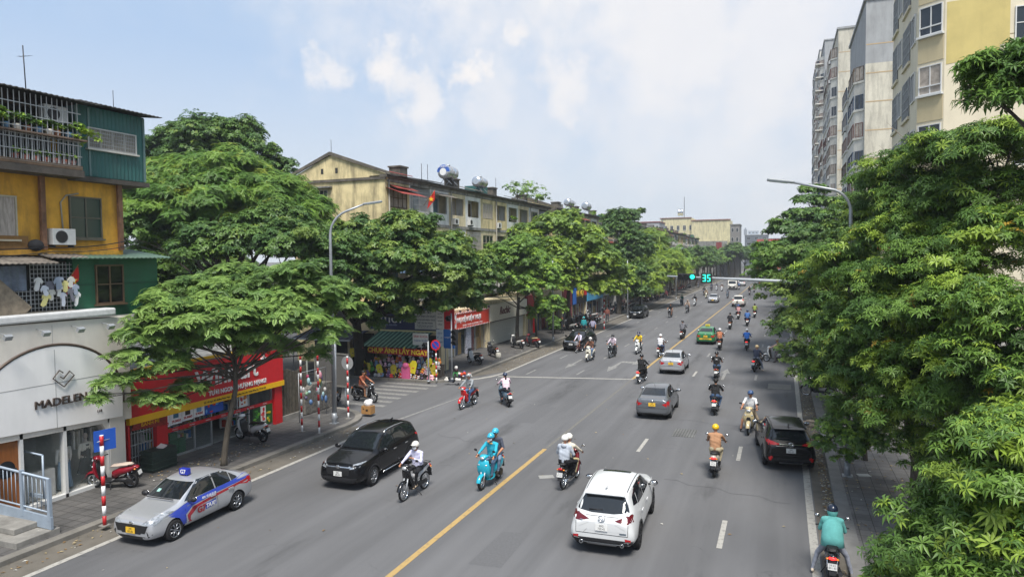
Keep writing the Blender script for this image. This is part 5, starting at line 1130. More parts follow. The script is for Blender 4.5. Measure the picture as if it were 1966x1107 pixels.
def water_tank(label, x, y, z, r=.62, l=1.5, along='y', txt=None, stand=.45):
    t = thing('water_tank', label, 'water tank', (x, y, z)); m = MB(); n = 24
    a, b = ((0, -l / 2, 0), (0, l / 2, 0))
    pts = [(0, -l / 2 - .16, stand + r), (0, -l / 2 - .08, stand + r), (0, -l / 2, stand + r), (0, -l / 6, stand + r), (0, -l / 6 + .02, stand + r), (0, l / 6, stand + r), (0, l / 6 + .02, stand + r), (0, l / 2, stand + r), (0, l / 2 + .1, stand + r)]
    m.tube(pts, [r * .55, r * .9, r, r, r * .96, r * .96, r, r, r * .8], n); m.build('tank', M('stainless', (.62, .64, .66), .25, .9, var=.08), t)
    s = MB()
    for yy in (-l / 3, l / 3): s.tube([(-r, yy, 0), (0, yy, stand + r * .2), (r, yy, 0)], .03, 5)
    s.build('stand', STEEL, t)
    MB().tube([(0, 0, stand + 2 * r - .02), (0, 0, stand + 2 * r + .1)], .2, 12).build('cap', STEEL, t)
    if txt:
        MB().tube([(0, -l / 2 - .17, stand + r), (0, -l / 2 - .175, stand + r)], r * .5, 20).build('face', WHITE, t)
        v = []
        for a_ in range(0, 181, 12): v += [(r * .55 * math.cos(R(a_)), -l / 2 - .18, stand + r + r * .55 * math.sin(R(a_))), (r * 1.0 * math.cos(R(a_)), -l / 2 - .10, stand + r + r * 1.0 * math.sin(R(a_)))]
        MB().add(v, [(2 * i, 2 * i + 1, 2 * i + 3, 2 * i + 2) for i in range(15)]).build('blue_band', P('#2350a0'), t)
        text(txt, .26, WHITE, t, (0, -l / 2 - .2, stand + r * 1.72), FY, 'tank_lettering', .01)
    return t
bk = block('stained yellow old apartment block whose gable end faces the camera, nearest of the row', -27.0, 43.0, 80.5, 14.1, True, 5, kinds=['glass', 'bars', 'open', 'open', 'open', 'glass', 'open', 'plants', 'open', 'glass', 'panel'], cols=[OLDYEL, PWHITE, PWHITE, PCREAM, PWHITE, OLDYEL, OLDYEL, PWHITE, PCREAM, PWHITE, OLDYEL])
MB().add([(.0, 0.1, 13.25), (.0, 3.6, 13.25), (1.5, 3.7, 12.7), (1.5, .0, 12.7)], [(0, 1, 2, 3)]).build('red_awning', REDROOF, bk)
water_tank('round steel water tank with a blue SONHA face on the nearest old block roof', -27.7, 54.6, 14.5, .62, 1.7, txt='SONHA')
water_tank('steel water tank on stand, second one along the nearest old block roof', -27.5, 61.0, 14.4, .5, 1.7)
flag('red flag with yellow star on the front of the gabled old block', (-26.7, 48.2, 12.2), R(-60), 1.35)
for i, (y, l) in enumerate(((69.0, 'lush leafy shrub growing on the roof of the nearest old block'), (72.0, 'tall grassy bush on the old block roof, right of the leafy one'), (75.5, 'low spreading roof bush at the far end of the nearest block'))):
    t = thing('roof_shrub', l, 'shrub', (-26.7, y, 14.5)); plantlet(t, (0, 0, .6), (1.5, 1.8, 1.5)[i], 150, 300 + i, mats=[LB[1], LG[1], LG[0]], size=.26); MB().tube([(0, 0, -.2), (0, 0, .6)], .05, 5).build('stem', BARK, t)
MB().tube([(-4.7, .1, 15.6), (-4.7, .1, 17.0)], .02, 5).build('lightning_rod', DARKM, bk)
tag(MB().tube([(-27, 48.5, 14), (-27, 48.5, 15.6)], .025, 5).tube([(-27.1, 48.5, 14), (-26.9, 48.5, 14)], .04, 5).build('roof_antenna', DARKM), 'thin aerial rod on the gabled block near its first chimney', 'antenna')
block('second old apartment block of the row, darker roof with a blue canopy on its balconies', -27.0, 83, 122, 14.2, False, 6, gable=True)
water_tank('low steel tank on the roof of the second old block', -27.8, 92, 14.6, .5, 2.2); water_tank('pale steel tank on the second old block beyond its chimneys', -27.8, 101, 14.6, .6, 1.6)
b3 = block('third old apartment block with a bright ochre gable seen behind the row', -27.0, 126, 166, 14.0, False, 7, floors=2, gable=True)
block('fourth old apartment block, small in the distance before the pale building', -27.5, 170, 214, 14.2, False, 8, floors=2, gable=True)
block('fifth old apartment block, the farthest of the row', -29, 218, 262, 14.2, False, 9, floors=1, gable=True)
# pale yellow building closing the view
PY = M('plaster_pale_yellow', (.60, .54, .33), .85, var=.10, scale=.4, stain=.45)
def blk(x, y, Y): v = at(x, y, Y); return v.x, v.z
t = thing('pale_building', 'long pale yellow building with a rooftop tank closing the view beyond the old blocks', 'building', (0, 290, 0))
x0, zA = blk(1268, 420, 290); x1, zB = blk(1328, 418, 290); x2, zC = blk(1402, 422, 290); x3, _ = blk(1416, 440, 290)
MB().box(x0, x1, 0, 14, 0, zA).box(x1, x2, -1, 14, 0, zC).build('wall', PY, t); MB().box(x2, x2 + 3, 1, 14, 0, zC - 5).build('rear_wing', PGREY, t)
MB().box(x0 + .5, x0 + 1.2, -.1, 0, zA - 6, zA).build('drain', PGREY, t); MB().box(x1 - .2, x2 + .3, -1.3, -.9, zC - .05, zC + .35).box(x0 - .3, x1, -.3, 0, zA, zA + .3).build('coping', M('coping_red', (.25, .12, .09), .9), t)
MB().box(x1 + 3, x2 - 1, -3, -1, 0, zC - 8.5).build('front_annex', PGREY, t); MB().box(x1 + 10, x2 - 3, -3.1, -3.0, zC - 12.5, zC - 9).build('red_cladding', P('#7c2f2a'), t)
for i in range(5): window(t, 0, x0 + 1.5 + i * 2.6, x0 + 2.7 + i * 2.6, zA - 5, zA - 3, WHITE, 2, 1, GLASS, face='y')
water_tank('large steel tank on a tall frame on the pale yellow building', (x0 + x1) / 2 + 1.5, 293, zA, 1.4, 2.0, stand=1.2).rotation_euler.z = R(90)
tag(MB().tube([(0, 0, 0), (0, 0, 9)], .12, 5).tube([(-.4, 0, 0), (.4, 0, 0)], .2, 5).build('mast', DARKM, None, loc=((x0 + x1) / 2 + 3, 293, zA)), 'thin mast beside the tank on the pale yellow building', 'mast')
def far_block(label, xa, xb, ytop, Y, mat, depth=12, wins=4, roof=None):
    a, z = blk(xa, ytop, Y); b, _ = blk(xb, ytop, Y); t = thing('distant_building', label, 'building', (0, Y, 0)); MB().box(a, b, 0, depth, 0, z).build('wall', mat, t)
    n = wins
    for k in range(3):
        for i in range(n): w_ = (b - a) / n; window(t, 0, a + w_ * (i + .25), a + w_ * (i + .75), z - 2.6 - k * 3.4, z - 1.1 - k * 3.4, WHITE, 1, 1, GLASS, face='y', sill=False)
    MB().box(a - .2, b + .2, -.2, depth, z, z + .35).build('parapet', roof or PGREY, t); return t
far_block('grey building with a red roof strip left of the pale yellow one', 1222, 1266, 428, 240, M('far_grey', (.33, .34, .35), .8, var=.1), wins=5, roof=P('#7c3b34'))
far_block('cluttered dark block stepping down at the right of the pale yellow building', 1402, 1420, 432, 262, M('far_dark', (.20, .19, .18), .8, var=.2), wins=2)
far_block('low red fronted building at the far end of the avenue', 1453, 1500, 459, 420, P('#b5402f', .7), wins=3)
far_block('long dark roofed hall behind the trees at the far end', 1430, 1475, 452, 460, M('far_slate', (.10, .115, .13), .8, var=.1), wins=3)
far_block('faint pale tower block on the horizon', 1436, 1456, 444, 900, M('far_pale', (.40, .45, .5), .8, var=.05), wins=3)
tag(MB().box(-.4, .4, -.4, .4, 0, 27).box(-1, 1, -1, 1, 22, 26).build('telecom_mast', P('#8b9096'), None, loc=(at(1431, 460, 500).x, 500, 0)), 'slim grey telecom mast on the horizon left of the avenue end', 'mast')
t = thing('tree', 'bare topped small tree poking above the old blocks roofline', 'tree', (-26.2, 128, 0)); trunk_mb((0, 0, 0), (0, 0, 14), .2, [((0, 0, 15.6), 1.5), ((1.4, 0, 16.2), 1)], 3).build('trunk', BARK, t); me = crown_mesh('crown', [((0, 0, 15.6), 1.5), ((1.6, 0, 16.4), .8), ((-1, 0, 16), 1)], 'far', 14, .5, LD, 77); o = bpy.data.objects.new('crown', me); COL.objects.link(o); o.parent = t

# ------------------------------------------------------------------ shops along the far left pavement
def shop(label, y0, y1, sign, stext=None, scol=WHITE, z0=2.35, z1=3.7, X=-24.0, wall=PCREAM, front='glass', tsz=.6, pillar=None, border=None, seed=1):
    rd = random.Random(seed); t = thing('shop', label, 'shop', (X, y0, .14)); L = y1 - y0
    MB().box(-3.2, -.25, .0, L, z0, z1 + .25).box(-3.2, -.0, 0, .22, 0, z0).box(-3.2, 0, L - .22, L, 0, z0).build('wall', wall, t)
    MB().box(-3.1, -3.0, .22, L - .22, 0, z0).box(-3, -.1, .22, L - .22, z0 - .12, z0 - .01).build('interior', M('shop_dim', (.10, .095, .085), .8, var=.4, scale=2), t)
    sb = MB().box(-.245, .12, .05, L - .05, z0, z1).build('signboard', sign, t, bevel=.02)
    if stext: text(stext, tsz, scol, sb, (.125, L / 2, (z0 + z1) / 2 + .05), FX, 'sign_lettering', .02, sx=.85, bold=.015)
    if border:
        m = MB()
        for z in (z0 - .02, z1 + .0):
            k = 0; y = 0
            while y < L: m.box(-.05, .16, y, y + .16, z - .04, z + .05, k % 2); y += .16; k += 1
        m.build('sign_border', border, sb)
    if front == 'shutter':
        m = MB(); corrug(m, .22, L - .22, 0, z0, -.3, .12, .025); m.build('shutter', M('shutter_cream', (.45, .44, .38), .6, var=.1), t)
    else:
        MB().box(-.32, -.30, .22, L - .22, 0, z0).build('shop_glass', MATS['shop_glass'], t); m = MB()
        for k in range(5): y = .22 + (L - .44) * k / 4; m.box(-.34, -.26, y - .03, y + .03, 0, z0)
        m.build('shopfront_frame', M('alu'), t); m = MB(); cs = [P(c, .8) for c in ('#b8a07a', '#8c3030', '#d8d4c8', '#3a4a6a', '#c0964a')]
        y = .4
        while y < L - .5: w_ = rd.uniform(.3, .7); m.box(-1.4, -.6, y, y + w_, 0, rd.uniform(.8, 2.0), rd.randrange(5)); y += w_ + .1
        m.build('window_display', cs, t)
    if pillar: MB().box(-.2, .08, L - .35, L - .02, 0, z1 + .1).build('pillar', pillar, t)
    return t
sgr = P('#c23a28', .5)
a = shop('phone accessory shop with a red sign bordered by small white lamps', 46.4, 54.6, sgr, 'PHỤ KIỆN ĐIỆN THOẠI', WHITE, 2.25, 3.45, tsz=.52, border=[WHITE, sgr], seed=2)
MB().box(-.02, .14, .4, 1.7, 2.35, 3.4).build('logo_panel', WHITE, a); MB().tube([(.145, .55, 2.87), (.145, 1.05, 3.3), (.145, 1.55, 2.87), (.145, 1.05, 2.45), (.145, .55, 2.87)], .05, 4).build('logo', sgr, a)
text('ỐP LƯNG - TAI NGHE - SẠC DỰ PHÒNG - CÁP SẠC', .17, WHITE, a, (.13, 4.8, 2.42), FX, 'sign_lettering', .005)
MB().box(-.28, -.1, 4.0, 4.9, 0, 2.2).build('goods_panel', M('phone_cases', (.35, .36, .42), .5, var=.9, scale=11), a)
for i in range(5): MB().tube([(.12, 1.5 + i * 1.4, 3.5), (.55, 1.5 + i * 1.4, 3.72)], .015, 5).obox((.58, 1.5 + i * 1.4, 3.68), (.14, .2, .12), (0, .5, 0)).build('sign_lamp', BLACKP, a)
a = shop('clothes shop with a cream fascia and brown script Rechic', 54.8, 64.2, P('#c9c3b2', .6), None, None, 2.2, 3.7, front='shutter', seed=3)
text('Rechic', .95, P('#5b2420', .5), a, (.13, 3.4, 3.0), FX, 'sign_lettering', .02, sx=1.0, shear=.35, bold=.02)
shop('narrow shop with a dark red board reaching down to the pavement', 64.4, 67.0, P('#8c2228', .5), None, None, 1.9, 4.0, seed=4, pillar=SR)
shop('cream fronted salon with a red emblem behind the curved tree', 67.2, 76.0, P('#c4b898', .6), 'Spa', P('#a83030'), 2.2, 3.9, seed=5, tsz=1.0)
shop('maroon fronted shop just before the blue and black signs', 76.2, 80.0, P('#6f1d2c', .5), None, None, 2.0, 4.2, seed=6, pillar=P('#7a2030'))
a = shop('shop with a black and blue sign reading HA NOI', 80.2, 86.8, P('#17181c', .5), 'HÀ NỘI', P('#d8b23a', .5), 2.0, 4.3, seed=7, tsz=1.1)
MB().box(.121, .14, .05, 1.6, 2.0, 4.3).build('blue_panel', P('#2864b4', .5), a); MB().box(.121, .14, 5.3, 6.55, 2.9, 4.3).build('red_panel', SR, a)
a = shop('shop with a light blue fascia and one large white looped letter', 87.0, 95.5, P('#4a9ac4', .45), None, None, 2.0, 4.5, seed=8, wall=PWHITE)
text('6', 2.0, WHITE, a, (.13, 2.3, 3.3), FX, 'sign_lettering', .03, sx=1.0)
a = shop('white and pale fronted shop with a round blue emblem', 95.7, 103.5, P('#b4b4ae', .6), None, None, 2.2, 4.0, seed=9, wall=PWHITE)
MB().tube([(.12, 3.6, 3.1), (.14, 3.6, 3.1)], .6, 20).build('emblem', P('#27407e'), a)
names = [('bakery fronted with a plain white board', '#cfcac0', 'BÁNH', '#a83030'), ('shop with a cream board in the tree shade', '#b9ae8e', None, None), ('shop with a brown board further along', '#5a4030', None, None), ('shop with an upright red lit panel', '#b02a2c', 'SALE', '#f0f0f0'), ('grey fronted shop beyond the red panel', '#8d9094', None, None),
         ('blue signed shop in the far row', '#2a5a9a', None, None), ('ochre signed shop in the far row', '#b98a3a', None, None), ('white signed shop at the far end', '#d2d2cc', None, None), ('green signed shop at the far end', '#3c7a4c', None, None), ('last dim shop front of the row', '#4a4644', None, None)]
y = 103.8
for i, (lb, c, tx, tc_) in enumerate(names):
    L = 7 + (i * 37 % 5); shop(lb, y, y + L, P(c, .5), tx, P(tc_, .5) if tc_ else None, 2.3, 4.0 + (i % 3) * .3, X=-24.0, seed=20 + i, wall=[PWHITE, PCREAM, PGREY][i % 3], tsz=.9); y += L + .2
# ------------------------------------------------------------------ right side
CRM = M('wall_cream_right', (.66, .59, .44), .85, var=.06, scale=.5, stain=.12); OCH2 = M('wall_ochre_patch', (.53, .43, .16), .85, var=.1, scale=.8, stain=.1)
CRMD = M('wall_cream_band', (.55, .46, .28), .85, var=.06, scale=.5, stain=.12); LINE = M('joint_line', (.30, .24, .15), .8, var=0)
RBX, RBY = 6.4, 40.0
t = thing('cream_apartment_tower', 'cream apartment building with an ochre painted patch, nearest on the right', 'apartment building', (RBX, RBY, .14))
MB().box(1.05, 22, 0, 9.3, 0, 26).box(0, 1.05, .9, 9.3, 0, 26).prism([(1.05, 0), (1.05, .9), (0, .9)], 'z', 0, 26).build('wall', CRM, t)
# bay on the corner with stacked windows and ochre bands between
WR = M('frame_white_r', (.62, .62, .6), .5, var=.03); fz = [13.1 + k * 2.98 - .14 for k in range(-3, 5)]
ang = math.atan2(.9, 1.05)
for k, z in enumerate(fz):
    # chamfer face windows: built flat facing -Y then turned onto the chamfer
    w_ = window(t, 0, .12, 1.28, z + .0, z + 1.45, WR, 2, 1, GLASS if k % 2 else CURT, face='y', sill=False); w_.location = (0, .9, 0); w_.rotation_euler.z = -ang
    o = MB().box(.12, 1.28, -.09, -.02, z + .38, z + .44).box(.04, 1.36, -.2, 0, z - .12, z - .02).build('sill', WR, w_)
    MB().box(.06, 1.34, -.03, .01, z - 1.35, z - .15).build('spandrel', CRMD, t).rotation_euler.z = -ang; t_ = COL.objects[-1]
    for q in [c for c in COL.objects if c.parent == t and c.name.startswith('spandrel')][-1:]: q.location = (0, .9, 0)
    MB().box(1.4, 22, -.006, 0, z - .52, z - .47).build('joint', LINE, t)
MB().prism([(1.12, 17.25), (3.35, 17.55), (3.35, 17.95), (3.75, 18.0), (3.75, 20.4), (1.12, 20.3)], 'y', -.014, -.004).build('painted_patch', OCH2, t)
for z in (18.1, 12.1): window(t, 0, 3.95, 5.5, z, z + 1.6, WR, 2, 2, GLASS, face='y'); MB().box(3.85, 5.6, -.5, -.0, z - .75, z - .1).build('window_ledge', CRM, t)
for k, z in enumerate(fz):      # road side: windows, and flat dark panels painting the shade of balcony recesses
    for (a, b, kd) in ((1.3, 2.5, 'w'), (3.0, 5.2, 'b'), (5.7, 6.9, 'w'), (7.2, 9.0, 'b')):
        if kd == 'w': window(t, -.01, a, b, z - .1, z + 1.4, WR, 2, 1, GLASS, face='x', sg=-1, sill=False)
        else:
            MB().box(-.02, .004, a, b, z - .6, z + 1.55).build('balcony_shade', SHADOWM, t); bars(t, -.05, a, b, z - .55, z + 1.5, BARM, .2, .5, .012)
            MB().box(-.12, -.0, a - .1, b + .1, z - .75, z - .6).build('balcony_slab', CRM, t)
plantlet(t, (-.3, 4.5, 8.8), .6, 40, 401, name='balcony_plants'); plantlet(t, (-.3, 3.6, 11.9), .45, 40, 402, name='balcony_plants')
# grey concrete towers behind
TW = M('tower_concrete', (.56, .53, .44), .9, var=.14, scale=.35, stain=.5); TWD = M('tower_dark', (.33, .34, .345), .9, var=.1, scale=.5, stain=.3); TL = M('tower_line', (.44, .33, .20), .9, var=.1)
TWH = M('tower_white', (.60, .58, .52), .85, var=.1, scale=.4, stain=.35)
def tower(label, X, y0, y1, z, wd, fh=3.0, cap=3.0, m=TW, seed=1, lines=True, bays=2, slabs=False):
    rd = random.Random(seed); t = thing('tower_block', label, 'tower block', (X, y0, .14)); L = y1 - y0
    MB().box(.9, wd, 0, L, 0, z - cap).build('wall', m, t); MB().box(.9, wd, 0, L, z - cap, z).build('top_storey', TWD if cap > 3.2 else m, t)
    n = int(z / fh); bl = L / bays
    for b in range(bays):
        a0, a1 = b * bl + .5, (b + 1) * bl - .5; pts = [(.92, a0), (0, a0 + .9), (0, a1 - .9), (.92, a1)]
        MB().prism(pts, 'z', 0, z - cap - .4).build('bay_wall', TWH, t)
        for k in range(2, n):
            zz = k * fh - .5
            if zz + 1.5 > z - cap: break
            fm = [BROWNW, P('#6d3a2a'), M('frame_w2', (.5, .5, .5), .5), P('#41536b')][rd.randrange(4)]; gl = [GLASS, CURT, CURT, GLASS][rd.randrange(4)]
            window(t, -.0, a0 + 1.0, a1 - 1.0, zz, zz + 1.5, fm, 3, 1, gl, face='x', sg=-1, d=.1, sill=False)
            mid = Vector(((.92 + 0) / 2, (a0 + a0 + .9) / 2, 0))
            # oblique window on the face turned to the camera
            w_ = window(t, 0, -.5, .5, zz, zz + 1.5, fm, 2, 1, gl, face='y', d=.05, sill=False); w_.location = (.46, a0 + .45, 0); w_.rotation_euler.z = -R(45)
            MB().prism([(.9, a0 - .1), (-.12, a0 + .85), (-.12, a1 - .85), (.9, a1 + .1)], 'z', zz - .28, zz - .06).build('bay_ledge', TWH, t)
            if rd.random() < .5: ac_unit(t, -.32, a0 + 1.0, zz - .7, 1, .7, .5)
    if lines:
        m_ = MB()
        for k in range(1, n): m_.box(.95, wd, -.012, 0, k * fh - .06, k * fh + .06)
        m_.build('storey_lines', TL, t)
    if slabs:
        for k in range(4, n): MB().box(-1.0, .9, .6, 3.5, k * fh, k * fh + .22).build('balcony_slab', TWH, t)
    MB().box(.7, wd + .2, -.15, L + .2, z, z + .3).build('parapet', TWD, t); return t
zA = at(1663, 4, 82).z; zB = at(1613, 58, 118).z; zC = at(1597, 78, 178).z; zD = at(1574, 98, 215).z
tower('grey topped concrete tower with stained storey bands, tallest beside the cream building', 7.15, 82, 100, zA, 16, 3.0, 6.6, seed=3, bays=2)
tower('mottled concrete tower with brown bay windows, second behind the cream building', 6.9, 118, 140, zB, 14, 3.0, 2.5, seed=4, bays=2)
tower('slim grey tower with white balcony slabs, third along the right skyline', 8.0, 178, 196, zC, 14, 3.1, 3.0, m=TWD, seed=5, bays=1, lines=False, slabs=True)
tower('farthest pale tower whose edge ends the right skyline', 8.6, 215, 240, zD, 20, 3.1, 2.0, m=TWH, seed=6, bays=2, lines=False)
tower('lower weathered tower with boxed bay windows before the slim grey one', 7.3, 150, 168, at(1580, 232, 150).z, 10, 3.0, 2.0, seed=7, bays=2)
# low shopfronts behind the right trees
t = thing('low_shop_row', 'dim low shop building glimpsed behind the right pavement trees', 'building', (7.2, 14, .14)); MB().box(0, 8, -24, 24.5, 0, 4.2).build('wall', PGREY, t)
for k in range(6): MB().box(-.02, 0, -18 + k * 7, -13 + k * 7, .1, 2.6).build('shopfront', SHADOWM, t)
MB().box(-.25, 0, -10, 24, 2.9, 3.9).build('signboard', P('#7d3a34', .6), t)
t = thing('low_shop_row', 'long low building glimpsed behind the distant right trees', 'building', (7.6, 52, .14)); MB().box(0, 8, 0, 29, 0, 5).box(0, 6, 48.1, 65, 0, 7).build('wall', PCREAM, t); MB().box(-.2, 0, 0, 29, 3, 4).build('signboard', P('#b0622e', .6), t)
t = thing('orange_sign', 'orange panel glimpsed between the right boughs behind the lamp', 'sign', (5.9, 50.5, 0)); MB().box(0, .15, 0, 0.1, 0, 0).box(-1.0, 1.6, 0, .15, 8.2, 9.8).build('panel', P('#b4683a', .7), t); MB().tube([(0, .1, 0), (0, .1, 8.2)], .08, 6).build('post', STEEL, t)
# right street lamp and signal gantry
v = gp(1627, 913, .14); street_lamp('grey street lamp on the right pavement, arm reaching left over the road', v.x, v.y, 10.15, 2.35, (-1, -.16, 0), .085, .05, .8)
x, y = 2.6, 41.5
GA = thing('signal_gantry', 'horizontal signal arm over the road with a green light and a 35 countdown', 'traffic light', (x, y, .14))
za = at(1510, 540, y).z - .14; zb = at(1290, 530, y).z - .14; xl = at(1284, 530, y).x - x; xr = at(1510, 540, y).x - x
def az(q): return za + (zb - za) * (xr - q) / (xr - xl)
MB().tube([(0, 0, 0), (0, 0, az(0) + .5)], [.16, .12], 12).tube([(0, 0, 0), (0, 0, .1)], .28, 12).build('post', STEEL, GA)
MB().tube([(0, 0, az(0)), (xr, 0, za), (xl - .1, 0, az(xl - .1))], [.11, .095, .05], 10).build('arm', P('#a6abae', .4), GA)
cx_ = at(1319, 533, y).x - x; hd = signal_head(GA, cx_, -.14, az(cx_) + .02, lit=2, horiz=True, n=3)
cx2 = at(1357, 537, y).x - x; cb = MB().box(cx2 - .3, cx2 + .3, -.24, -.04, az(cx2) - .3, az(cx2) + .3).build('countdown', BLACKP, GA, bevel=.015)
LEDG = MATS['signal_green']
def seg7(d, cx, cz, w_=.17, h=.40, th=.045):
    S = {'3': 'abgcd', '5': 'afgcd'}[d]; m = MB(); yv = -.245
    R_ = {'a': (-w_ / 2, w_ / 2, h / 2 - th, h / 2), 'g': (-w_ / 2, w_ / 2, -th / 2, th / 2), 'd': (-w_ / 2, w_ / 2, -h / 2, -h / 2 + th), 'b': (w_ / 2 - th, w_ / 2, 0, h / 2), 'c': (w_ / 2 - th, w_ / 2, -h / 2, 0), 'f': (-w_ / 2, -w_ / 2 + th, 0, h / 2)}
    for i, s_ in enumerate(S): a, b, c, d_ = R_[s_]; m.box(cx + a, cx + b, yv - .004 - .0005 * i, yv + .01, cz + c, cz + d_)
    return m.build('digit', LEDG, cb)
seg7('3', cx2 - .12, az(cx2)); seg7('5', cx2 + .13, az(cx2))
tag(MB().obox((0, 0, .006), (.42, .3, .012), (0, 0, .3)).build('flat_scrap', P('#a9aba8'), None, loc=(2.75, 26.8, .14)), 'flat white scrap lying on the right pavement by the lamp base', 'litter')
tag(MB().obox((0, 0, .008), (.55, .35, .012), (0, 0, .5)).build('flat_scrap', P('#8d8c88'), None, loc=(*gp(1049, 915)[:2], .0)), 'flat grey scrap lying on the asphalt left of the two riders in pale tops', 'litter')
tag(MB().obox((0, 0, .03), (.5, .8, .06), (0, .05, .2)).obox((.1, .3, .09), (.5, .5, .05), (.05, .1, 1.2)).build('flattened_boxes', M('cardboard_pale', (.42, .33, .24), .9, var=.3), None, loc=(1.3, 34.6, .02)), 'flattened cardboard heap in the gutter ahead of the parked black crossover', 'litter')
# ------------------------------------------------------------------ cars: lofted bodies, trim projected onto the real surface
def paint(name, col, metal=.0, coat=.6, rough=.32): return M(name, col, rough, metal, var=.03, scale=2, coat=coat)
TCR = (5, 7)
def car_body(st, name):
    """st: stations front to rear (y, zbottom, zbelt, ztop, wlow, wmid, wbelt, wtop)"""
    mb = MB(); V = []; F = []; n = 21
    for (y, zb, zl, zt, w0, w1, w2, w3) in st:
        g = zt - zl
        half = [(0, zb), (w0 * .6, zb), (w0, zb + .03), (w1, zb + .2), (w1 + .006, (zb + zl) / 2 + .05), (w2, zl - .07), (w2 - .03, zl + min(.02, g * .2)), (w2 * .45 + w3 * .55, zl + .52 * g), (w3 + .015, zl + .88 * g), (w3 * .72, zt - .012), (0, zt)]
        ring = half + [(-a, b) for a, b in half[-2:0:-1]]
        V += [(a, y, b) for a, b in ring]
    n = len(ring)
    for i in range(len(st) - 1):
        for k in range(n): F.append((i * n + k, i * n + (k + 1) % n, (i + 1) * n + (k + 1) % n, (i + 1) * n + k))
    F.append(tuple(range(n))[::-1]); F.append(tuple((len(st) - 1) * n + k for k in range(n)))
    me = bpy.data.meshes.new(name); me.from_pydata(V, [], F); me.update()
    at_ = me.attributes.new('crease_edge', 'FLOAT', 'EDGE'); half_idx = {3: .35, 5: .55, 6: .45, 8: .5}; cr = []
    zs = [s_[3] - s_[2] for s_ in st]
    for e in me.edges:
        a, b = e.vertices; ka, kb, ia, ib = a % n, b % n, a // n, b // n; v = 0
        if ka == kb: v = half_idx.get(min(ka, n - ka), 0)
        elif ia == ib:
            if ia in (0, len(st) - 1): v = .5
            elif ia in (1, len(st) - 2): v = .35
            elif ia in TCR: v = .45 if min(min(ka, n - ka), min(kb, n - kb)) >= 5 else 0
        cr.append(v)
    at_.data.foreach_set('value', cr); o = bpy.data.objects.new(name, me); COL.objects.link(o)
    s = o.modifiers.new('s', 'SUBSURF'); s.levels = 2; s.render_levels = 2
    return o
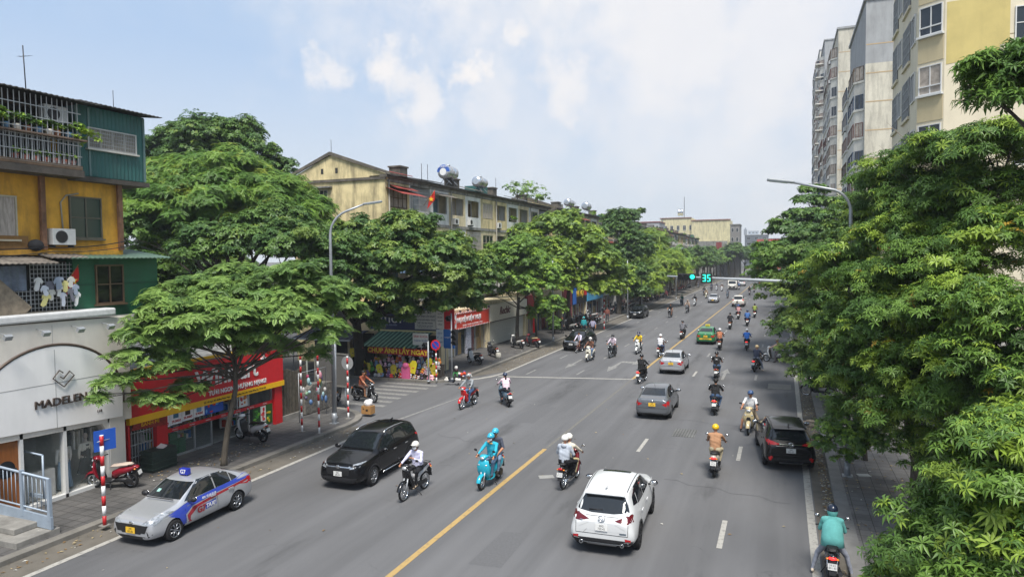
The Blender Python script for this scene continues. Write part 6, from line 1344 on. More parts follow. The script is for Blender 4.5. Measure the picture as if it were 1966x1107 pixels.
def make_car(spec):
    S = spec; t = thing('car', S.get('label', ''), S.get('cat', 'car')); body = car_body(S['st'], 'body')
    bvh_mesh = evalmesh(body, 'tmp'); vs = [v.co.copy() for v in bvh_mesh.vertices]; ps = [tuple(p.vertices) for p in bvh_mesh.polygons]; bvh = BVHTree.FromPolygons(vs, ps)
    r = S['r']; W = S['W'] / 2; yf, yr = S['yf'], S['yr']
    cut = MB()
    for yy in (yf, yr):
        for s in (-1, 1): cut.tube([(s * (W - .26), yy, r), (s * (W + .3), yy, r)], r + .055, 28, smooth=False)
    co = cut.build('cut', BLACKP); bo = body.modifiers.new('b', 'BOOLEAN'); bo.object = co; bo.operation = 'DIFFERENCE'; bo.solver = 'EXACT'
    me = evalmesh(body, 'body'); bpy.data.objects.remove(body); bpy.data.objects.remove(co)
    PM = S['paint']; me.materials.clear(); me.materials.append(PM); me.materials.append(BLACKP); me.polygons.foreach_set('use_smooth', [True] * len(me.polygons))
    lz = S.get('clad', .0)
    for p in me.polygons:
        c = p.center
        if abs(c.x) < W - .22 and abs(p.normal.x) > .9: p.material_index = 1
        for yy in (yf, yr):
            if abs(c.x) < W - .02 and math.hypot(c.y - yy, c.z - r) < r + .075 and abs(p.normal.z) + abs(p.normal.y) > .5 and math.hypot(c.y - yy, c.z - r) > r + .02 and (Vector((0, c.y - yy, c.z - r)).dot(p.normal) < 0): p.material_index = 1
        if c.z < S['st'][3][1] + .05 + lz: p.material_index = 1
    try: me.set_sharp_from_angle(angle=R(35))
    except Exception: pass
    o = bpy.data.objects.new('body', me); COL.objects.link(o); o.parent = t
    # shade the greenhouse pillars etc. through projected panels
    def decal(poly, ax, sg, mat, name, off=.006, parent=t, smooth=True, spacing=.09, extra=None):
        if ax == 'x' and sg == 0:
            a = decal(poly, 'x', 1, mat, name, off, parent, smooth, spacing); b = decal(poly, 'x', -1, mat, name, off, parent, smooth, spacing); return a, b
        xs = [p[0] for p in poly]; ys = [p[1] for p in poly]; pts = []; n = len(poly)
        for i in range(n):
            a, b = Vector(poly[i]), Vector(poly[(i + 1) % n]); k = max(1, int((b - a).length / spacing))
            for j in range(k): pts.append(a.lerp(b, j / k))
        ne = len(pts); edges = [(i, (i + 1) % ne) for i in range(ne)]
        x = min(xs) + spacing / 2
        while x < max(xs):
            y = min(ys) + spacing / 2
            while y < max(ys): pts.append(Vector((x, y))); y += spacing
            x += spacing
        out = delaunay_2d_cdt(pts, edges, [], 1, 1e-4)
        co2, fc = out[0], out[2]; V = []
        for p in co2:
            if ax == 'x': og = Vector((sg * 3, p[0], p[1])); d = Vector((-sg, 0, 0))
            elif ax == 'y': og = Vector((p[0], sg * 5, p[1])); d = Vector((0, -sg, 0))
            else: og = Vector((p[0], p[1], 5)); d = Vector((0, 0, -1))
            h, nn, _, _ = bvh.ray_cast(og, d)
            if h is None:
                q = Vector((og[0], og[1], og[2])); q = q + d * (3 - W if ax == 'x' else 3 if ax == 'y' else 3.5); h, nn, _, _ = bvh.find_nearest(q)
            if nn.dot(d) > 0: nn = -nn
            V.append(h + nn * off)
        # orientation
        fs = []
        for f in fc:
            a, b, c = V[f[0]], V[f[1]], V[f[2]]; nn = (b - a).cross(c - a); fs.append(tuple(f) if nn.dot(-d) > 0 else tuple(f)[::-1])
        m = MB(); m.add(V, fs, 0, smooth); return m.build(name, mat, parent)
    def line(pts, ax, sg, wd, mat, name='panel_gap', off=.004, parent=None):
        pl = [Vector(p) for p in pts]; L_, R_ = [], []
        for i, p in enumerate(pl):
            a = pl[max(i - 1, 0)]; b = pl[min(i + 1, len(pl) - 1)]; d = (b - a).normalized(); n = Vector((-d.y, d.x)) * wd / 2; L_.append(tuple(p + n)); R_.append(tuple(p - n))
        return decal(L_ + R_[::-1], ax, sg, mat, name, off, parent or o, spacing=.12)
    S['build'](t, o, decal, line, bvh)
    # wheels
    for yy in (yf, yr):
        for s in (-1, 1):
            wh = wheel(r, .20, S.get('rim', 'five'), t); wh.location = (s * (W - .115), yy, r); wh.rotation_euler.z = 0 if s > 0 else R(180)
    # mirrors
    my, mz, mxo = S['mirror']
    for s in (-1, 1):
        m = MB().ell((s * (mxo + .12), my, mz + .02), (.125, .07, .085), 12, 8, 0).tube([(s * (mxo - .05), my + .02, mz - .04), (s * (mxo + .06), my, mz - .02)], .03, 6, 1)
        mr = m.build('wing_mirror', [S.get('mirmat', PM), BLACKP], t); MB().ell((s * (mxo + .12), my - .055, mz + .02), (.105, .02, .066), 12, 8).build('mirror_glass', CHROME, mr)
    bpy.data.meshes.remove(bvh_mesh)
    return freeze(t)
def wheel(r, w, kind, parent):
    t = MB(); prof = [(-w / 2, r * .68), (-w / 2, r * .93), (-w * .38, r), (w * .38, r), (w / 2, r * .93), (w / 2, r * .68)]; n = 32; V = []
    for x, q in prof:
        for k in range(n): a = 2 * math.pi * k / n; V.append((x, q * math.cos(a), q * math.sin(a)))
    F = [(i * n + k, (i + 1) * n + k, (i + 1) * n + (k + 1) % n, i * n + (k + 1) % n) for i in range(len(prof) - 1) for k in range(n)]
    t.add(V, [f[::-1] for f in F], 0, True); wh = t.build('wheel', RUBBER, parent)
    m = MB(); ro = r * .69
    m.tube([(w * .5, 0, 0), (w * .515, 0, 0)], .001, 4); V = []
    for x, q in ((w / 2 - .002, ro), (w / 2 + .004, ro * .95), (w / 2 - .03, ro * .88), (w / 2 - .09, ro * .85)):
        for k in range(n): a = 2 * math.pi * k / n; V.append((x, q * math.cos(a), q * math.sin(a)))
    m.add(V, [(i * n + k, i * n + (k + 1) % n, (i + 1) * n + (k + 1) % n, (i + 1) * n + k) for i in range(3) for k in range(n)], 0, True)
    m.tube([(w / 2 - .1, 0, 0), (w / 2 - .085, 0, 0)], ro * .86, 24, 1)
    ns = {'five': 5, 'ten': 10, 'dark': 5, 'steel': 8}[kind]; sw = {'five': .05, 'ten': .024, 'dark': .045, 'steel': .034}[kind]
    for k in range(ns):
        a = 2 * math.pi * k / ns; c, s = math.cos(a), math.sin(a); tw = .35 if kind in ('ten', 'steel') else 0
        p0 = (w / 2 - .02, c * ro * .12, s * ro * .12); p1 = (w / 2 - .012, math.cos(a + tw) * ro * .9, math.sin(a + tw) * ro * .9)
        if kind in ('five', 'dark'):
            for q in (-.13, .13): m.tube([p0, (w / 2 - .012, math.cos(a + q) * ro * .92, math.sin(a + q) * ro * .92)], [sw * .5, sw * .36], 5)
        else: m.tube([p0, p1], [sw * .6, sw * .55], 5)
    m.tube([(w / 2 - .05, 0, 0), (w / 2 - .002, 0, 0)], ro * .2, 12)
    m.build('rim', [M('rim_dark', (.05, .05, .055), .35, .6, var=0) if kind == 'dark' else ALLOY, BLACKP], wh); return wh
PLW = M('plate_white', (.62, .62, .60), .5, var=.05); PLY = M('plate_yellow', (.72, .44, .03), .5, var=.05)
def plate(parent, y, z, sg, a, b, mat=PLW, w=.33, h=.165, tilt=0, x=0, name='number_plate', sz=None):
    p = MB().box(-w / 2, w / 2, -.006, .006, -h / 2, h / 2).build(name, mat, parent); p.location = (x, y, z); p.rotation_euler = (R(tilt), 0, 0 if sg < 0 else R(180))
    sz = sz or h * .47
    for s_, zz in ((a, h * .235), (b, -h * .22)): text(s_, sz, BLACK, p, (0, -.0075, zz), FY, 'plate_lettering', .001, sx=.95)
    return p
def std_lights(): pass
GRILLE = M('grille_black', (.012, .012, .013), .45, var=.5, scale=60)
def sedan(paintm, plates, **kw):
    L = kw.get('L', 2.02); W = .84; zr = kw.get('zr', 1.49); tail = kw.get('tail', 0)
    st = [(L, .28, .64, .69, .56, .62, .60, .46), (L - .06, .22, .72, .79, .66, .73, .70, .54), (L - .28, .19, .77, .86, .74, .80, .76, .58), (L - .75, .19, .82, .925, .76, .835, .79, .6), (1.08, .19, .875, .955, .76, .84, .79, .6), (.98, .19, .89, .99, .76, .84, .79, .62),
          (.55, .19, .905, 1.25, .76, .84, .79, .60), (.22, .19, .91, zr - .06, .76, .84, .79, .575), (-.2, .19, .92, zr, .76, .84, .79, .575), (-.75, .19, .93, zr - .02, .76, .84, .79, .56), (-1.08, .19, .94, zr - .12, .76, .84, .785, .54), (-1.5, .19, .96, 1.17, .76, .835, .77, .56),
          (-1.66, .20, .965, 1.075, .75, .83, .76, .58), (-L + .12, .22, .95, 1.045, .72, .80, .73, .56), (-L + .02, .30, .88, .985, .66, .74, .68, .5), (-L, .38, .80, .86, .55, .62, .58, .42)]
    def build(t, o, decal, line, bvh):
        tp = .56
        decal([(-.62, 1.03), (.62, 1.03), (.54, 1.36), (-.54, 1.36)], 'y', 1, CARGLASS, 'windscreen')
        decal([(-.58, 1.12), (.58, 1.12), (.47, 1.37), (-.47, 1.37)], 'y', -1, CARGLASS, 'rear_window')
        for s in (1, -1):
            decal([(.83, .965), (.36, 1.30), (.16, 1.395), (-.30, 1.415), (-.34, .985)], 'x', s, CARGLASS, 'side_window'); decal([(-.39, .985), (-.35, 1.415), (-.78, 1.385), (-1.02, 1.28), (-1.03, 1.0)], 'x', s, CARGLASS, 'side_window'); decal([(-1.07, 1.0), (-1.06, 1.25), (-1.33, 1.07), (-1.35, 1.02)], 'x', s, CARGLASS, 'quarter_window')
            for ln in ([(.88, .28), (.9, .6), (.86, .93)], [(-.36, .27), (-.37, .95)], [(-1.0, .62), (-1.18, .85), (-1.10, .97)]): line(ln, 'x', s, .012, BLACK)
            line([(.9, .27), (-.9, .27)], 'x', s, .012, BLACK)
            for y in (-.18, -.92): MB().obox((s * (W + .01), y, .82), (.03, .2, .035)).build('door_handle', kw.get('handle', paintm), t, bevel=.008)
        hl = kw.get('hl', [(.34, .66), (.56, .82), (.80, .92), (.78, .74), (.52, .62)])
        for s in (1, -1):
            decal([(a * s, b) for a, b in hl], 'y', 1, M('headlamp', (.34, .36, .38), .25, .4, var=.35, scale=14), 'headlight', .008)
            decal([(s * a, b) for a, b in kw.get('tlp', [(.40, .80), (.78, .92), (.80, .74), (.70, .66), (.52, .70)])], 'y', -1, REDL, 'tail_light', .008)
            decal([(-L + .05, .74), (-L + .32, .86), (-L + .28, .93), (-L + .04, .9)], 'x', s, REDL, 'tail_light', .006)
        decal([(-.46, .60), (.46, .60), (.34, .40), (-.34, .40)], 'y', 1, GRILLE, 'grille', .008); decal([(-.52, .34), (.52, .34), (.42, .25), (-.42, .25)], 'y', 1, GRILLE, 'lower_grille', .008)
        for s in (1, -1): decal([(s * .56, .50), (s * .72, .42), (s * .60, .32)], 'y', 1, GRILLE, 'fog_recess', .008)
        MB().ell((0, L + .0, .70), (.075, .012, .045), 12, 6).build('emblem', CHROME, t); MB().ell((0, -L - .015, .93), (.07, .012, .045), 12, 6).build('emblem', CHROME, t)
        decal([(-.62, .34), (.62, .34), (.55, .24), (-.55, .24)], 'y', -1, BLACKP, 'rear_valance', .006)
        line([(-.70, .58), (.70, .58)], 'y', -1, .012, BLACK); line([(-.62, .98), (-.66, .62)], 'y', -1, .01, BLACK); line([(.62, .98), (.66, .62)], 'y', -1, .01, BLACK)
        if kw.get('chromebar'): decal([(-.36, .84), (.36, .84), (.36, .80), (-.36, .80)], 'y', -1, CHROME, 'chrome_bar', .012)
        MB().tube([(0, -1.0, 1.40), (0, -1.16, 1.60)], .008, 5).build('aerial', BLACKP, t)
        MB().box(-.5, .5, .0, .03, .0, .02).build('wiper', BLACKP, t).location = (0, 1.0, 1.045)
        pf, pr = plates; plate(t, L + .03, .50, 1, pf[0], pf[1], pf[2]); plate(t, -L - .03, .76 if kw.get('hiplate', 1) else .5, -1, pr[0], pr[1], pr[2], tilt=-4)
        if 'more' in kw: kw['more'](t, o, decal, line, L, W)
    return dict(st=st, r=.30, W=1.68, yf=1.27, yr=-1.22, paint=paintm, build=build, mirror=(.70, .99, .80), rim=kw.get('rim', 'ten'), mirmat=kw.get('mirmat', paintm))
def suv(paintm, plates, **kw):
    L = kw.get('L', 2.26); W = .91; zr = kw.get('zr', 1.66); zb = .25; rearup = kw.get('rearup', 0)
    b = zr - 1.66
    st = [(L, .36, .76, .82, .60, .68, .66, .50), (L - .06, .28, .86, .95, .68, .76, .72, .54), (L - .28, zb, .90, .99, .80, .87, .82, .62), (L - .8, zb, .97, 1.07, .83, .905, .86, .64), (1.12, zb, 1.02, 1.11, .83, .91, .865, .66), (1.02, zb, 1.03, 1.15, .83, .91, .865, .68),
          (.62, zb, 1.04, 1.40 + b, .83, .91, .865, .66), (.28, zb, 1.05, 1.60 + b, .83, .91, .865, .63), (-.25, zb, 1.06, 1.66 + b, .83, .91, .865, .63), (-1.0, zb, 1.08, 1.65 + b, .83, .91, .86, .62), (-1.55, zb, 1.10, 1.60 + b, .83, .905, .85, .59), (-1.72 - rearup, zb, 1.12, 1.55 + b, .83, .90, .83, .57),
          (-2.12, zb + .03, 1.00, 1.07, .80, .88, .80, .62), (-L + .08, .30, .95, 1.0, .76, .85, .76, .52), (-L + .01, .36, .86, .95, .72, .78, .70, .48), (-L, .42, .70, .76, .60, .66, .62, .42)]
    if rearup: st[11] = (-2.02, zb, 1.10, 1.56 + b, .83, .90, .84, .60); st[12] = (-2.14, zb + .03, 1.04, 1.22, .80, .88, .82, .60)
    CL = BLACKP
    def build(t, o, decal, line, bvh):
        decal([(-.70, 1.18), (.70, 1.18), (.60, 1.55 + b), (-.60, 1.55 + b)], 'y', 1, CARGLASS, 'windscreen')
        decal([(-.70, 1.17), (-.3, 1.12), (.3, 1.12), (.70, 1.17), (.64, 1.32), (.55, 1.48 + b), (-.55, 1.48 + b), (-.64, 1.32)], 'y', -1, CARGLASS, 'rear_window')
        for s in (1, -1):
            decal([(.88, 1.11), (.5, 1.36), (.24, 1.52 + b), (-.22, 1.575 + b), (-.26, 1.13)], 'x', s, CARGLASS, 'side_window'); decal([(-.31, 1.13), (-.27, 1.575 + b), (-1.0, 1.565 + b), (-1.12, 1.16)], 'x', s, CARGLASS, 'side_window')
            q = -1.85 if not rearup else -1.98
            decal([(-1.18, 1.17), (-1.06, 1.56 + b), (-1.5, 1.52 + b), (q + .12, 1.40), (q + .10, 1.22)] if kw.get('quarter', 1) else [(-1.17, 1.18), (-1.08, 1.52 + b), (-1.45, 1.42), (-1.62, 1.25)], 'x', s, CARGLASS, 'quarter_window')
            for ln in ([(.92, .36), (.95, .7), (.9, 1.07)], [(-.28, .36), (-.29, 1.1)], [(-1.12, .7), (-1.24, .95), (-1.14, 1.14)]): line(ln, 'x', s, .012, BLACK)
            decal([(.86, .42), (-.92, .42), (-.92, .22), (.86, .22)], 'x', s, CL, 'sill_cladding', .008)
            for yy in (1.36, -1.36):
                rr_ = .355; a_ = [R(k) for k in range(-8, 189, 14)]
                decal([(yy + (rr_ + .03) * math.cos(k), .34 + (rr_ + .03) * math.sin(k)) for k in a_] + [(yy + (rr_ + .095) * math.cos(k), .34 + (rr_ + .095) * math.sin(k)) for k in a_[::-1]], 'x', s, CL, 'arch_cladding', .01, spacing=.07)
            for y in (-.12, -1.0): MB().obox((s * (W + .008), y, .96), (.03, .2, .035)).build('door_handle', kw.get('handle', paintm), t, bevel=.008)
            hp = [(.34, .84), (.56, .95), (.80, .97), (.76, .86), (.5, .80)]
            decal([(a * s, c) for a, c in kw.get('hl', hp)], 'y', 1, M('headlamp'), 'headlight', .009)
            decal([(s * a, c) for a, c in kw.get('tlp', [(.34, .98), (.66, 1.10), (.83, 1.10), (.82, .94), (.60, .93)])], 'y', -1, kw.get('lens', REDL), 'tail_light', .009)
            decal(kw.get('tls', [(-L + .04, .92), (-L + .40, 1.08), (-L + .36, 1.12), (-L + .06, 1.08)]), 'x', s, kw.get('lens', REDL), 'tail_light', .008)
            decal([(s * .62, .56), (s * .78, .54), (s * .76, .46), (s * .64, .48)], 'y', -1, REDL, 'reflector', .012)
        decal([(-.50, .84), (.50, .84), (.42, .58), (-.42, .58)], 'y', 1, GRILLE, 'grille', .009); decal([(-.74, .50), (.74, .50), (.66, .30), (-.66, .30)], 'y', 1, CL, 'front_bumper_trim', .009)
        decal([(-.56, .87), (.56, .87), (.56, .835), (-.56, .835)], 'y', 1, CHROME, 'grille_bar', .014)
        decal([(-.84, .50), (.84, .50), (.78, .30), (-.78, .30)], 'y', -1, CL, 'rear_bumper_trim', .01, spacing=.07)
        decal([(-.42, .37), (.42, .37), (.38, .31), (-.38, .31)], 'y', -1, ALLOY, 'skid_plate', .018)
        line([(-.70, .62), (.70, .62)], 'y', -1, .014, BLACK); line([(-.62, 1.12), (-.70, .9), (-.70, .62)], 'y', -1, .012, BLACK); line([(.62, 1.12), (.70, .9), (.70, .62)], 'y', -1, .012, BLACK)
        MB().ell((0, L + .01, .86), (.09, .012, .06), 12, 6).build('emblem', CHROME, t); e = MB(); e.tube([(.09 * math.cos(R(a)), -L - .02 + .02, 1.03 + .07 * math.sin(R(a))) for a in range(0, 361, 30)], .011, 5).tube([(-.06, -L - .0, 1.06), (0, -L - .0, .99), (.06, -L - .0, 1.06)], .012, 5).build('emblem', CHROME, t)
        for s in (1, -1):
            if kw.get('rails', 1): 
                m = MB(); h = []
                for y in (.15, -.2, -.7, -1.2, -1.6):
                    hh, nn, _, _ = bvh.ray_cast(Vector((s * .585, y, 5)), Vector((0, 0, -1))); h.append((s * .585, y, hh.z + (.045 if y not in (.15, -1.6) else .005)))
                m.tube(h, .018, 6).build('roof_rail', kw.get('railmat', CHROME), t)
        MB().obox((0, -1.5, 1.665 + b - .01), (.05, .16, .06), (R(-14), 0, 0)).build('roof_fin', paintm, t, bevel=.012)
        MB().tube([(.0, -2.02 - rearup * .5, 1.19), (-.38, -2.05 - rearup * .3, 1.20)], .012, 5).build('rear_wiper', BLACKP, t)
        if not rearup: MB().prism([(-1.66, 1.585 + b), (-1.84, 1.555 + b), (-1.84, 1.535 + b), (-1.66, 1.56 + b)], 'x', -.54, .54).build('spoiler', paintm, t, bevel=.01)
        pf, pr = plates; plate(t, L + .02, .62, 1, pf[0], pf[1], pf[2]); plate(t, -L - .012, .80, -1, pr[0], pr[1], pr[2], tilt=-8)
        if 'more' in kw: kw['more'](t, o, decal, line, L, W)
    return dict(st=st, r=.345, W=1.84, yf=1.36, yr=-1.36, paint=paintm, build=build, mirror=(.78, 1.12, .87), rim=kw.get('rim', 'dark'), clad=.03, mirmat=kw.get('mirmat', paintm))
def place(root, label, p_front, p_rear_or_rz, L=None, scale=1, group='cars on the road', cat='car'): pass
def putcar(spec, label, loc, rz, scale=1.0, cat='car', group=None):
    t = make_car(spec); t.location = (loc[0], loc[1], loc[2] if len(loc) > 2 else 0); t.rotation_euler.z = rz; t.scale = (scale,) * 3; t['label'] = label; t['category'] = cat
    if group: t['group'] = group
    return t
SILV = paint('paint_silver', (.50, .51, .53), .55); BLK = M('paint_black', (.005, .005, .006), .22, 0, var=0, coat=.25, spec=.35); WHT = paint('paint_white', (.60, .61, .61), 0, .6, .25); GREYP = paint('paint_grey', (.16, .17, .185), .5); GRN = paint('paint_green', (.012, .17, .055), .1)
BLUEP = M('taxi_blue', (.03, .06, .38), .35, coat=.4, var=0); DRED = M('taxi_red', (.30, .02, .03), .35, coat=.4, var=0)
# 1 taxi
def taxi_more(t, o, decal, line, L, W):
    for s in (1, -1):
        decal([(.93, .90), (.55, .95), (-1.36, 1.01), (-1.72, 1.06), (-1.96, .95), (-1.9, .90), (-.4, .82), (.45, .72), (.95, .62), (1.02, .42), (.86, .34), (1.1, .5), (1.42, .70), (1.5, .80)][:6] + [(-.4, .86), (.6, .78), (.88, .62), (.86, .36), (.99, .36), (1.12, .60), (1.50, .76)], 'x', s, BLUEP, 'blue_stripe', .003)
        decal([(.58, .75), (-.4, .83), (-1.9, .895), (-1.92, .83), (-.4, .76), (.42, .69), (.72, .52), (.66, .36), (.80, .36), (.84, .58)], 'x', s, DRED, 'red_stripe', .0035)
        decal([(.14, .68), (-.30, .70), (-.30, .54), (.14, .51)], 'x', s, BLUEP, 'blue_panel', .0035)
        text('TAXI', .17, WHITE, t, (s * (W + .012), -.05 if s < 0 else -.05, .60), (R(90), 0, R(90) * s), 'side_lettering', .002, bold=.006, shear=.2)
        text('G7', .26, DRED, t, (s * (W + .012), .30 * (1 if s < 0 else 1), .58), (R(90), 0, R(90) * s), 'side_lettering', .002, bold=.012)
        text('024. 32.32.32.32', .085, WHITE, t, (s * (W + .0), -.02, .89), (R(90), 0, R(90) * s), 'side_lettering', .004, bold=.002)
    b = MB().box(-.16, .16, -.08, .08, 0, .19).build('roof_sign', P('#1f2f9a', .35), t, bevel=.02); b.location = (0, .06, 1.47)
    text('G7', .17, WHITE, b, (0, .083, .1), (R(90), 0, R(180)), 'sign_lettering', .002, bold=.004); text('G7', .17, WHITE, b, (0, -.083, .1), FY, 'sign_lettering', .002, bold=.004)
    decal([(-.60, .66), (.60, .66), (.50, .44), (-.50, .44)], 'y', 1, GRILLE, 'grille', .011)
    for s in (1, -1): decal([(1.97, .70), (1.55, .90), (1.50, .84), (1.70, .72), (1.90, .64)], 'x', s, M('headlamp'), 'headlight', .009)
    decal([(.3, 1.12), (.42, 1.12), (.42, 1.18), (.3, 1.18)], 'y', 1, P('#8fb8b0'), 'sticker', .009)
f = gp(333, 1036); b_ = gp(455, 976)
def axle_pose(nf, nr, half=.76, side=1):        # contact points of the near-side front and rear wheels -> centre and heading
    d = (nf - nr); d.z = 0; rz = math.atan2(-d.x, d.y); n = Vector((math.cos(rz), math.sin(rz), 0)); mid = (nf + nr) / 2 - n * half * side; return (mid.x, mid.y, 0), rz
loc, rz = axle_pose(f, b_, .74, -1)
putcar(sedan(SILV, (('29E', '002.86', PLY), ('29E', '002.86', PLY)), more=taxi_more, rim='steel', mirmat=BLACKP), 'silver taxi with blue and red stripes and a blue roof sign by the left kerb', loc, rz)
# 2 black seven seater towards the camera
f = gp(714, 931); r_c = gp(968, 848)
XL = suv(BLK, (('30K', '285.94', PLW), ('30K', '285.94', PLW)), zr=1.70, rearup=1, railmat=CHROME, rim='ten', handle=CHROME)
d = math.atan2(-(gp(714, 931) - gp(791, 885)).x, (gp(714, 931) - gp(791, 885)).y); n = Vector((math.cos(d), math.sin(d), 0)); fwd = Vector((-math.sin(d), math.cos(d), 0))
c = gp(714, 931) + n * .80 - fwd * 1.36
def xl_more(t): 
    for s in (1, -1): MB().tube([(s * .935, .8, .34), (s * .935, -.9, .34)], .02, 6).build('side_trim', CHROME, t)
xl = putcar(XL, 'shiny black seven seat car with chrome roof rails coming down the left lane', c, d, .99); xl_more(xl)
# 3 white crossover, away
c = (gp(1108, 1036) + gp(1228, 1049)) / 2; rz = R(2.6); fwd = Vector((-math.sin(rz), math.cos(rz), 0)); c = c + fwd * 1.36
def cx_more(t, o, decal, line, L, W):
    for s in (1, -1):
        MB().tube([(s * .55, -L - .03, .37), (s * .55, -L + .1, .37)], .05, 14).tube([(s * .55, -L - .032, .37), (s * .55, -L - .02, .37)], .036, 14, 1).build('exhaust_tip', [CHROME, BLACK], t)
        line([(.60, .2), (.57, -1.45)][::1] if False else [(.585 * s, .25), (.565 * s, -1.5)], 'z', 1, .022, BLACK, 'roof_channel', .004)
        decal([(s * .60, .475), (s * .84, .50), (s * .84, .48), (s * .60, .455)], 'y', -1, CHROME, 'bumper_trim', .02)
    decal([(-.42, .22), (.42, .22), (.40, -.02), (-.40, -.02)], 'z', 1, CARGLASS, 'sunroof', .006)
    decal([(-.50, .92), (.50, .92), (.50, .70), (-.50, .70)], 'y', -1, M('paint_white'), 'tailgate_recess', .002)
    line([(-.40, .73), (-.52, .60)], 'y', -1, .01, P('#8a8a88'), 'crease_shade'); line([(-.36, .9), (-.62, .78)], 'y', -1, .01, P('#b4b4b2'), 'crease_shade'); line([(.36, .9), (.62, .78)], 'y', -1, .01, P('#b4b4b2'), 'crease_shade')  # grey strips paint the shade along the pressed tailgate folds
    decal([(.48, .70), (.66, .70), (.66, .66), (.48, .66)], 'y', -1, P('#55606a'), 'badge', .008); decal([(-.66, .96), (-.52, .96), (-.52, .93), (-.66, .93)], 'y', -1, ALLOY, 'badge', .008)
    decal([(-.44, 1.06), (.44, 1.06), (.44, 1.05), (-.44, 1.05)], 'y', -1, BLACK, 'tailgate_gap', .004)
putcar(suv(WHT, (('30G', '730.42', PLW), ('30G', '730.42', PLW)), more=cx_more, rails=0, quarter=0, lens=M('dark_red_lens', (.10, .006, .01), .12, var=0, spec=.7), mirmat=BLK), 'white crossover with tinted rear window driving away in the foreground', c, rz, 1.0)
# 4,5 sedans away
def away(spec, label, l, r, rz=0, scale=1.0, rearoff=1.22, **k):
    c = (gp(*l) + gp(*r)) / 2; rz = R(rz); fwd = Vector((-math.sin(rz), math.cos(rz), 0)); return putcar(spec, label, c + fwd * rearoff * scale, rz, scale, **k)
away(sedan(GREYP, (('30H', '671.15', PLW), ('30E', '412.70', PLY)), chromebar=1, tlp=[(.46, .78), (.80, .90), (.82, .66), (.60, .70)]), 'dark grey sedan with a yellow rear plate driving away left of centre', (1228, 796), (1286, 802), 1, 1.02)
away(sedan(SILV, (('29A', '118.20', PLW), ('30F', '553.08', PLY))), 'pale silver sedan with a yellow rear plate further ahead of the grey one', (1268, 713), (1314, 718), 1, 1.0)
def vios_more(t, o, decal, line, L, W):
    decal([(-.52, .60), (.52, .60), (.52, .47), (-.52, .47)], 'y', -1, PLY, 'yellow_band', .012); text('TAXI GROUP', .10, P('#17552c'), t, (0, -L - .03, .535), FY, 'band_lettering', .004)
    b = MB().box(-.2, .2, -.09, .09, 0, .15).build('roof_sign', P('#d8c02a', .4), t, bevel=.02); b.location = (0, -.2, 1.49)
    text('TAXI', .1, P('#17552c'), b, (0, -.093, .08), FY, 'sign_lettering', .002)
away(sedan(GRN, (('29A', '118.20', PLY), ('30A', '864.31', PLY)), more=vios_more, L=2.1), 'green taxi sedan with a yellow roof box driving away up the centre lane', (1341, 658), (1372, 661), 0, 1.02)
# 7 black crossover parked at the right kerb
def cc_more(t, o, decal, line, L, W):
    for s in (1, -1): MB().obox((s * .70, -L - .02, .50), (.08, .03, .16), (0, R(25) * -s, 0)).build('fog_lamp', REDL, t, bevel=.01)
    decal([(-.40, 1.015), (.40, 1.015), (.40, .985), (-.40, .985)], 'y', -1, CHROME, 'chrome_bar', .013)
    text('CROSS', .06, CHROME, t, (0, -L - .015, .93), FY, 'badge_lettering', .003)
rz7 = R(7); c7 = (gp(1478, 886) + gp(1546, 897)) / 2 + Vector((-math.sin(rz7), math.cos(rz7), 0)) * 1.3
putcar(suv(BLK, (('30K', '935.23', PLW), ('30K', '935.23', PLW)), zr=1.60, more=cc_more, tlp=[(.30, .99), (.62, 1.09), (.82, 1.10), (.82, 1.0), (.60, .97)], railmat=BLK), 'black crossover parked askew at the right kerb under the low branch', c7, rz7, 1.0)
# 8 black suv oncoming by the left kerb, 9 parked one beyond
def toward(spec, label, nf, rz=180, scale=1.0, frontoff=1.36, **k):
    rz_ = R(rz); fwd = Vector((-math.sin(rz_), math.cos(rz_), 0)); return putcar(spec, label, gp(*nf) - fwd * frontoff * scale, rz_, scale, **k)
toward(suv(BLK, (('30H', '402.77', PLW), ('30H', '402.77', PLW)), zr=1.62, railmat=CHROME, rim='ten'), 'black car with one headlamp glowing near the left kerb behind the cyclist', (1103, 672), 176)
toward(suv(BLK, (('30G', '118.54', PLW), ('30G', '118.54', PLW)), zr=1.64, rails=1), 'black crossover parked at the left kerb under the dark narrow tree', (1222, 611), 178)
toward(sedan(SILV, (('29D', '220.19', PLY), ('29D', '220.19', PLY))), 'silver sedan coming towards the camera beyond the parked black crossover', (1369, 581), 180, 1.0, 1.27)
cream = paint('paint_cream_white', (.62, .60, .54), 0, .4, .35)
away(suv(cream, (('30F', '771.02', PLW), ('30F', '771.02', PLW)), zr=1.70, rim='five', mirmat=cream, tlp=[(.56, .98), (.60, 1.18), (.80, 1.16), (.83, .92)]), 'cream white pickup like car driving away beneath the signal arm', (1404, 588), (1431, 589), 0, 1.04, 1.36)
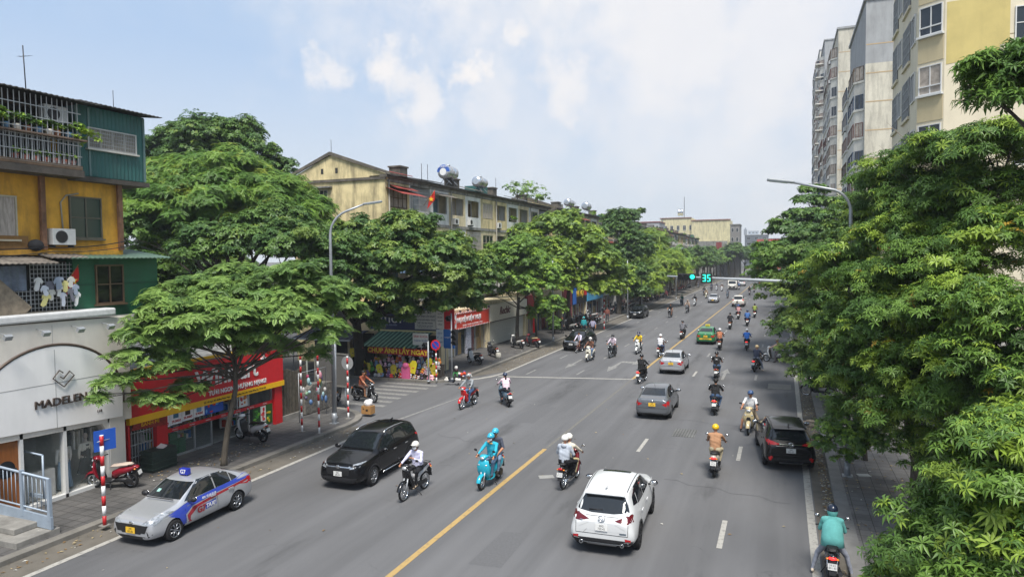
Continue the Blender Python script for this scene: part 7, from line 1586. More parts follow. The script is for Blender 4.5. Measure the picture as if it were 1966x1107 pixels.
# white minibus towards the camera
def van(label, loc, rz, scale=1):
    t = thing('minibus', label, 'minibus', loc, rz); t.scale = (scale,) * 3
    b = MB(); pts = [(2.35, .35), (2.42, .9), (2.2, 1.35), (1.75, 2.0), (1.5, 2.15), (-2.3, 2.18), (-2.45, 1.9), (-2.45, .35)]
    b.prism(pts, 'x', -.92, .92).build('body', cream, t, bevel=.09); WS = MB(); WS.add([(-.78, 2.235, 1.36), (.78, 2.235, 1.36), (.72, 1.80, 1.98), (-.72, 1.80, 1.98)], [(1, 0, 3, 2)]).build('windscreen', CARGLASS, t)
    for s in (-1, 1):
        for k in range(3): y = 1.2 - k * 1.15; MB().box(s * .925, s * .93, y - .95, y, 1.25, 1.85).build('side_window', CARGLASS, t)
        MB().box(s * .5, s * .85, 2.41, 2.44, .85, 1.08).build('headlight', M('headlamp'), t); MB().ell((s * 1.08, 1.85, 1.4), (.1, .05, .16), 8, 6).build('wing_mirror', BLACKP, t)
        for y in (1.6, -1.5): w_ = wheel(.33, .2, 'steel', t); w_.location = (s * .83, y, .33); w_.rotation_euler.z = 0 if s > 0 else R(180)
    MB().box(-.6, .6, 2.42, 2.45, .5, .8).build('grille', GRILLE, t); plate(t, 2.47, .62, 1, '29B', '104.33', PLW)
    MB().box(-.93, .93, -2.4, 2.38, .3, .42).build('bumper', BLACKP, t); return t
p = gp(1406, 556); van('cream white minibus coming down the avenue in the far distance', (p.x, p.y + 1.6, 0), R(180), 1.05)
p = gp(1424, 549); putcar(suv(WHT, (('30A', '', PLW), ('30A', '', PLW)), rim='five'), 'distant white car driving away right of the minibus', (p.x, p.y + 1.4, 0), 0)
# ------------------------------------------------------------------ people: one continuous body each, grown from a jointed skeleton
SKIN = M('skin', '#b98262', .6, var=.05); SKINP = M('p_skin', (.5, .3, .2)); SLOTN = ['p_skin', 'p_shirt', 'p_sleeve', 'p_trouser', 'p_calf', 'p_shoe', 'p_eye', 'p_lip']
for n_ in SLOTN: M(n_, (.5, .3, .25), .8, var=0)
def ik(a, b, l1, l2, pole):
    a, b, pole = Vector(a), Vector(b), Vector(pole); d = b - a; L = min(d.length, (l1 + l2) * .998); d = d.normalized(); x = (l1 * l1 - l2 * l2 + L * L) / (2 * L); h = math.sqrt(max(l1 * l1 - x * x, 0))
    p = pole - d * pole.dot(d); p = p.normalized() if p.length > 1e-5 else Vector((0, 0, 1)); return a + d * x + p * h, a + d * L
def body(name, pelvis, chest, neck, head, hands, feet, toes=None, elbow=((-1, -.6, -.7), (1, -.6, -.7)), knee=((-.25, 1, .5), (.25, 1, .5)), grip=(1, 1), vox=.019, look=(0, 1, 0), skirt=False):
    pelvis, chest, neck, head = map(Vector, (pelvis, chest, neck, head)); seg = []; S = lambda a, b, r0, r1, k: seg.append((Vector(a), Vector(b), r0, r1, k))
    up = (neck - chest).normalized()
    for s in (-1, 1):
        X = Vector((s, 0, 0))
        S(pelvis + X * .07, chest + X * .085, .105, .108, 1); S(pelvis + X * .08, pelvis + X * .09 + Vector((0, .02, -.03)), .118, .115, 3)
        S(chest + X * .09 + up * .02, neck + X * .10 - up * .06, .105, .07, 1); sh = neck + X * .185 - up * .065; S(neck + X * .05 - up * .03, sh, .055, .062, 1)
        i = 0 if s < 0 else 1; el, hd = ik(sh, hands[i], .285, .255, elbow[i]); S(sh, el, .056, .044, 1); S(el, hd, .042, .029, 2); hdv = (hd - el).normalized(); S(hd, hd + hdv * .055, .030, .032, 0)
        hip = pelvis + X * .095 + Vector((0, .02, -.02)); kn, an = ik(hip, feet[i], .42, .41, knee[i]); S(hip, kn, .088, .058, 3); S(kn, an, .055, .038, 4)
        t = (toes[i] if toes else Vector((0, 1, -.15))); t = Vector(t).normalized(); S(an + Vector((0, 0, -.035)) - t * .05, an + Vector((0, 0, -.05)) + t * .15, .040, .030, 5)
    S(pelvis, chest, .115, .11, 1); S(chest, neck - up * .04, .11, .07, 1)
    S(neck - up * .03, head - up * .04, .052, .050, 0)
    lk = Vector(look).normalized(); hs = lk.cross(Vector((0, 0, 1))).normalized()
    S(head + Vector((0, 0, .03)) - lk * .015, head + Vector((0, 0, .04)) - lk * .02, .095, .092, 0); S(head + lk * .025 - Vector((0, 0, .045)), head + lk * .02, .062, .075, 0); S(head + lk * .092 + Vector((0, 0, .0)), head + lk * .108 - Vector((0, 0, .022)), .011, .015, 0)
    for s in (-1, 1): S(head + hs * s * .088 + Vector((0, 0, .01)), head + hs * s * .094 - Vector((0, 0, .02)), .016, .012, 0)
    mb = MB()
    for a, b, r0, r1, k in seg:
        d = (b - a); L = d.length; d = d.normalized() if L > 1e-6 else Vector((0, 0, 1)); pts, rs = [], []
        for q in (-90, -60, -30, 0): pts.append(a + d * r0 * math.sin(R(q))); rs.append(max(r0 * math.cos(R(q)), .001))
        for q in (0, 30, 60, 90): pts.append(b + d * r1 * math.sin(R(q))); rs.append(max(r1 * math.cos(R(q)), .001))
        mb.tube(pts, rs, 10)
    o = mb.build('tmp', BLACK); m = o.modifiers.new('r', 'REMESH'); m.mode = 'VOXEL'; m.voxel_size = vox; m2 = o.modifiers.new('s', 'SMOOTH'); m2.factor = .5; m2.iterations = 3
    me = evalmesh(o, name); bpy.data.objects.remove(o); me.materials.clear()
    for n_ in SLOTN: me.materials.append(MATS[n_])
    A = np.array([list(s[0]) for s in seg]); Bv = np.array([list(s[1]) for s in seg]); r0 = np.array([s[2] for s in seg]); r1 = np.array([s[3] for s in seg]); kk = np.array([s[4] for s in seg]); D = Bv - A; DD = (D * D).sum(1) + 1e-9
    nv = len(me.vertices); co = np.zeros(nv * 3, dtype=np.float32); me.vertices.foreach_get('co', co); co = co.reshape(-1, 3); nr = np.zeros(nv * 3, dtype=np.float32); me.vertices.foreach_get('normal', nr); nr = nr.reshape(-1, 3)
    def cls(P_):
        t = np.clip(((P_[:, None] - A) * D).sum(2) / DD, 0, 1); dist = np.linalg.norm(P_[:, None] - (A + t[..., None] * D), axis=2) - (r0 + (r1 - r0) * t); return kk[dist.argmin(1)]
    vk = cls(co); rng = np.random.default_rng(3)
    wr = (np.sin(co[:, 2] * 46 + co[:, 0] * 19 + np.sin(co[:, 1] * 23) * 2) * .5 + np.sin(co[:, 1] * 37 + co[:, 2] * 21) * .5)
    co = co + nr * (np.isin(vk, (1, 2)) * (.008 + .0055 * wr) + np.isin(vk, (3, 4)) * (.004 + .004 * wr))[:, None]; me.vertices.foreach_set('co', co.astype(np.float32).ravel())
    npoly = len(me.polygons); ce = np.zeros(npoly * 3, dtype=np.float32); me.polygons.foreach_get('center', ce); me.polygons.foreach_set('material_index', cls(ce.reshape(-1, 3)).astype(np.int32)); me.polygons.foreach_set('use_smooth', [True] * npoly)
    # fingers, eyes and mouth joined into the same body
    x = MB(); ex = []
    for i, s in ((0, -1), (1, 1)):
        sh = neck + Vector((s * .185, 0, 0)) - up * .065; el, hd = ik(sh, hands[i], .285, .255, elbow[i]); f = (hd - el).normalized(); side = f.cross(Vector((0, 0, 1))).normalized(); dn = side.cross(f) * (1 if side.cross(f).z < 0 else -1); palm = hd + f * .06
        for k in range(4):
            b = palm + side * (k - 1.5) * .017 + f * .012; L = (.9, 1.0, .95, .75)[k]
            if grip[i]: p = [b, b + f * .032 * L + dn * .006, b + f * .038 * L + dn * .034 * L, b + f * .012 + dn * .05 * L]
            else: p = [b, b + f * .03 * L + dn * .004, b + f * .055 * L + dn * .014, b + f * .072 * L + dn * .032]
            x.tube(p, [.0095, .009, .0085, .007], 6)
        tb = hd + f * .03 - side * s * .03; x.tube([tb, tb - side * s * .018 + f * .022 + dn * .008, tb - side * s * .008 + f * .048 + dn * .02], [.011, .010, .008], 6)
    for s in (-1, 1): x.ell(head + hs * s * .032 + lk * .088 + Vector((0, 0, .018)), (.011, .009, .007), 8, 5, 6)
    x.ell(head + lk * .088 - Vector((0, 0, .048)), (.022, .009, .006), 8, 5, 7)
    nm = x.mesh('x', [MATS[q] for q in SLOTN])
    import bmesh
    bm = bmesh.new(); bm.from_mesh(me); bm.from_mesh(nm); bm.to_mesh(me); bm.free(); bpy.data.meshes.remove(nm); me.update()
    me['head'] = list(head); me['lk'] = list(lk); me['neck'] = list(neck); me['pelvis'] = list(pelvis); me['chest'] = list(chest); return me
g_h = ((-.30, .33, 1.03), (.30, .33, 1.03)); fe = ((-.13, .12, .38), (.13, .12, .38))
POSE = {}
POSE['ride'] = body('person', (0, -.24, .88), (0, -.20, 1.13), (0, -.13, 1.40), (0, -.09, 1.55), g_h, fe, knee=((-.35, 1, .6), (.35, 1, .6)))
POSE['ride2'] = body('person', (0, -.26, .87), (0, -.17, 1.11), (0, -.06, 1.36), (0, -.01, 1.50), g_h, ((-.16, .02, .34), (.16, .02, .34)), knee=((-.5, 1, .6), (.5, 1, .6)))
POSE['pillion'] = body('person', (0, -.56, .92), (0, -.53, 1.17), (0, -.48, 1.44), (0, -.45, 1.59), ((-.17, -.22, 1.0), (.17, -.22, 1.0)), ((-.20, -.22, .44), (.20, -.22, .44)), knee=((-.6, 1, .6), (.6, 1, .6)))
POSE['point'] = body('person', (0, -.56, .94), (0, -.53, 1.2), (0, -.47, 1.48), (0, -.43, 1.63), ((-.20, -.25, 1.0), (-.0, .1, 1.48)), ((-.20, -.22, .44), (.20, -.22, .44)), elbow=((-1, -.6, -.7), (1, 0, -.3)), knee=((-.6, 1, .6), (.6, 1, .6)))
POSE['chesthand'] = body('person', (0, -.24, .88), (0, -.20, 1.13), (0, -.13, 1.40), (0, -.09, 1.55), ((-.05, .10, 1.2), (.30, .33, 1.03)), fe, knee=((-.35, 1, .6), (.35, 1, .6)), grip=(0, 1))
POSE['feetdown'] = body('person', (0, -.22, .87), (0, -.19, 1.12), (0, -.14, 1.39), (0, -.10, 1.54), g_h, ((-.36, -.05, .11), (.36, -.02, .11)), knee=((-.9, 1, .5), (.9, 1, .5)))
POSE['phone'] = body('person', (0, -.22, .87), (0, -.14, 1.11), (0, -.02, 1.36), (0, .06, 1.48), ((-.08, .18, 1.13), (.08, .18, 1.13)), ((-.42, -.12, .11), (.42, -.10, .11)), knee=((-.9, 1, .5), (.9, 1, .5)), look=(0, 1, -.6), grip=(0, 0))
POSE['stand'] = body('person', (0, 0, .92), (0, 0, 1.16), (0, .0, 1.43), (0, .02, 1.58), ((-.25, .06, .84), (.25, .06, .84)), ((-.11, 0, .09), (.11, .02, .09)), elbow=((-1, -.8, 0), (1, -.8, 0)), knee=((0, 1, 0), (0, 1, 0)), grip=(0, 0))
POSE['walk'] = body('person', (0, 0, .90), (0, .02, 1.14), (0, .04, 1.41), (0, .06, 1.56), ((-.25, .24, .90), (.25, -.18, .88)), ((-.10, -.24, .12), (.10, .26, .09)), elbow=((-1, -.8, 0), (1, -.8, 0)), knee=((0, 1, 0), (0, 1, 0)), grip=(0, 0))
POSE['sit'] = body('person', (0, 0, .44), (0, .04, .69), (0, .10, .94), (0, .14, 1.09), ((-.15, .36, .56), (.15, .36, .56)), ((-.16, .40, .09), (.16, .42, .09)), knee=((-.2, .4, 1), (.2, .4, 1)), grip=(0, 0))
POSE['cycle'] = body('person', (0, -.20, 1.0), (0, -.12, 1.24), (0, -.0, 1.48), (0, .05, 1.62), ((-.27, .42, 1.05), (.27, .42, 1.05)), ((-.10, .15, .55), (.10, .05, .22)), knee=((0, 1, .3), (0, 1, .3)))
HELM = {}
def person(label, pose, shirt, trouser, sleeve=None, calf=None, shoe='#2a2624', helmet=None, hair=None, mask=None, skin='#b98262', extras=(), group=None, loc=(0, 0, 0), rz=0, scale=1.04, visor=None):
    me = POSE[pose]; o = bpy.data.objects.new('person', me); COL.objects.link(o); o['label'] = label; o['category'] = 'person'
    if group: o['group'] = group
    pm = lambda c, r=.85: P(c, r, var=.12, scale=7)
    ms = [P(skin, .55), pm(shirt) if isinstance(shirt, str) else shirt, None, pm(trouser), None, pm(shoe), P('#1a1412', .4), P('#7c3a35', .6)]
    ms[2] = ms[0] if sleeve == 'short' else (pm(sleeve) if sleeve else ms[1]); ms[4] = ms[0] if calf == 'short' else (pm(calf) if calf else ms[3])
    for s_, m in zip(o.material_slots, ms): s_.link = 'OBJECT'; s_.material = m
    h = Vector(me['head']); lk = Vector(me['lk']); rot = Matrix.Rotation(math.atan2(-lk.x, lk.y), 3, 'Z'); K = []
    if helmet:
        m = MB().ell(h + Vector((0, 0, .045)) - lk * .012, (.122, .138, .128), 18, 10, 0, 0, 104, rot).tube([h + Vector((-.1, .03, .0)), h + Vector((-.06, .05, -.09)), h + Vector((.06, .05, -.09)), h + Vector((.1, .03, .0))], .007, 4, 1)
        m.ell(h + Vector((0, 0, .065)) + lk * .13, (.088, .055, .012), 12, 6, 0, 0, 180, rot); m.ell(h + Vector((0, 0, .03)) - lk * .012, (.123, .139, .022), 18, 6, 1)
        K.append(m.build('helmet', [P(helmet, .25, coat=.4, var=.02), BLACKP], o))
    elif hair != 'none':
        m = MB().ell(h + Vector((0, 0, .045)) - lk * .022, (.104, .112, .105), 14, 9, 0, 0, 105, rot); m.ell(h - lk * .055 + Vector((0, 0, -.0)), (.085, .055, .09), 12, 8); K.append(m.build('hair', P('#15110f', .6, var=.2, scale=30), o))
    if hair == 'long':
        K.append(MB().tube([h - lk * .09 + Vector((0, 0, -.02)), h - lk * .13 + Vector((0, 0, -.12)), h - lk * .12 + Vector((0, 0, -.27)), h - lk * .11 + Vector((0, 0, -.36))], [.04, .05, .042, .012], 8).build('hair_tail', P('#15110f', .6), o))
    if hair == 'hat': K.append(MB().tube([h + Vector((0, 0, .06)), h + Vector((0, 0, .075)), h + Vector((0, 0, .15))], [.22, .2, .06], 16).build('hat', P('#c9b88a', .9), o))
    if mask: K.append(MB().ell(h + lk * .055 - Vector((0, 0, .045)), (.072, .058, .06), 12, 8, 0, 0, 180, rot).build('face_mask', P(mask, .85), o))
    c = Vector(me['chest']); nk = Vector(me['neck']); pv = Vector(me['pelvis'])
    if 'collar' in extras: K.append(MB().tube([nk + Vector((.075 * math.cos(R(a)), .075 * math.sin(R(a)), -.045 + .01 * math.sin(R(a)))) for a in range(0, 361, 30)], .018, 6).build('collar', P('#d2a24a', .8), o))
    if 'hood' in extras: K.append(MB().ell(nk + Vector((0, -.085, -.03)), (.10, .06, .075), 12, 8).build('hood', ms[1], o))
    if 'hoodup' in extras: K.append(MB().ell(h + Vector((0, -.02, .0)), (.118, .13, .15), 14, 9, 0, 0, 150).build('hood', ms[1], o))
    if 'cape' in extras: K.append(MB().loft([(nk.y - .02, nk.z - .03, .11, .10), (c.y - .04, c.z + .1, .22, .15), (pv.y - .08, pv.z + .1, .24, .17), (pv.y - .12, pv.z - .08, .25, .17)], 0, 18).build('sun_jacket', ms[1], o))
    if 'scarf' in extras: K.append(MB().ell(nk + Vector((0, .01, .02)), (.10, .10, .08), 12, 7).build('scarf', P('#2f3a86', .9), o))
    if 'backpack' in extras: K.append(MB().ell(c + Vector((0, -.2, .08)), (.15, .09, .2), 12, 8).build('backpack', P('#22252b', .8), o))
    if 'badge' in extras: K.append(text('36', .12, P('#d8d8d8'), o, c + Vector((0, -.135, .13)), (R(90), 0, 0), 'print', .002, bold=.004))
    if 'skirt' in extras: K.append(MB().loft([(pv.y, pv.z + .02, .17, .14), (pv.y + .25, pv.z - .02, .24, .12), (pv.y + .3, pv.z - .3, .26, .16)], 0, 14).build('skirt', ms[3], o))
    if 'bag' in extras: K.append(MB().box(c.x + .12, c.x + .2, c.y - .1, c.y + .14, c.z - .22, c.z - .02).build('shoulder_bag', P('#8a5a34', .7), o, bevel=.02))
    KIDS[o] = K
    for k in K: KIDS[k] = []
    o.location = loc; o.rotation_euler.z = rz; o.scale = (scale,) * 3; return o

# ------------------------------------------------------------------ motorbikes
for n_ in ('b_body', 'b_body2', 'b_seat'): M(n_, (.3, .3, .3), .3, coat=.5, var=0)
BB, BB2, BS = MATS['b_body'], MATS['b_body2'], MATS['b_seat']
def bwheel(r, w, y, spokes, parent):
    n = 28; t = MB(); V = []; pr = [(w * .5 * math.cos(R(a)), r - w * .55 + w * .55 * math.sin(R(a))) for a in range(-40, 221, 32)]
    for x, q in pr:
        for k in range(n): a = 2 * math.pi * k / n; V.append((x, q * math.cos(a), q * math.sin(a)))
    t.add(V, [(i * n + k, i * n + (k + 1) % n, (i + 1) * n + (k + 1) % n, (i + 1) * n + k) for i in range(len(pr) - 1) for k in range(n)], 0, True)
    wh = t.build('wheel', RUBBER, parent); wh.location = (0, y, r)
    m = MB(); rr_ = r - w * .95; V = []
    for x, q in ((-w * .38, rr_ + .012), (-w * .38, rr_ - .012), (w * .38, rr_ - .012), (w * .38, rr_ + .012)):
        for k in range(n): a = 2 * math.pi * k / n; V.append((x, q * math.cos(a), q * math.sin(a)))
    m.add(V, [(i * n + k, (i + 1) * n + k, (i + 1) * n + (k + 1) % n, i * n + (k + 1) % n) for i in range(3) for k in range(n)] + [(k, (k + 1) % n, (k + 1) % n + n, k + n) for k in range(0)], 0, True)
    m.tube([(-.05, 0, 0), (.05, 0, 0)], .032, 10)
    if spokes == 'wire':
        for k in range(18): a = 2 * math.pi * k / 18; m.tube([((-1) ** k * .03, .02 * math.cos(a), .02 * math.sin(a)), (0, rr_ * math.cos(a + .12), rr_ * math.sin(a + .12))], .0035, 4)
    else:
        for k in range(5): a = 2 * math.pi * k / 5; m.tube([(0, 0, 0), (0, rr_ * math.cos(a), rr_ * math.sin(a))], [.024, .015], 6)
    m.build('rim', CHROME if spokes == 'wire' else ALLOY, wh); return wh
def fin_bike(t, yw, r, kind):
    # shared controls: bars, mirrors, lamps, plate
    MB().tube([(-.34, .30, 1.03), (-.2, .38, 1.04), (0, .42, 1.02), (.2, .38, 1.04), (.34, .30, 1.03)], .014, 6).tube([(-.36, .29, 1.03), (-.24, .355, 1.035)], .02, 6, 1).tube([(.36, .29, 1.03), (.24, .355, 1.035)], .02, 6, 1).build('handlebar', [DARKM, BLACKP], t)
    for s in (-1, 1):
        m = MB().tube([(s * .20, .37, 1.04), (s * .24, .40, 1.15), (s * .30, .38, 1.21)], .007, 5).ell((s * .335, .37, 1.235), (.062, .018, .042), 12, 7); a = m.build('mirror', BLACKP, t); MB().ell((s * .335, .358, 1.235), (.052, .009, .034), 12, 6).build('mirror_glass', CHROME, a)
def mk_bike(kind):
    t = thing('motorbike', '', 'motorbike'); 
    if kind == 'cub': r, w, sp = .295, .062, 'wire'
    elif kind == 'vespa': r, w, sp = .24, .09, 'alloy'
    else: r, w, sp = .27, .085, 'alloy'
    yf, yr = .62, -.62
    bwheel(r, w, yf, sp, t); bwheel(r, w * 1.08, yr, sp, t)
    ar = [R(a) for a in range(15, 160, 12)]; m = MB(); rf = r + .035
    V = []
    for a in ar:
        y, z = yf + rf * math.cos(a), r + rf * math.sin(a)
        for x, dz in ((-.075, -.035), (-.06, .0), (0, .022), (.06, .0), (.075, -.035)): V.append((x, yf + (rf + dz) * math.cos(a), r + (rf + dz) * math.sin(a)))
    F = [(i * 5 + k, i * 5 + k + 1, (i + 1) * 5 + k + 1, (i + 1) * 5 + k) for i in range(len(ar) - 1) for k in range(4)]
    m.add(V, F, 0, True); m.add([(x * .97, y, z - .004) for x, y, z in V], [f[::-1] for f in F], 0, True); m.build('front_fender', BB, t)
    m = MB()
    for s in (-1, 1): m.tube([(s * .065, yf, r), (s * .065, yf - .14, r + .38)], [.02, .026], 8)
    m.build('fork', STEEL, t)
    fin_bike(t, yf, r, kind)
    if kind == 'cub':
        MB().loft([(.50, .98, .10, .05), (.47, .90, .15, .06), (.43, .74, .17, .05), (.36, .58, .20, .045), (.30, .42, .20, .04), (.24, .32, .17, .03)], 0, 14, 2.4).build('leg_shield', BB, t)
        MB().loft([(.38, .86, .06, .05), (.2, .66, .055, .07), (0, .58, .06, .09), (-.2, .62, .09, .10), (-.5, .68, .10, .09), (-.86, .74, .05, .05)], 0, 12, 2.3).build('body_panel', BB2, t)
        MB().loft([(.56, 1.02, .07, .05), (.50, 1.05, .13, .07), (.40, 1.05, .13, .06), (.32, 1.03, .08, .03)], 0, 14).build('cowl', BB, t); MB().ell((0, .58, 1.02), (.085, .04, .06), 14, 8).build('headlight', CLEARL, t)
        MB().ell((0, .14, .36), (.11, .18, .14), 10, 8).tube([(-.14, .14, .34), (.14, .14, .34)], .08, 10).box(-.02, .02, -.3, .3, .30, .38).build('engine', DARKM, t)
        MB().tube([(.12, .1, .24), (.14, -.4, .26), (.15, -.82, .36)], [.025, .045, .045], 8).build('exhaust', CHROME, t); MB().box(-.10, -.05, -.62, .0, .25, .38).build('chain_cover', DARKM, t, bevel=.01)
        bw = None
    else:
        ws = 1.0 if kind == 'scooter' else 1.1
        MB().loft([(.46, 1.00, .07, .04), (.49, .90, .15 * ws, .055), (.50, .74, .20 * ws, .07), (.47, .58, .205 * ws, .06), (.42, .44, .18 * ws, .05), (.34, .33, .15, .04)], 0, 16, 2.3).build('front_shield', BB, t)
        MB().loft([(.40, .92, .15, .03), (.37, .70, .19, .035), (.34, .46, .18, .03), (.28, .32, .16, .03)], 0, 12, 3).build('inner_shield', BB2, t)
        MB().loft([(.36, .30, .13, .035), (.2, .27, .165, .04), (-.02, .27, .165, .045), (-.14, .32, .13, .07)], 0, 12, 3.5).build('footboard', BB2, t)
        up_ = [(-.06, .36, .08, .08), (-.14, .50, .14 * ws, .14), (-.34, .60, .165 * ws, .13), (-.60, .66, .155 * ws, .11), (-.80, .73, .10, .075), (-.92, .78, .045, .03)] if kind == 'scooter' else [(-.06, .38, .09, .1), (-.16, .50, .17, .17), (-.40, .56, .20, .19), (-.64, .60, .18, .16), (-.82, .66, .12, .10), (-.90, .68, .06, .05)]
        MB().loft(up_, 0, 18, 2.3).build('rear_body', BB, t)
        MB().loft([(-.05, .26, .08, .05), (-.3, .30, .12, .09), (-.66, .28, .10, .08)], 0, 10, 3).tube([(.06, -.62, .27), (.14, -.62, .27)], .10, 12).tube([(-.13, -.62, .27), (-.06, -.62, .27)], .12, 12).build('engine', DARKM, t)
        MB().loft([(.54, .98, .06, .04), (.49, 1.05, .13, .07), (.38, 1.06, .16, .065), (.30, 1.03, .10, .035)], 0, 16).build('cowl', BB, t); MB().ell((0, .555, 1.03 if kind == 'vespa' else .98), (.075 if kind == 'vespa' else .10, .04, .055), 14, 8).build('headlight', CLEARL, t)
        for s in (-1, 1): MB().ell((s * .13, .535, .80), (.045, .03, .03), 10, 6, 0).build('turn_signal', CLEARL, t)
        if kind == 'scooter': MB().prism([(-.10, .60), (.10, .60), (.055, .72), (-.055, .72)], 'y', .555, .575).build('front_grille', BLACKP, t)
        MB().tube([(.14, -.22, .26), (.16, -.55, .28), (.165, -.86, .38)], [.03, .058, .05], 10).build('exhaust', [DARKM], t)
        for s in (-1, 1): MB().tube([(s * .10, -.62, .30), (s * .10, -.60, .60)], .024, 6).build('shock', CHROME, t)
    MB().loft([(.02, .72, .05, .02), (-.08, .785, .11, .035), (-.28, .80, .13, .04), (-.46, .83, .13, .045), (-.66, .845, .11, .04), (-.76, .83, .07, .02)], 0, 14, 2.6).build('seat', BS, t)
    MB().tube([(-.10, -.62, .84), (-.11, -.84, .87), (.11, -.84, .87), (.10, -.62, .84)], .013, 6).build('grab_rail', DARKM, t)
    MB().ell((0, -.905, .735), (.085, .035, .042), 12, 8).build('tail_light', M('b_tail', (.5, .02, .02), .2, var=0), t)
    for s in (-1, 1): MB().ell((s * .105, -.86, .70), (.035, .035, .025), 8, 6).build('turn_signal', AMBER, t)
    MB().prism([(-.86, .68), (-.90, .68), (-.99, .38), (-.96, .36)], 'x', -.07, .07).build('rear_fender', BLACKP, t)
    pl = MB().box(-.095, .095, -.005, .005, -.07, .07).build('number_plate', PLW, t); pl.location = (0, -.965, .565); pl.rotation_euler.x = R(-16)
    MB().tube([(-.10, .02, .22), (-.24, -.04, .015)], .012, 5).build('side_stand', DARKM, t)
    return freeze(t)
BIKE = {k: mk_bike(k) for k in ('scooter', 'cub', 'vespa')}; FIRST = {k: True for k in BIKE}
TLIT = REDLIT
def bike(label, kind, col, col2='#1a1a1c', seat='#141414', loc=(0, 0, 0), rz=0, scale=1.04, lean=0, lit=False, group=None, text_=None, metal=0):
    if FIRST[kind]: t = BIKE[kind]; FIRST[kind] = False; src = t; t = dup(src)
    else: t = dup(BIKE[kind])
    t['label'] = label; t['category'] = 'motorbike'
    if group: t['group'] = group
    t.location = loc; t.rotation_euler = (0, R(lean), rz); t.scale = (scale,) * 3
    recolor(t, {'b_body': P(col, .25, coat=.5, var=.03), 'b_body2': P(col2, .45, var=.05), 'b_seat': P(seat, .6), 'b_tail': TLIT if lit else REDL})
    if text_:
        p_ = [c for c in kids(t) if c.name.startswith('number_plate')][0]
        for q, z in ((text_[0], .03), (text_[1], -.028)): text(q, .058, BLACK, p_, (0, -.0065, z), FY, 'plate_lettering', .001)
    return t
# riders: (bike label, person label, pixel under the bike's middle, heading degrees (0 = away up the street, 180 = towards the camera))
def rider(px, py, hd, blabel, kind, col, people, col2='#1a1a1c', seat='#141414', lit=False, scale=1.06, lean=0, text_=None):
    g = gp(px, py); loc = (g.x, g.y, 0); rz = R(hd)
    bike(blabel, kind, col, col2, seat, loc, rz, scale, lean, lit, text_=text_)
    for p in people: p = dict(p); pl = p.pop('label'); ps = p.pop('pose', 'ride'); sh = p.pop('shirt'); tr = p.pop('trouser'); person(pl, ps, sh, tr, loc=loc, rz=rz, scale=scale, **p)
def D(label, shirt, trouser, **k): return dict(label=label, shirt=shirt, trouser=trouser, **k)
PLAID = M('plaid_cloth', (.42, .16, .08), .9, var=.7, scale=26); PLAIDP = M('plaid_pink', (.42, .22, .22), .9, var=.5, scale=26)
rider(796, 949, 178, 'black underbone motorbike with a white tail ridden past the black seven seater', 'cub', '#121214', [D('rider in a pale lilac shirt and white face mask with one hand on the chest', '#c9c8e0', '#17171b', pose='chesthand', helmet='#d8d4cc', mask='#e4e4e4', shoe='#b9a58c')], col2='#c9c9cb')
rider(941, 929, 177, 'bright turquoise scooter carrying two people beside the yellow line', 'vespa', '#22a6bd', [D('driver in a turquoise jacket, blue helmet and white face mask', '#25a3bb', '#5f7690', helmet='#3aa8c4', mask='#dcdce4', extras=('collar',)), D('passenger in a slate vest pointing ahead behind the turquoise driver', '#454a58', '#6d8198', pose='point', sleeve='short', helmet='#3aa8c4')], col2='#22a6bd')
rider(899, 781, 175, 'red underbone motorbike with a wire basket front left of the stop line', 'cub', '#c01d20', [D('rider in a grey hooded top and grey cap on the red motorbike', '#8b9093', '#4d6b92', helmet='#9a9c9c', extras=('hood',), shoe='#5a8fb8')], col2='#a81a1e')
rider(970, 776, 38, 'grey blue retro scooter turning away from the camera at the stop line', 'vespa', '#5c7486', [D('woman in a pale pink jacket with a long dark ponytail on the retro scooter', '#dcbfc9', '#1e2330', pose='ride2', helmet='#2c3850', hair='long', shoe='#a86a50')], col2='#5c7486')
rider(1095, 927, -4, 'dark red motorbike carrying two people in pale helmets away', 'cub', '#6c1218', [D('driver in a cream jacket with a white helmet in front of the grey hooded passenger', '#cfc6b4', '#b3a57e', helmet='#e2e0d8', shoe='#3a302a'), D('passenger in a light grey hooded top with a white and red helmet', '#a9b0ba', '#15151a', pose='pillion', helmet='#e4e2dc', extras=('hood', 'skirt'))], lit=False, text_=('29-Y3', '879.92'))
rider(1374, 905, 0, 'pale bodied scooter with a lit tail lamp ridden by the man in the yellow helmet', 'scooter', '#b9b3a6', [D('man in a tan shirt and beige trousers wearing a bright yellow helmet', '#a67c5c', '#b5a98c', helmet='#e0b416', shoe='#17171b')], lit=True, text_=('29-F1', '304.87'))
rider(1374, 791, 0, 'dark scooter with a bright red tail lamp under the bare headed rider in black', 'scooter', '#1c1c20', [D('bare headed rider in a loose black hooded top and blue jeans', '#0e0e10', '#3c5474', pose='feetdown' if False else 'ride2', shoe='#141414', extras=('hood',))], lit=True)
rider(1376, 727, 2, 'black scooter ridden by the person whose black shirt has a white print', 'scooter', '#141416', [D('rider in a black t shirt printed 36 and a black helmet', '#101012', '#48607e', sleeve='short', helmet='#17171a', extras=('badge',))], lit=False)
rider(1233, 733, -6, 'black motorbike with a red tail lamp left of the yellow line by the silver sedan', 'cub', '#17171a', [D('heavy set rider in a black jacket and black half helmet', '#0f0f11', '#141416', helmet='#1a1a1d')], lit=True)
rider(1269, 684, -4, 'brown motorbike ahead of the silver sedan with a rider in a white t shirt', 'cub', '#4a2a22', [D('rider in a white t shirt and white helmet ahead of the silver sedan', '#cfcfd2', '#4a5a78', sleeve='short', helmet='#d9d9da')], lit=False)
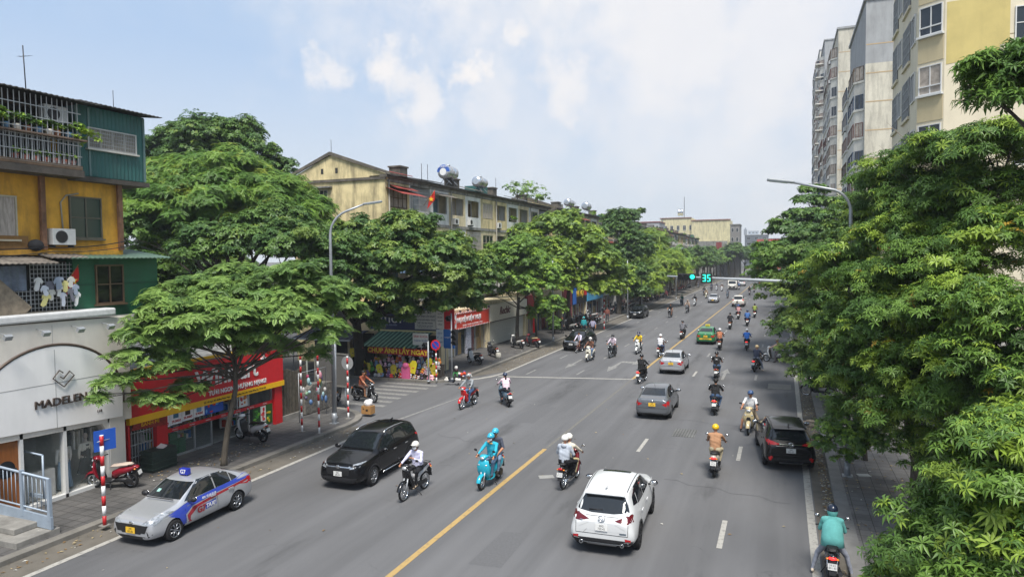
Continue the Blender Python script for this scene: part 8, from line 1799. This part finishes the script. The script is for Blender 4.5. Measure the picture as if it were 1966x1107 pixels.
rider(1311, 650, -3, 'dark scooter close to the yellow line left of the green taxi', 'scooter', '#22242a', [D('rider in a grey jacket and black helmet left of the green taxi', '#6c6c72', '#1b1c20', helmet='#17181c', extras=('hood',))])
rider(1382, 670, 2, 'dark red scooter beside the green taxi ridden in a checked shirt', 'scooter', '#3a1518', [D('rider in an orange brown checked shirt and white helmet', PLAID, '#1a1a1f', helmet='#d8d8da')])
rider(1434, 671, 0, 'dark scooter with twin red lamps ridden in a bright blue shirt', 'scooter', '#1a1c22', [D('rider in a bright blue shirt and white helmet', '#3a78d2', '#1c2030', helmet='#dfe0e2')], lit=True)
rider(1454, 711, -14, 'dark brown scooter at the right, its rider with one foot down', 'scooter', '#3a2620', [D('rider in a navy jacket and straw coloured helmet with a foot on the road', '#2b3348', '#6b7486', pose='feetdown', helmet='#c9b083', shoe='#d2c4b4')], lit=True)
rider(1402, 631, 0, 'olive brown scooter ahead of the checked shirt rider', 'scooter', '#6b5a3e', [D('rider in a short black jacket with bare dark hair ahead of the checked shirt', '#14151b', '#22242e')])
rider(1418, 612, 0, 'maroon scooter behind the cream pickup, nearer of two in file', 'scooter', '#5a1a22', [D('rider in a faded pink checked shirt and blue helmet', PLAIDP, '#22242e', helmet='#3a5a9c')])
rider(1415, 603, 0, 'dark scooter right behind the cream pickup', 'scooter', '#2a1c20', [D('rider in a dark grey shirt right behind the cream pickup', '#3c4450', '#1c1e24')])
rider(1435, 625, 0, 'black scooter carrying two people in blue up the middle lane', 'scooter', '#141416', [D('driver in blue mostly hidden behind the blue backed passenger', '#2f5288', '#2a3a5a', helmet='#1d2a4a'), D('passenger in a denim blue jacket with a dark strap', '#3d66a0', '#2a3f66', pose='pillion', helmet='#20304e')])
rider(1449, 609, 0, 'black scooter ridden in a yellow green shirt right of the pair in blue', 'scooter', '#141518', [D('rider in a yellow green t shirt with short dark hair', '#7d8c3a', '#16181c', sleeve='short')])
rider(1440, 828, 176, 'golden beige scooter stopped facing the camera beside the parked black crossover', 'scooter', '#cbb98c', [D('man in a white polo shirt and blue helmet with both feet on the road', '#d9d9d9', '#8d7d66', pose='feetdown', sleeve='short', calf='short', helmet='#35517a', shoe='#2a1a14')], col2='#17181a', scale=1.1)
rider(1597, 1100, -3, 'black scooter stopped at the right kerb in the bottom corner', 'scooter', '#1a1b20', [D('person in a mint green sun jacket looking down at the right kerb', '#62aaa4', '#8f939e', pose='phone', helmet='#1d2638', extras=('cape', 'hoodup'), shoe='#d8c8b4')], text_=('29-E2', '891.45'), lit=True)
rider(1133, 692, 177, 'cream scooter ridden in a brown jacket in front of the oncoming black car', 'scooter', '#d9d4c2', [D('rider in a brown jacket, white mask and pale helmet', '#6e4a3a', '#7d97ba', helmet='#d6d2cc', mask='#e8e8e8', shoe='#d8d8d8')], col2='#d0cab8')
rider(1176, 685, 176, 'dark green black scooter coming down the middle left lane', 'scooter', '#22282c', [D('rider in a pale pinkish shirt, white mask and black helmet', '#cdbcc8', '#20242c', helmet='#1c1d22', mask='#ececec')])
rider(1226, 678, 178, 'white scooter ridden in a yellow top beside the left lane dashes', 'scooter', '#d8dad6', [D('rider in a bright yellow top with a dark blue scarf and hood', '#d2b21e', '#1e2232', helmet='#1f2444', mask='#e4e4e4', extras=('scarf',))], col2='#d8dad6')
rider(1287, 609, 176, 'dark scooter ridden bare headed towards the camera far down the left lane', 'scooter', '#26262a', [D('bare headed rider in a black t shirt with bare arms', '#141418', '#8a6a58', sleeve='short', calf='short')])
rider(1320, 600, 178, 'black and white scooter with a beige topped rider in the far left lane', 'scooter', '#3a3c40', [D('rider in a beige top with a light scarf in the far left lane', '#a89484', '#33363e', helmet='#a48e7a')])
rider(1334, 587, 178, 'scooter with a white front right of the beige topped rider', 'scooter', '#c4c8cc', [D('rider in black with a black helmet on the white fronted scooter', '#15171c', '#15171c', helmet='#14161b', mask='#dadada')], col2='#17181c')
rider(1309, 586, 178, 'scooter with a green load rack in the far left lane', 'scooter', '#2a3c52', [D('delivery rider in dark teal in the far left lane', '#2f6a62', '#22303c', helmet='#2e8a68')])
rider(1356, 573, 178, 'pale scooter left of the oncoming silver sedan', 'scooter', '#b9b49c', [D('rider in beige left of the oncoming silver sedan', '#9c8c78', '#4a4e58', helmet='#c4b8a4')])
rider(1352, 567, 178, 'dark scooter half hidden behind the pale scooter of the far left lane', 'scooter', '#20222a', [D('rider in black half hidden behind the beige rider', '#1c1e26', '#22242e', helmet='#1a1c22')])
rider(1397, 572, 178, 'scooter coming down between the silver sedan and the cream pickup', 'scooter', '#4c5866', [D('rider in a grey jacket between the silver sedan and the cream pickup', '#6a7078', '#2a2d36', helmet='#8a9098')])
rider(1366, 558, 178, 'first of three distant scooters abreast, left one', 'scooter', '#3a3c44', [D('distant rider in dark blue, left of three abreast', '#3c465e', '#20242e', helmet='#586070')])
rider(1376, 558, 178, 'middle one of three distant scooters abreast', 'scooter', '#c9ccd0', [D('distant rider in grey, middle of three abreast', '#5c6068', '#20242e', helmet='#30343c')])
rider(1386, 559, 178, 'right one of three distant scooters abreast', 'scooter', '#d2d4d6', [D('distant rider in brown, right of three abreast', '#6a584e', '#20242e', helmet='#b4b4b4')])
rider(1419, 556, 0, 'distant blue toned scooter just right of the minibus', 'scooter', '#2f4868', [D('distant rider in blue just right of the minibus', '#3c5a80', '#20283a', helmet='#4a6a90')])
rider(1439, 566, 0, 'distant white scooter alone in the right lane', 'scooter', '#d2d2d2', [D('distant rider with dark hair and black top in the right lane', '#1a1a20', '#33363e')])
rider(1448, 561, 0, 'distant scooter under the tip of the right boughs', 'scooter', '#5a3c34', [D('distant rider carrying goods under the tip of the right boughs', '#6a5a44', '#2a2d33', helmet='#8a7a5a')])
rider(1341, 552, 178, 'very distant scooter at the left of the avenue end', 'scooter', '#44484e', [D('very distant rider at the left of the avenue end', '#50505c', '#22252c', helmet='#777c84')])
rider(1400, 546, 178, 'very distant scooter left of the far white car', 'scooter', '#33363e', [D('very distant rider left of the far white car', '#5e4a42', '#22252c', helmet='#9a9a9a')])
rider(1459, 553, 0, 'very distant red scooter at the right of the avenue end', 'scooter', '#7c2026', [D('very distant rider in red at the right of the avenue end', '#8a2a32', '#22252c')])
# woman riding out of the side street
x, y = gpp(697, 775); bike('black scooter coming out of the side street over the zebra crossing', 'scooter', '#15161a', loc=(x - .6, y + 1.1, 0), rz=R(-100)); person('woman in a rust brown blouse with bare legs riding out of the side street', 'ride', '#8c4a34', '#5a4038', sleeve='short', calf='short', hair=None, shoe='#8a6a50', loc=(x - .6, y + 1.1, 0), rz=R(-100))
# bicycle
def bicycle(label, loc, rz, col):
    t = thing('bicycle', label, 'bicycle', loc, rz)
    for y in (.52, -.52):
        w_ = bwheel(.31, .035, y, 'wire', t)
    f = MB().tube([(0, .40, .92), (0, .52, .31)], .016, 6).tube([(0, .40, .85), (0, -.02, .30)], .02, 6).tube([(0, -.02, .30), (0, -.16, .82)], .018, 6).tube([(0, -.52, .31), (0, -.02, .30)], .014, 6).tube([(0, -.52, .31), (0, -.14, .74)], .012, 6).tube([(0, .38, .75), (0, -.12, .62)], .018, 6); f.build('frame', P(col, .35), t)
    MB().loft([(.0, .86, .03, .02), (-.14, .88, .06, .03), (-.24, .88, .09, .03)], 0, 10).build('saddle', BLACKP, t); MB().tube([(-.27, .30, 1.04), (-.2, .42, 1.02), (.2, .42, 1.02), (.27, .30, 1.04)], .012, 6).tube([(0, .40, .9), (0, .41, 1.02)], .014, 6).build('handlebar', STEEL, t)
    b = MB(); V = []
    for k in range(9): q = -.16 + k * .04; b.tube([(q, .46, .92), (q * .8, .50, .68), (q * .8, .66, .68), (q, .72, .92)], .006, 4)
    for z in (.72, .8, .92): b.tube([(-.16, .46, z), (.16, .46, z), (.16, .72, z), (-.16, .72, z), (-.16, .46, z)], .006, 4)
    b.build('basket', STEEL, t); MB().box(-.06, .06, -.7, -.25, .66, .68).build('carrier', STEEL, t); MB().tube([(-.1, -.02, .3), (.1, -.02, .3)], .02, 6).box(-.16, -.08, .06, .13, .28, .31).box(.08, .16, -.17, -.1, .28, .31).build('pedal_crank', DARKM, t); return t
g = gp(1112, 676); bicycle('pinkish red bicycle with a front basket before the oncoming black car', (g.x, g.y, 0), R(172), '#a82a48'); person('schoolgirl in a white blouse and dark trousers riding the bicycle', 'cycle', '#d4cfe0', '#1a1a24', calf='short', loc=(g.x, g.y, 0), rz=R(172), scale=.98)
# parked bikes
PG = 'motorbikes parked along the left pavement'
def parked(px, py, hd, label, kind='scooter', col='#222', col2='#1a1a1c', seat='#141414', group=None, z=.14, **k):
    g = gp(px, py, z); return bike(label, kind, col, col2, seat, (g.x, g.y, z), R(hd), lean=-7, group=group, **k)
parked(218, 935, 110, 'red and black scooter with a pale seat parked before the boutique', col='#7c1222', seat='#b9a89a')
parked(484, 845, 88, 'white scooter with a black seat parked before the red store sign pillar', col='#d2d2d2')
parked(650, 772, 30, 'electric bike half covered by a grey cloth behind the lamp post', col='#1a1a1c')
tag(MB().loft([(-.9, .5, .05, .35), (-.6, .55, .32, .42), (.0, .6, .30, .45), (.35, .55, .05, .3)], 0, 12, 2.6).build('cloth_cover', M('cover_grey', (.22, .21, .20), .95, var=.3, scale=9), None, loc=(gp(632, 775, .14).x, gp(632, 775, .14).y, .14), rz=R(30)), 'grey striped cloth thrown over the rear of the parked electric bike', 'cover')
parked(912, 698, 60, 'grey black scooter with a white side parked before the shutters', col='#3a3c40', col2='#b9b9b9')
parked(947, 684, 48, 'dark grey scooter parked facing the shutter, behind the first one', col='#26282d')
parked(993, 668, 58, 'white scooter parked before the display window behind the curved tree', col='#c9c9c4'); parked(1023, 666, 60, 'tan seated scooter parked right of the white one by the shrub', col='#7a2028', seat='#b09a72')
rb_ = random.Random(31); cols_ = ['#1a1b1f', '#2a2c31', '#c9c9c6', '#5a1a20', '#33415a', '#17181b', '#6b6d70']
for i in range(30):
    y = 70.5 + i * 1.55 + rb_.uniform(-.3, .3) + (6 if i > 8 else 0) + (7 if i > 19 else 0); x = -22.3 + rb_.uniform(-.5, .4)
    bike('dark toned motorbike in the close parked rank under the left trees beyond the shrub', rb_.choice(('scooter', 'scooter', 'cub')), rb_.choice(cols_), loc=(x, y, .14), rz=R(90 + rb_.uniform(-24, 12) + (180 if rb_.random() < .4 else 0)), lean=-6, group=PG)
for i in range(9): bike('dark toned motorbike parked near the kerb beside the leafy shrub rank', 'scooter', rb_.choice(cols_), loc=(-21.15 + rb_.uniform(-.2, .2), 69.5 + i * 1.3, .14), rz=R(80 + rb_.uniform(-20, 15)), lean=-6, group='motorbikes by the kerb near the shrub')
for i in range(16):
    y = 122 + i * 3.4; bike('small distant motorbike parked on the left pavement far along the shop row', 'scooter', rb_.choice(cols_), loc=(-21.9 + rb_.uniform(-.7, .6), y, .14), rz=R(90 + rb_.uniform(-30, 30)), lean=-6, group='distant motorbikes on the left pavement')
# right kerb
g = gp(1478, 694); bike('white scooter standing across the right lane edge facing left', 'scooter', '#cfd2d2', loc=(g.x + .4, g.y, 0), rz=R(78)); person('person in a dusty pink top standing over the white scooter at the right kerb', 'feetdown', '#c4a494', '#4a4448', helmet='#8a8a72', loc=(g.x + .4, g.y, 0), rz=R(78))
g = gp(1556, 762, .14); bike('black motorbike parked on the right pavement edge under the leaves', 'cub', '#202226', loc=(g.x + .4, g.y + .2, .14), rz=R(70), lean=-6)
g = gp(1556, 742, .14); person('seated motorbike taxi man in an orange brown jacket under the right leaves', 'ride', '#b4642c', '#3c3a3a', helmet='#8c8c80', loc=(g.x + .8, g.y + 2.2, .14), rz=R(70)); bike('grey motorbike with a waiting driver under the right leaves', 'cub', '#55585c', loc=(g.x + .8, g.y + 2.2, .14), rz=R(70))
# people on the left pavement
def walker(px, py, hd, label, pose, shirt, trouser, **k): g = gp(px, py, .14); person(label, pose, shirt, trouser, loc=(g.x, g.y, .14), rz=R(hd), scale=1.05, **k)
walker(1121, 642, 0, 'person in a turquoise jacket and helmet behind the oncoming black car', 'stand', '#1f8f96', '#3c4654', helmet='#2a9aa0')
walker(1138, 645, 20, 'person in a grey purple shirt standing beside the turquoise jacket', 'walk', '#8c8aa0', '#2c2e38', sleeve='short')
walker(1166, 618, 190, 'person in a brown top among the parked bikes near the striped pole', 'stand', '#7a4a40', '#33333c')
walker(1080, 640, 150, 'person in black stooping between the parked bikes by the shrub', 'stand', '#17181c', '#22232a')
walker(1279, 575, 180, 'distant pedestrian in a maroon top on the left pavement', 'walk', '#5c2a34', '#26262c'); walker(1263, 577, 0, 'distant pedestrian in a pale pink top beside the parked bikes', 'stand', '#c4a4a4', '#3c3c48')
walker(748, 715, 190, 'stall keeper seated low among the heap of toys', 'sit', '#3c3a44', '#26262c')
g = gp(1160, 632, .14); striped_pole('striped pole on the far left pavement beyond the oncoming black car', g.x, g.y, 3.4, r=.055)
for i, (px, py) in enumerate(((1232, 600), (1205, 612), (1298, 575), (1062, 655))):
    g = gp(px, py, .14); tag(MB().tube([(0, 0, 0), (0, 0, 7.5)], [.09, .06], 8).tube([(0, 0, 0), (0, 0, .4)], .12, 8).build('post', STEEL, None, loc=(g.x, g.y, .14)), 'plain grey utility post on the left pavement ' + ('by the parked black crossover', 'before the round blue emblem shop', 'far along near the shops', 'beside the leafy shrub')[i], 'post')
x, y = gpp(957, 688); t = thing('paint_sack', 'pale patterned sack standing at the foot of the left pavement tree', 'sack', (x, y, .14)); MB().loft([(0, 0, .2, .16), (0, .2, .21, .17), (0, .42, .19, .15), (0, .47, .12, .08)], 0, 12, 3).build('sack_body', P('#b9b5a8', .9, var=.3, scale=9), t)
g = gp(985, 670, .14)
# driver in the taxi
for k_ in BIKE.values(): delete_tree(k_)
# ------------------------------------------------------------------ haze
hm = bpy.data.materials.new('haze_air'); hm.use_nodes = True; ht = hm.node_tree; ht.nodes.remove(ht.nodes['Principled BSDF'])
pv_ = ht.nodes.new('ShaderNodeVolumePrincipled'); pv_.inputs['Color'].default_value = (.86, .92, 1, 1); pv_.inputs['Density'].default_value = .00045; pv_.inputs['Anisotropy'].default_value = .2
ht.links.new(pv_.outputs[0], ht.nodes['Material Output'].inputs['Volume'])
hz_ = MB().box(-420, 420, -60, 980, -1.4, 75).build('haze', hm); hz_['kind'] = 'stuff'
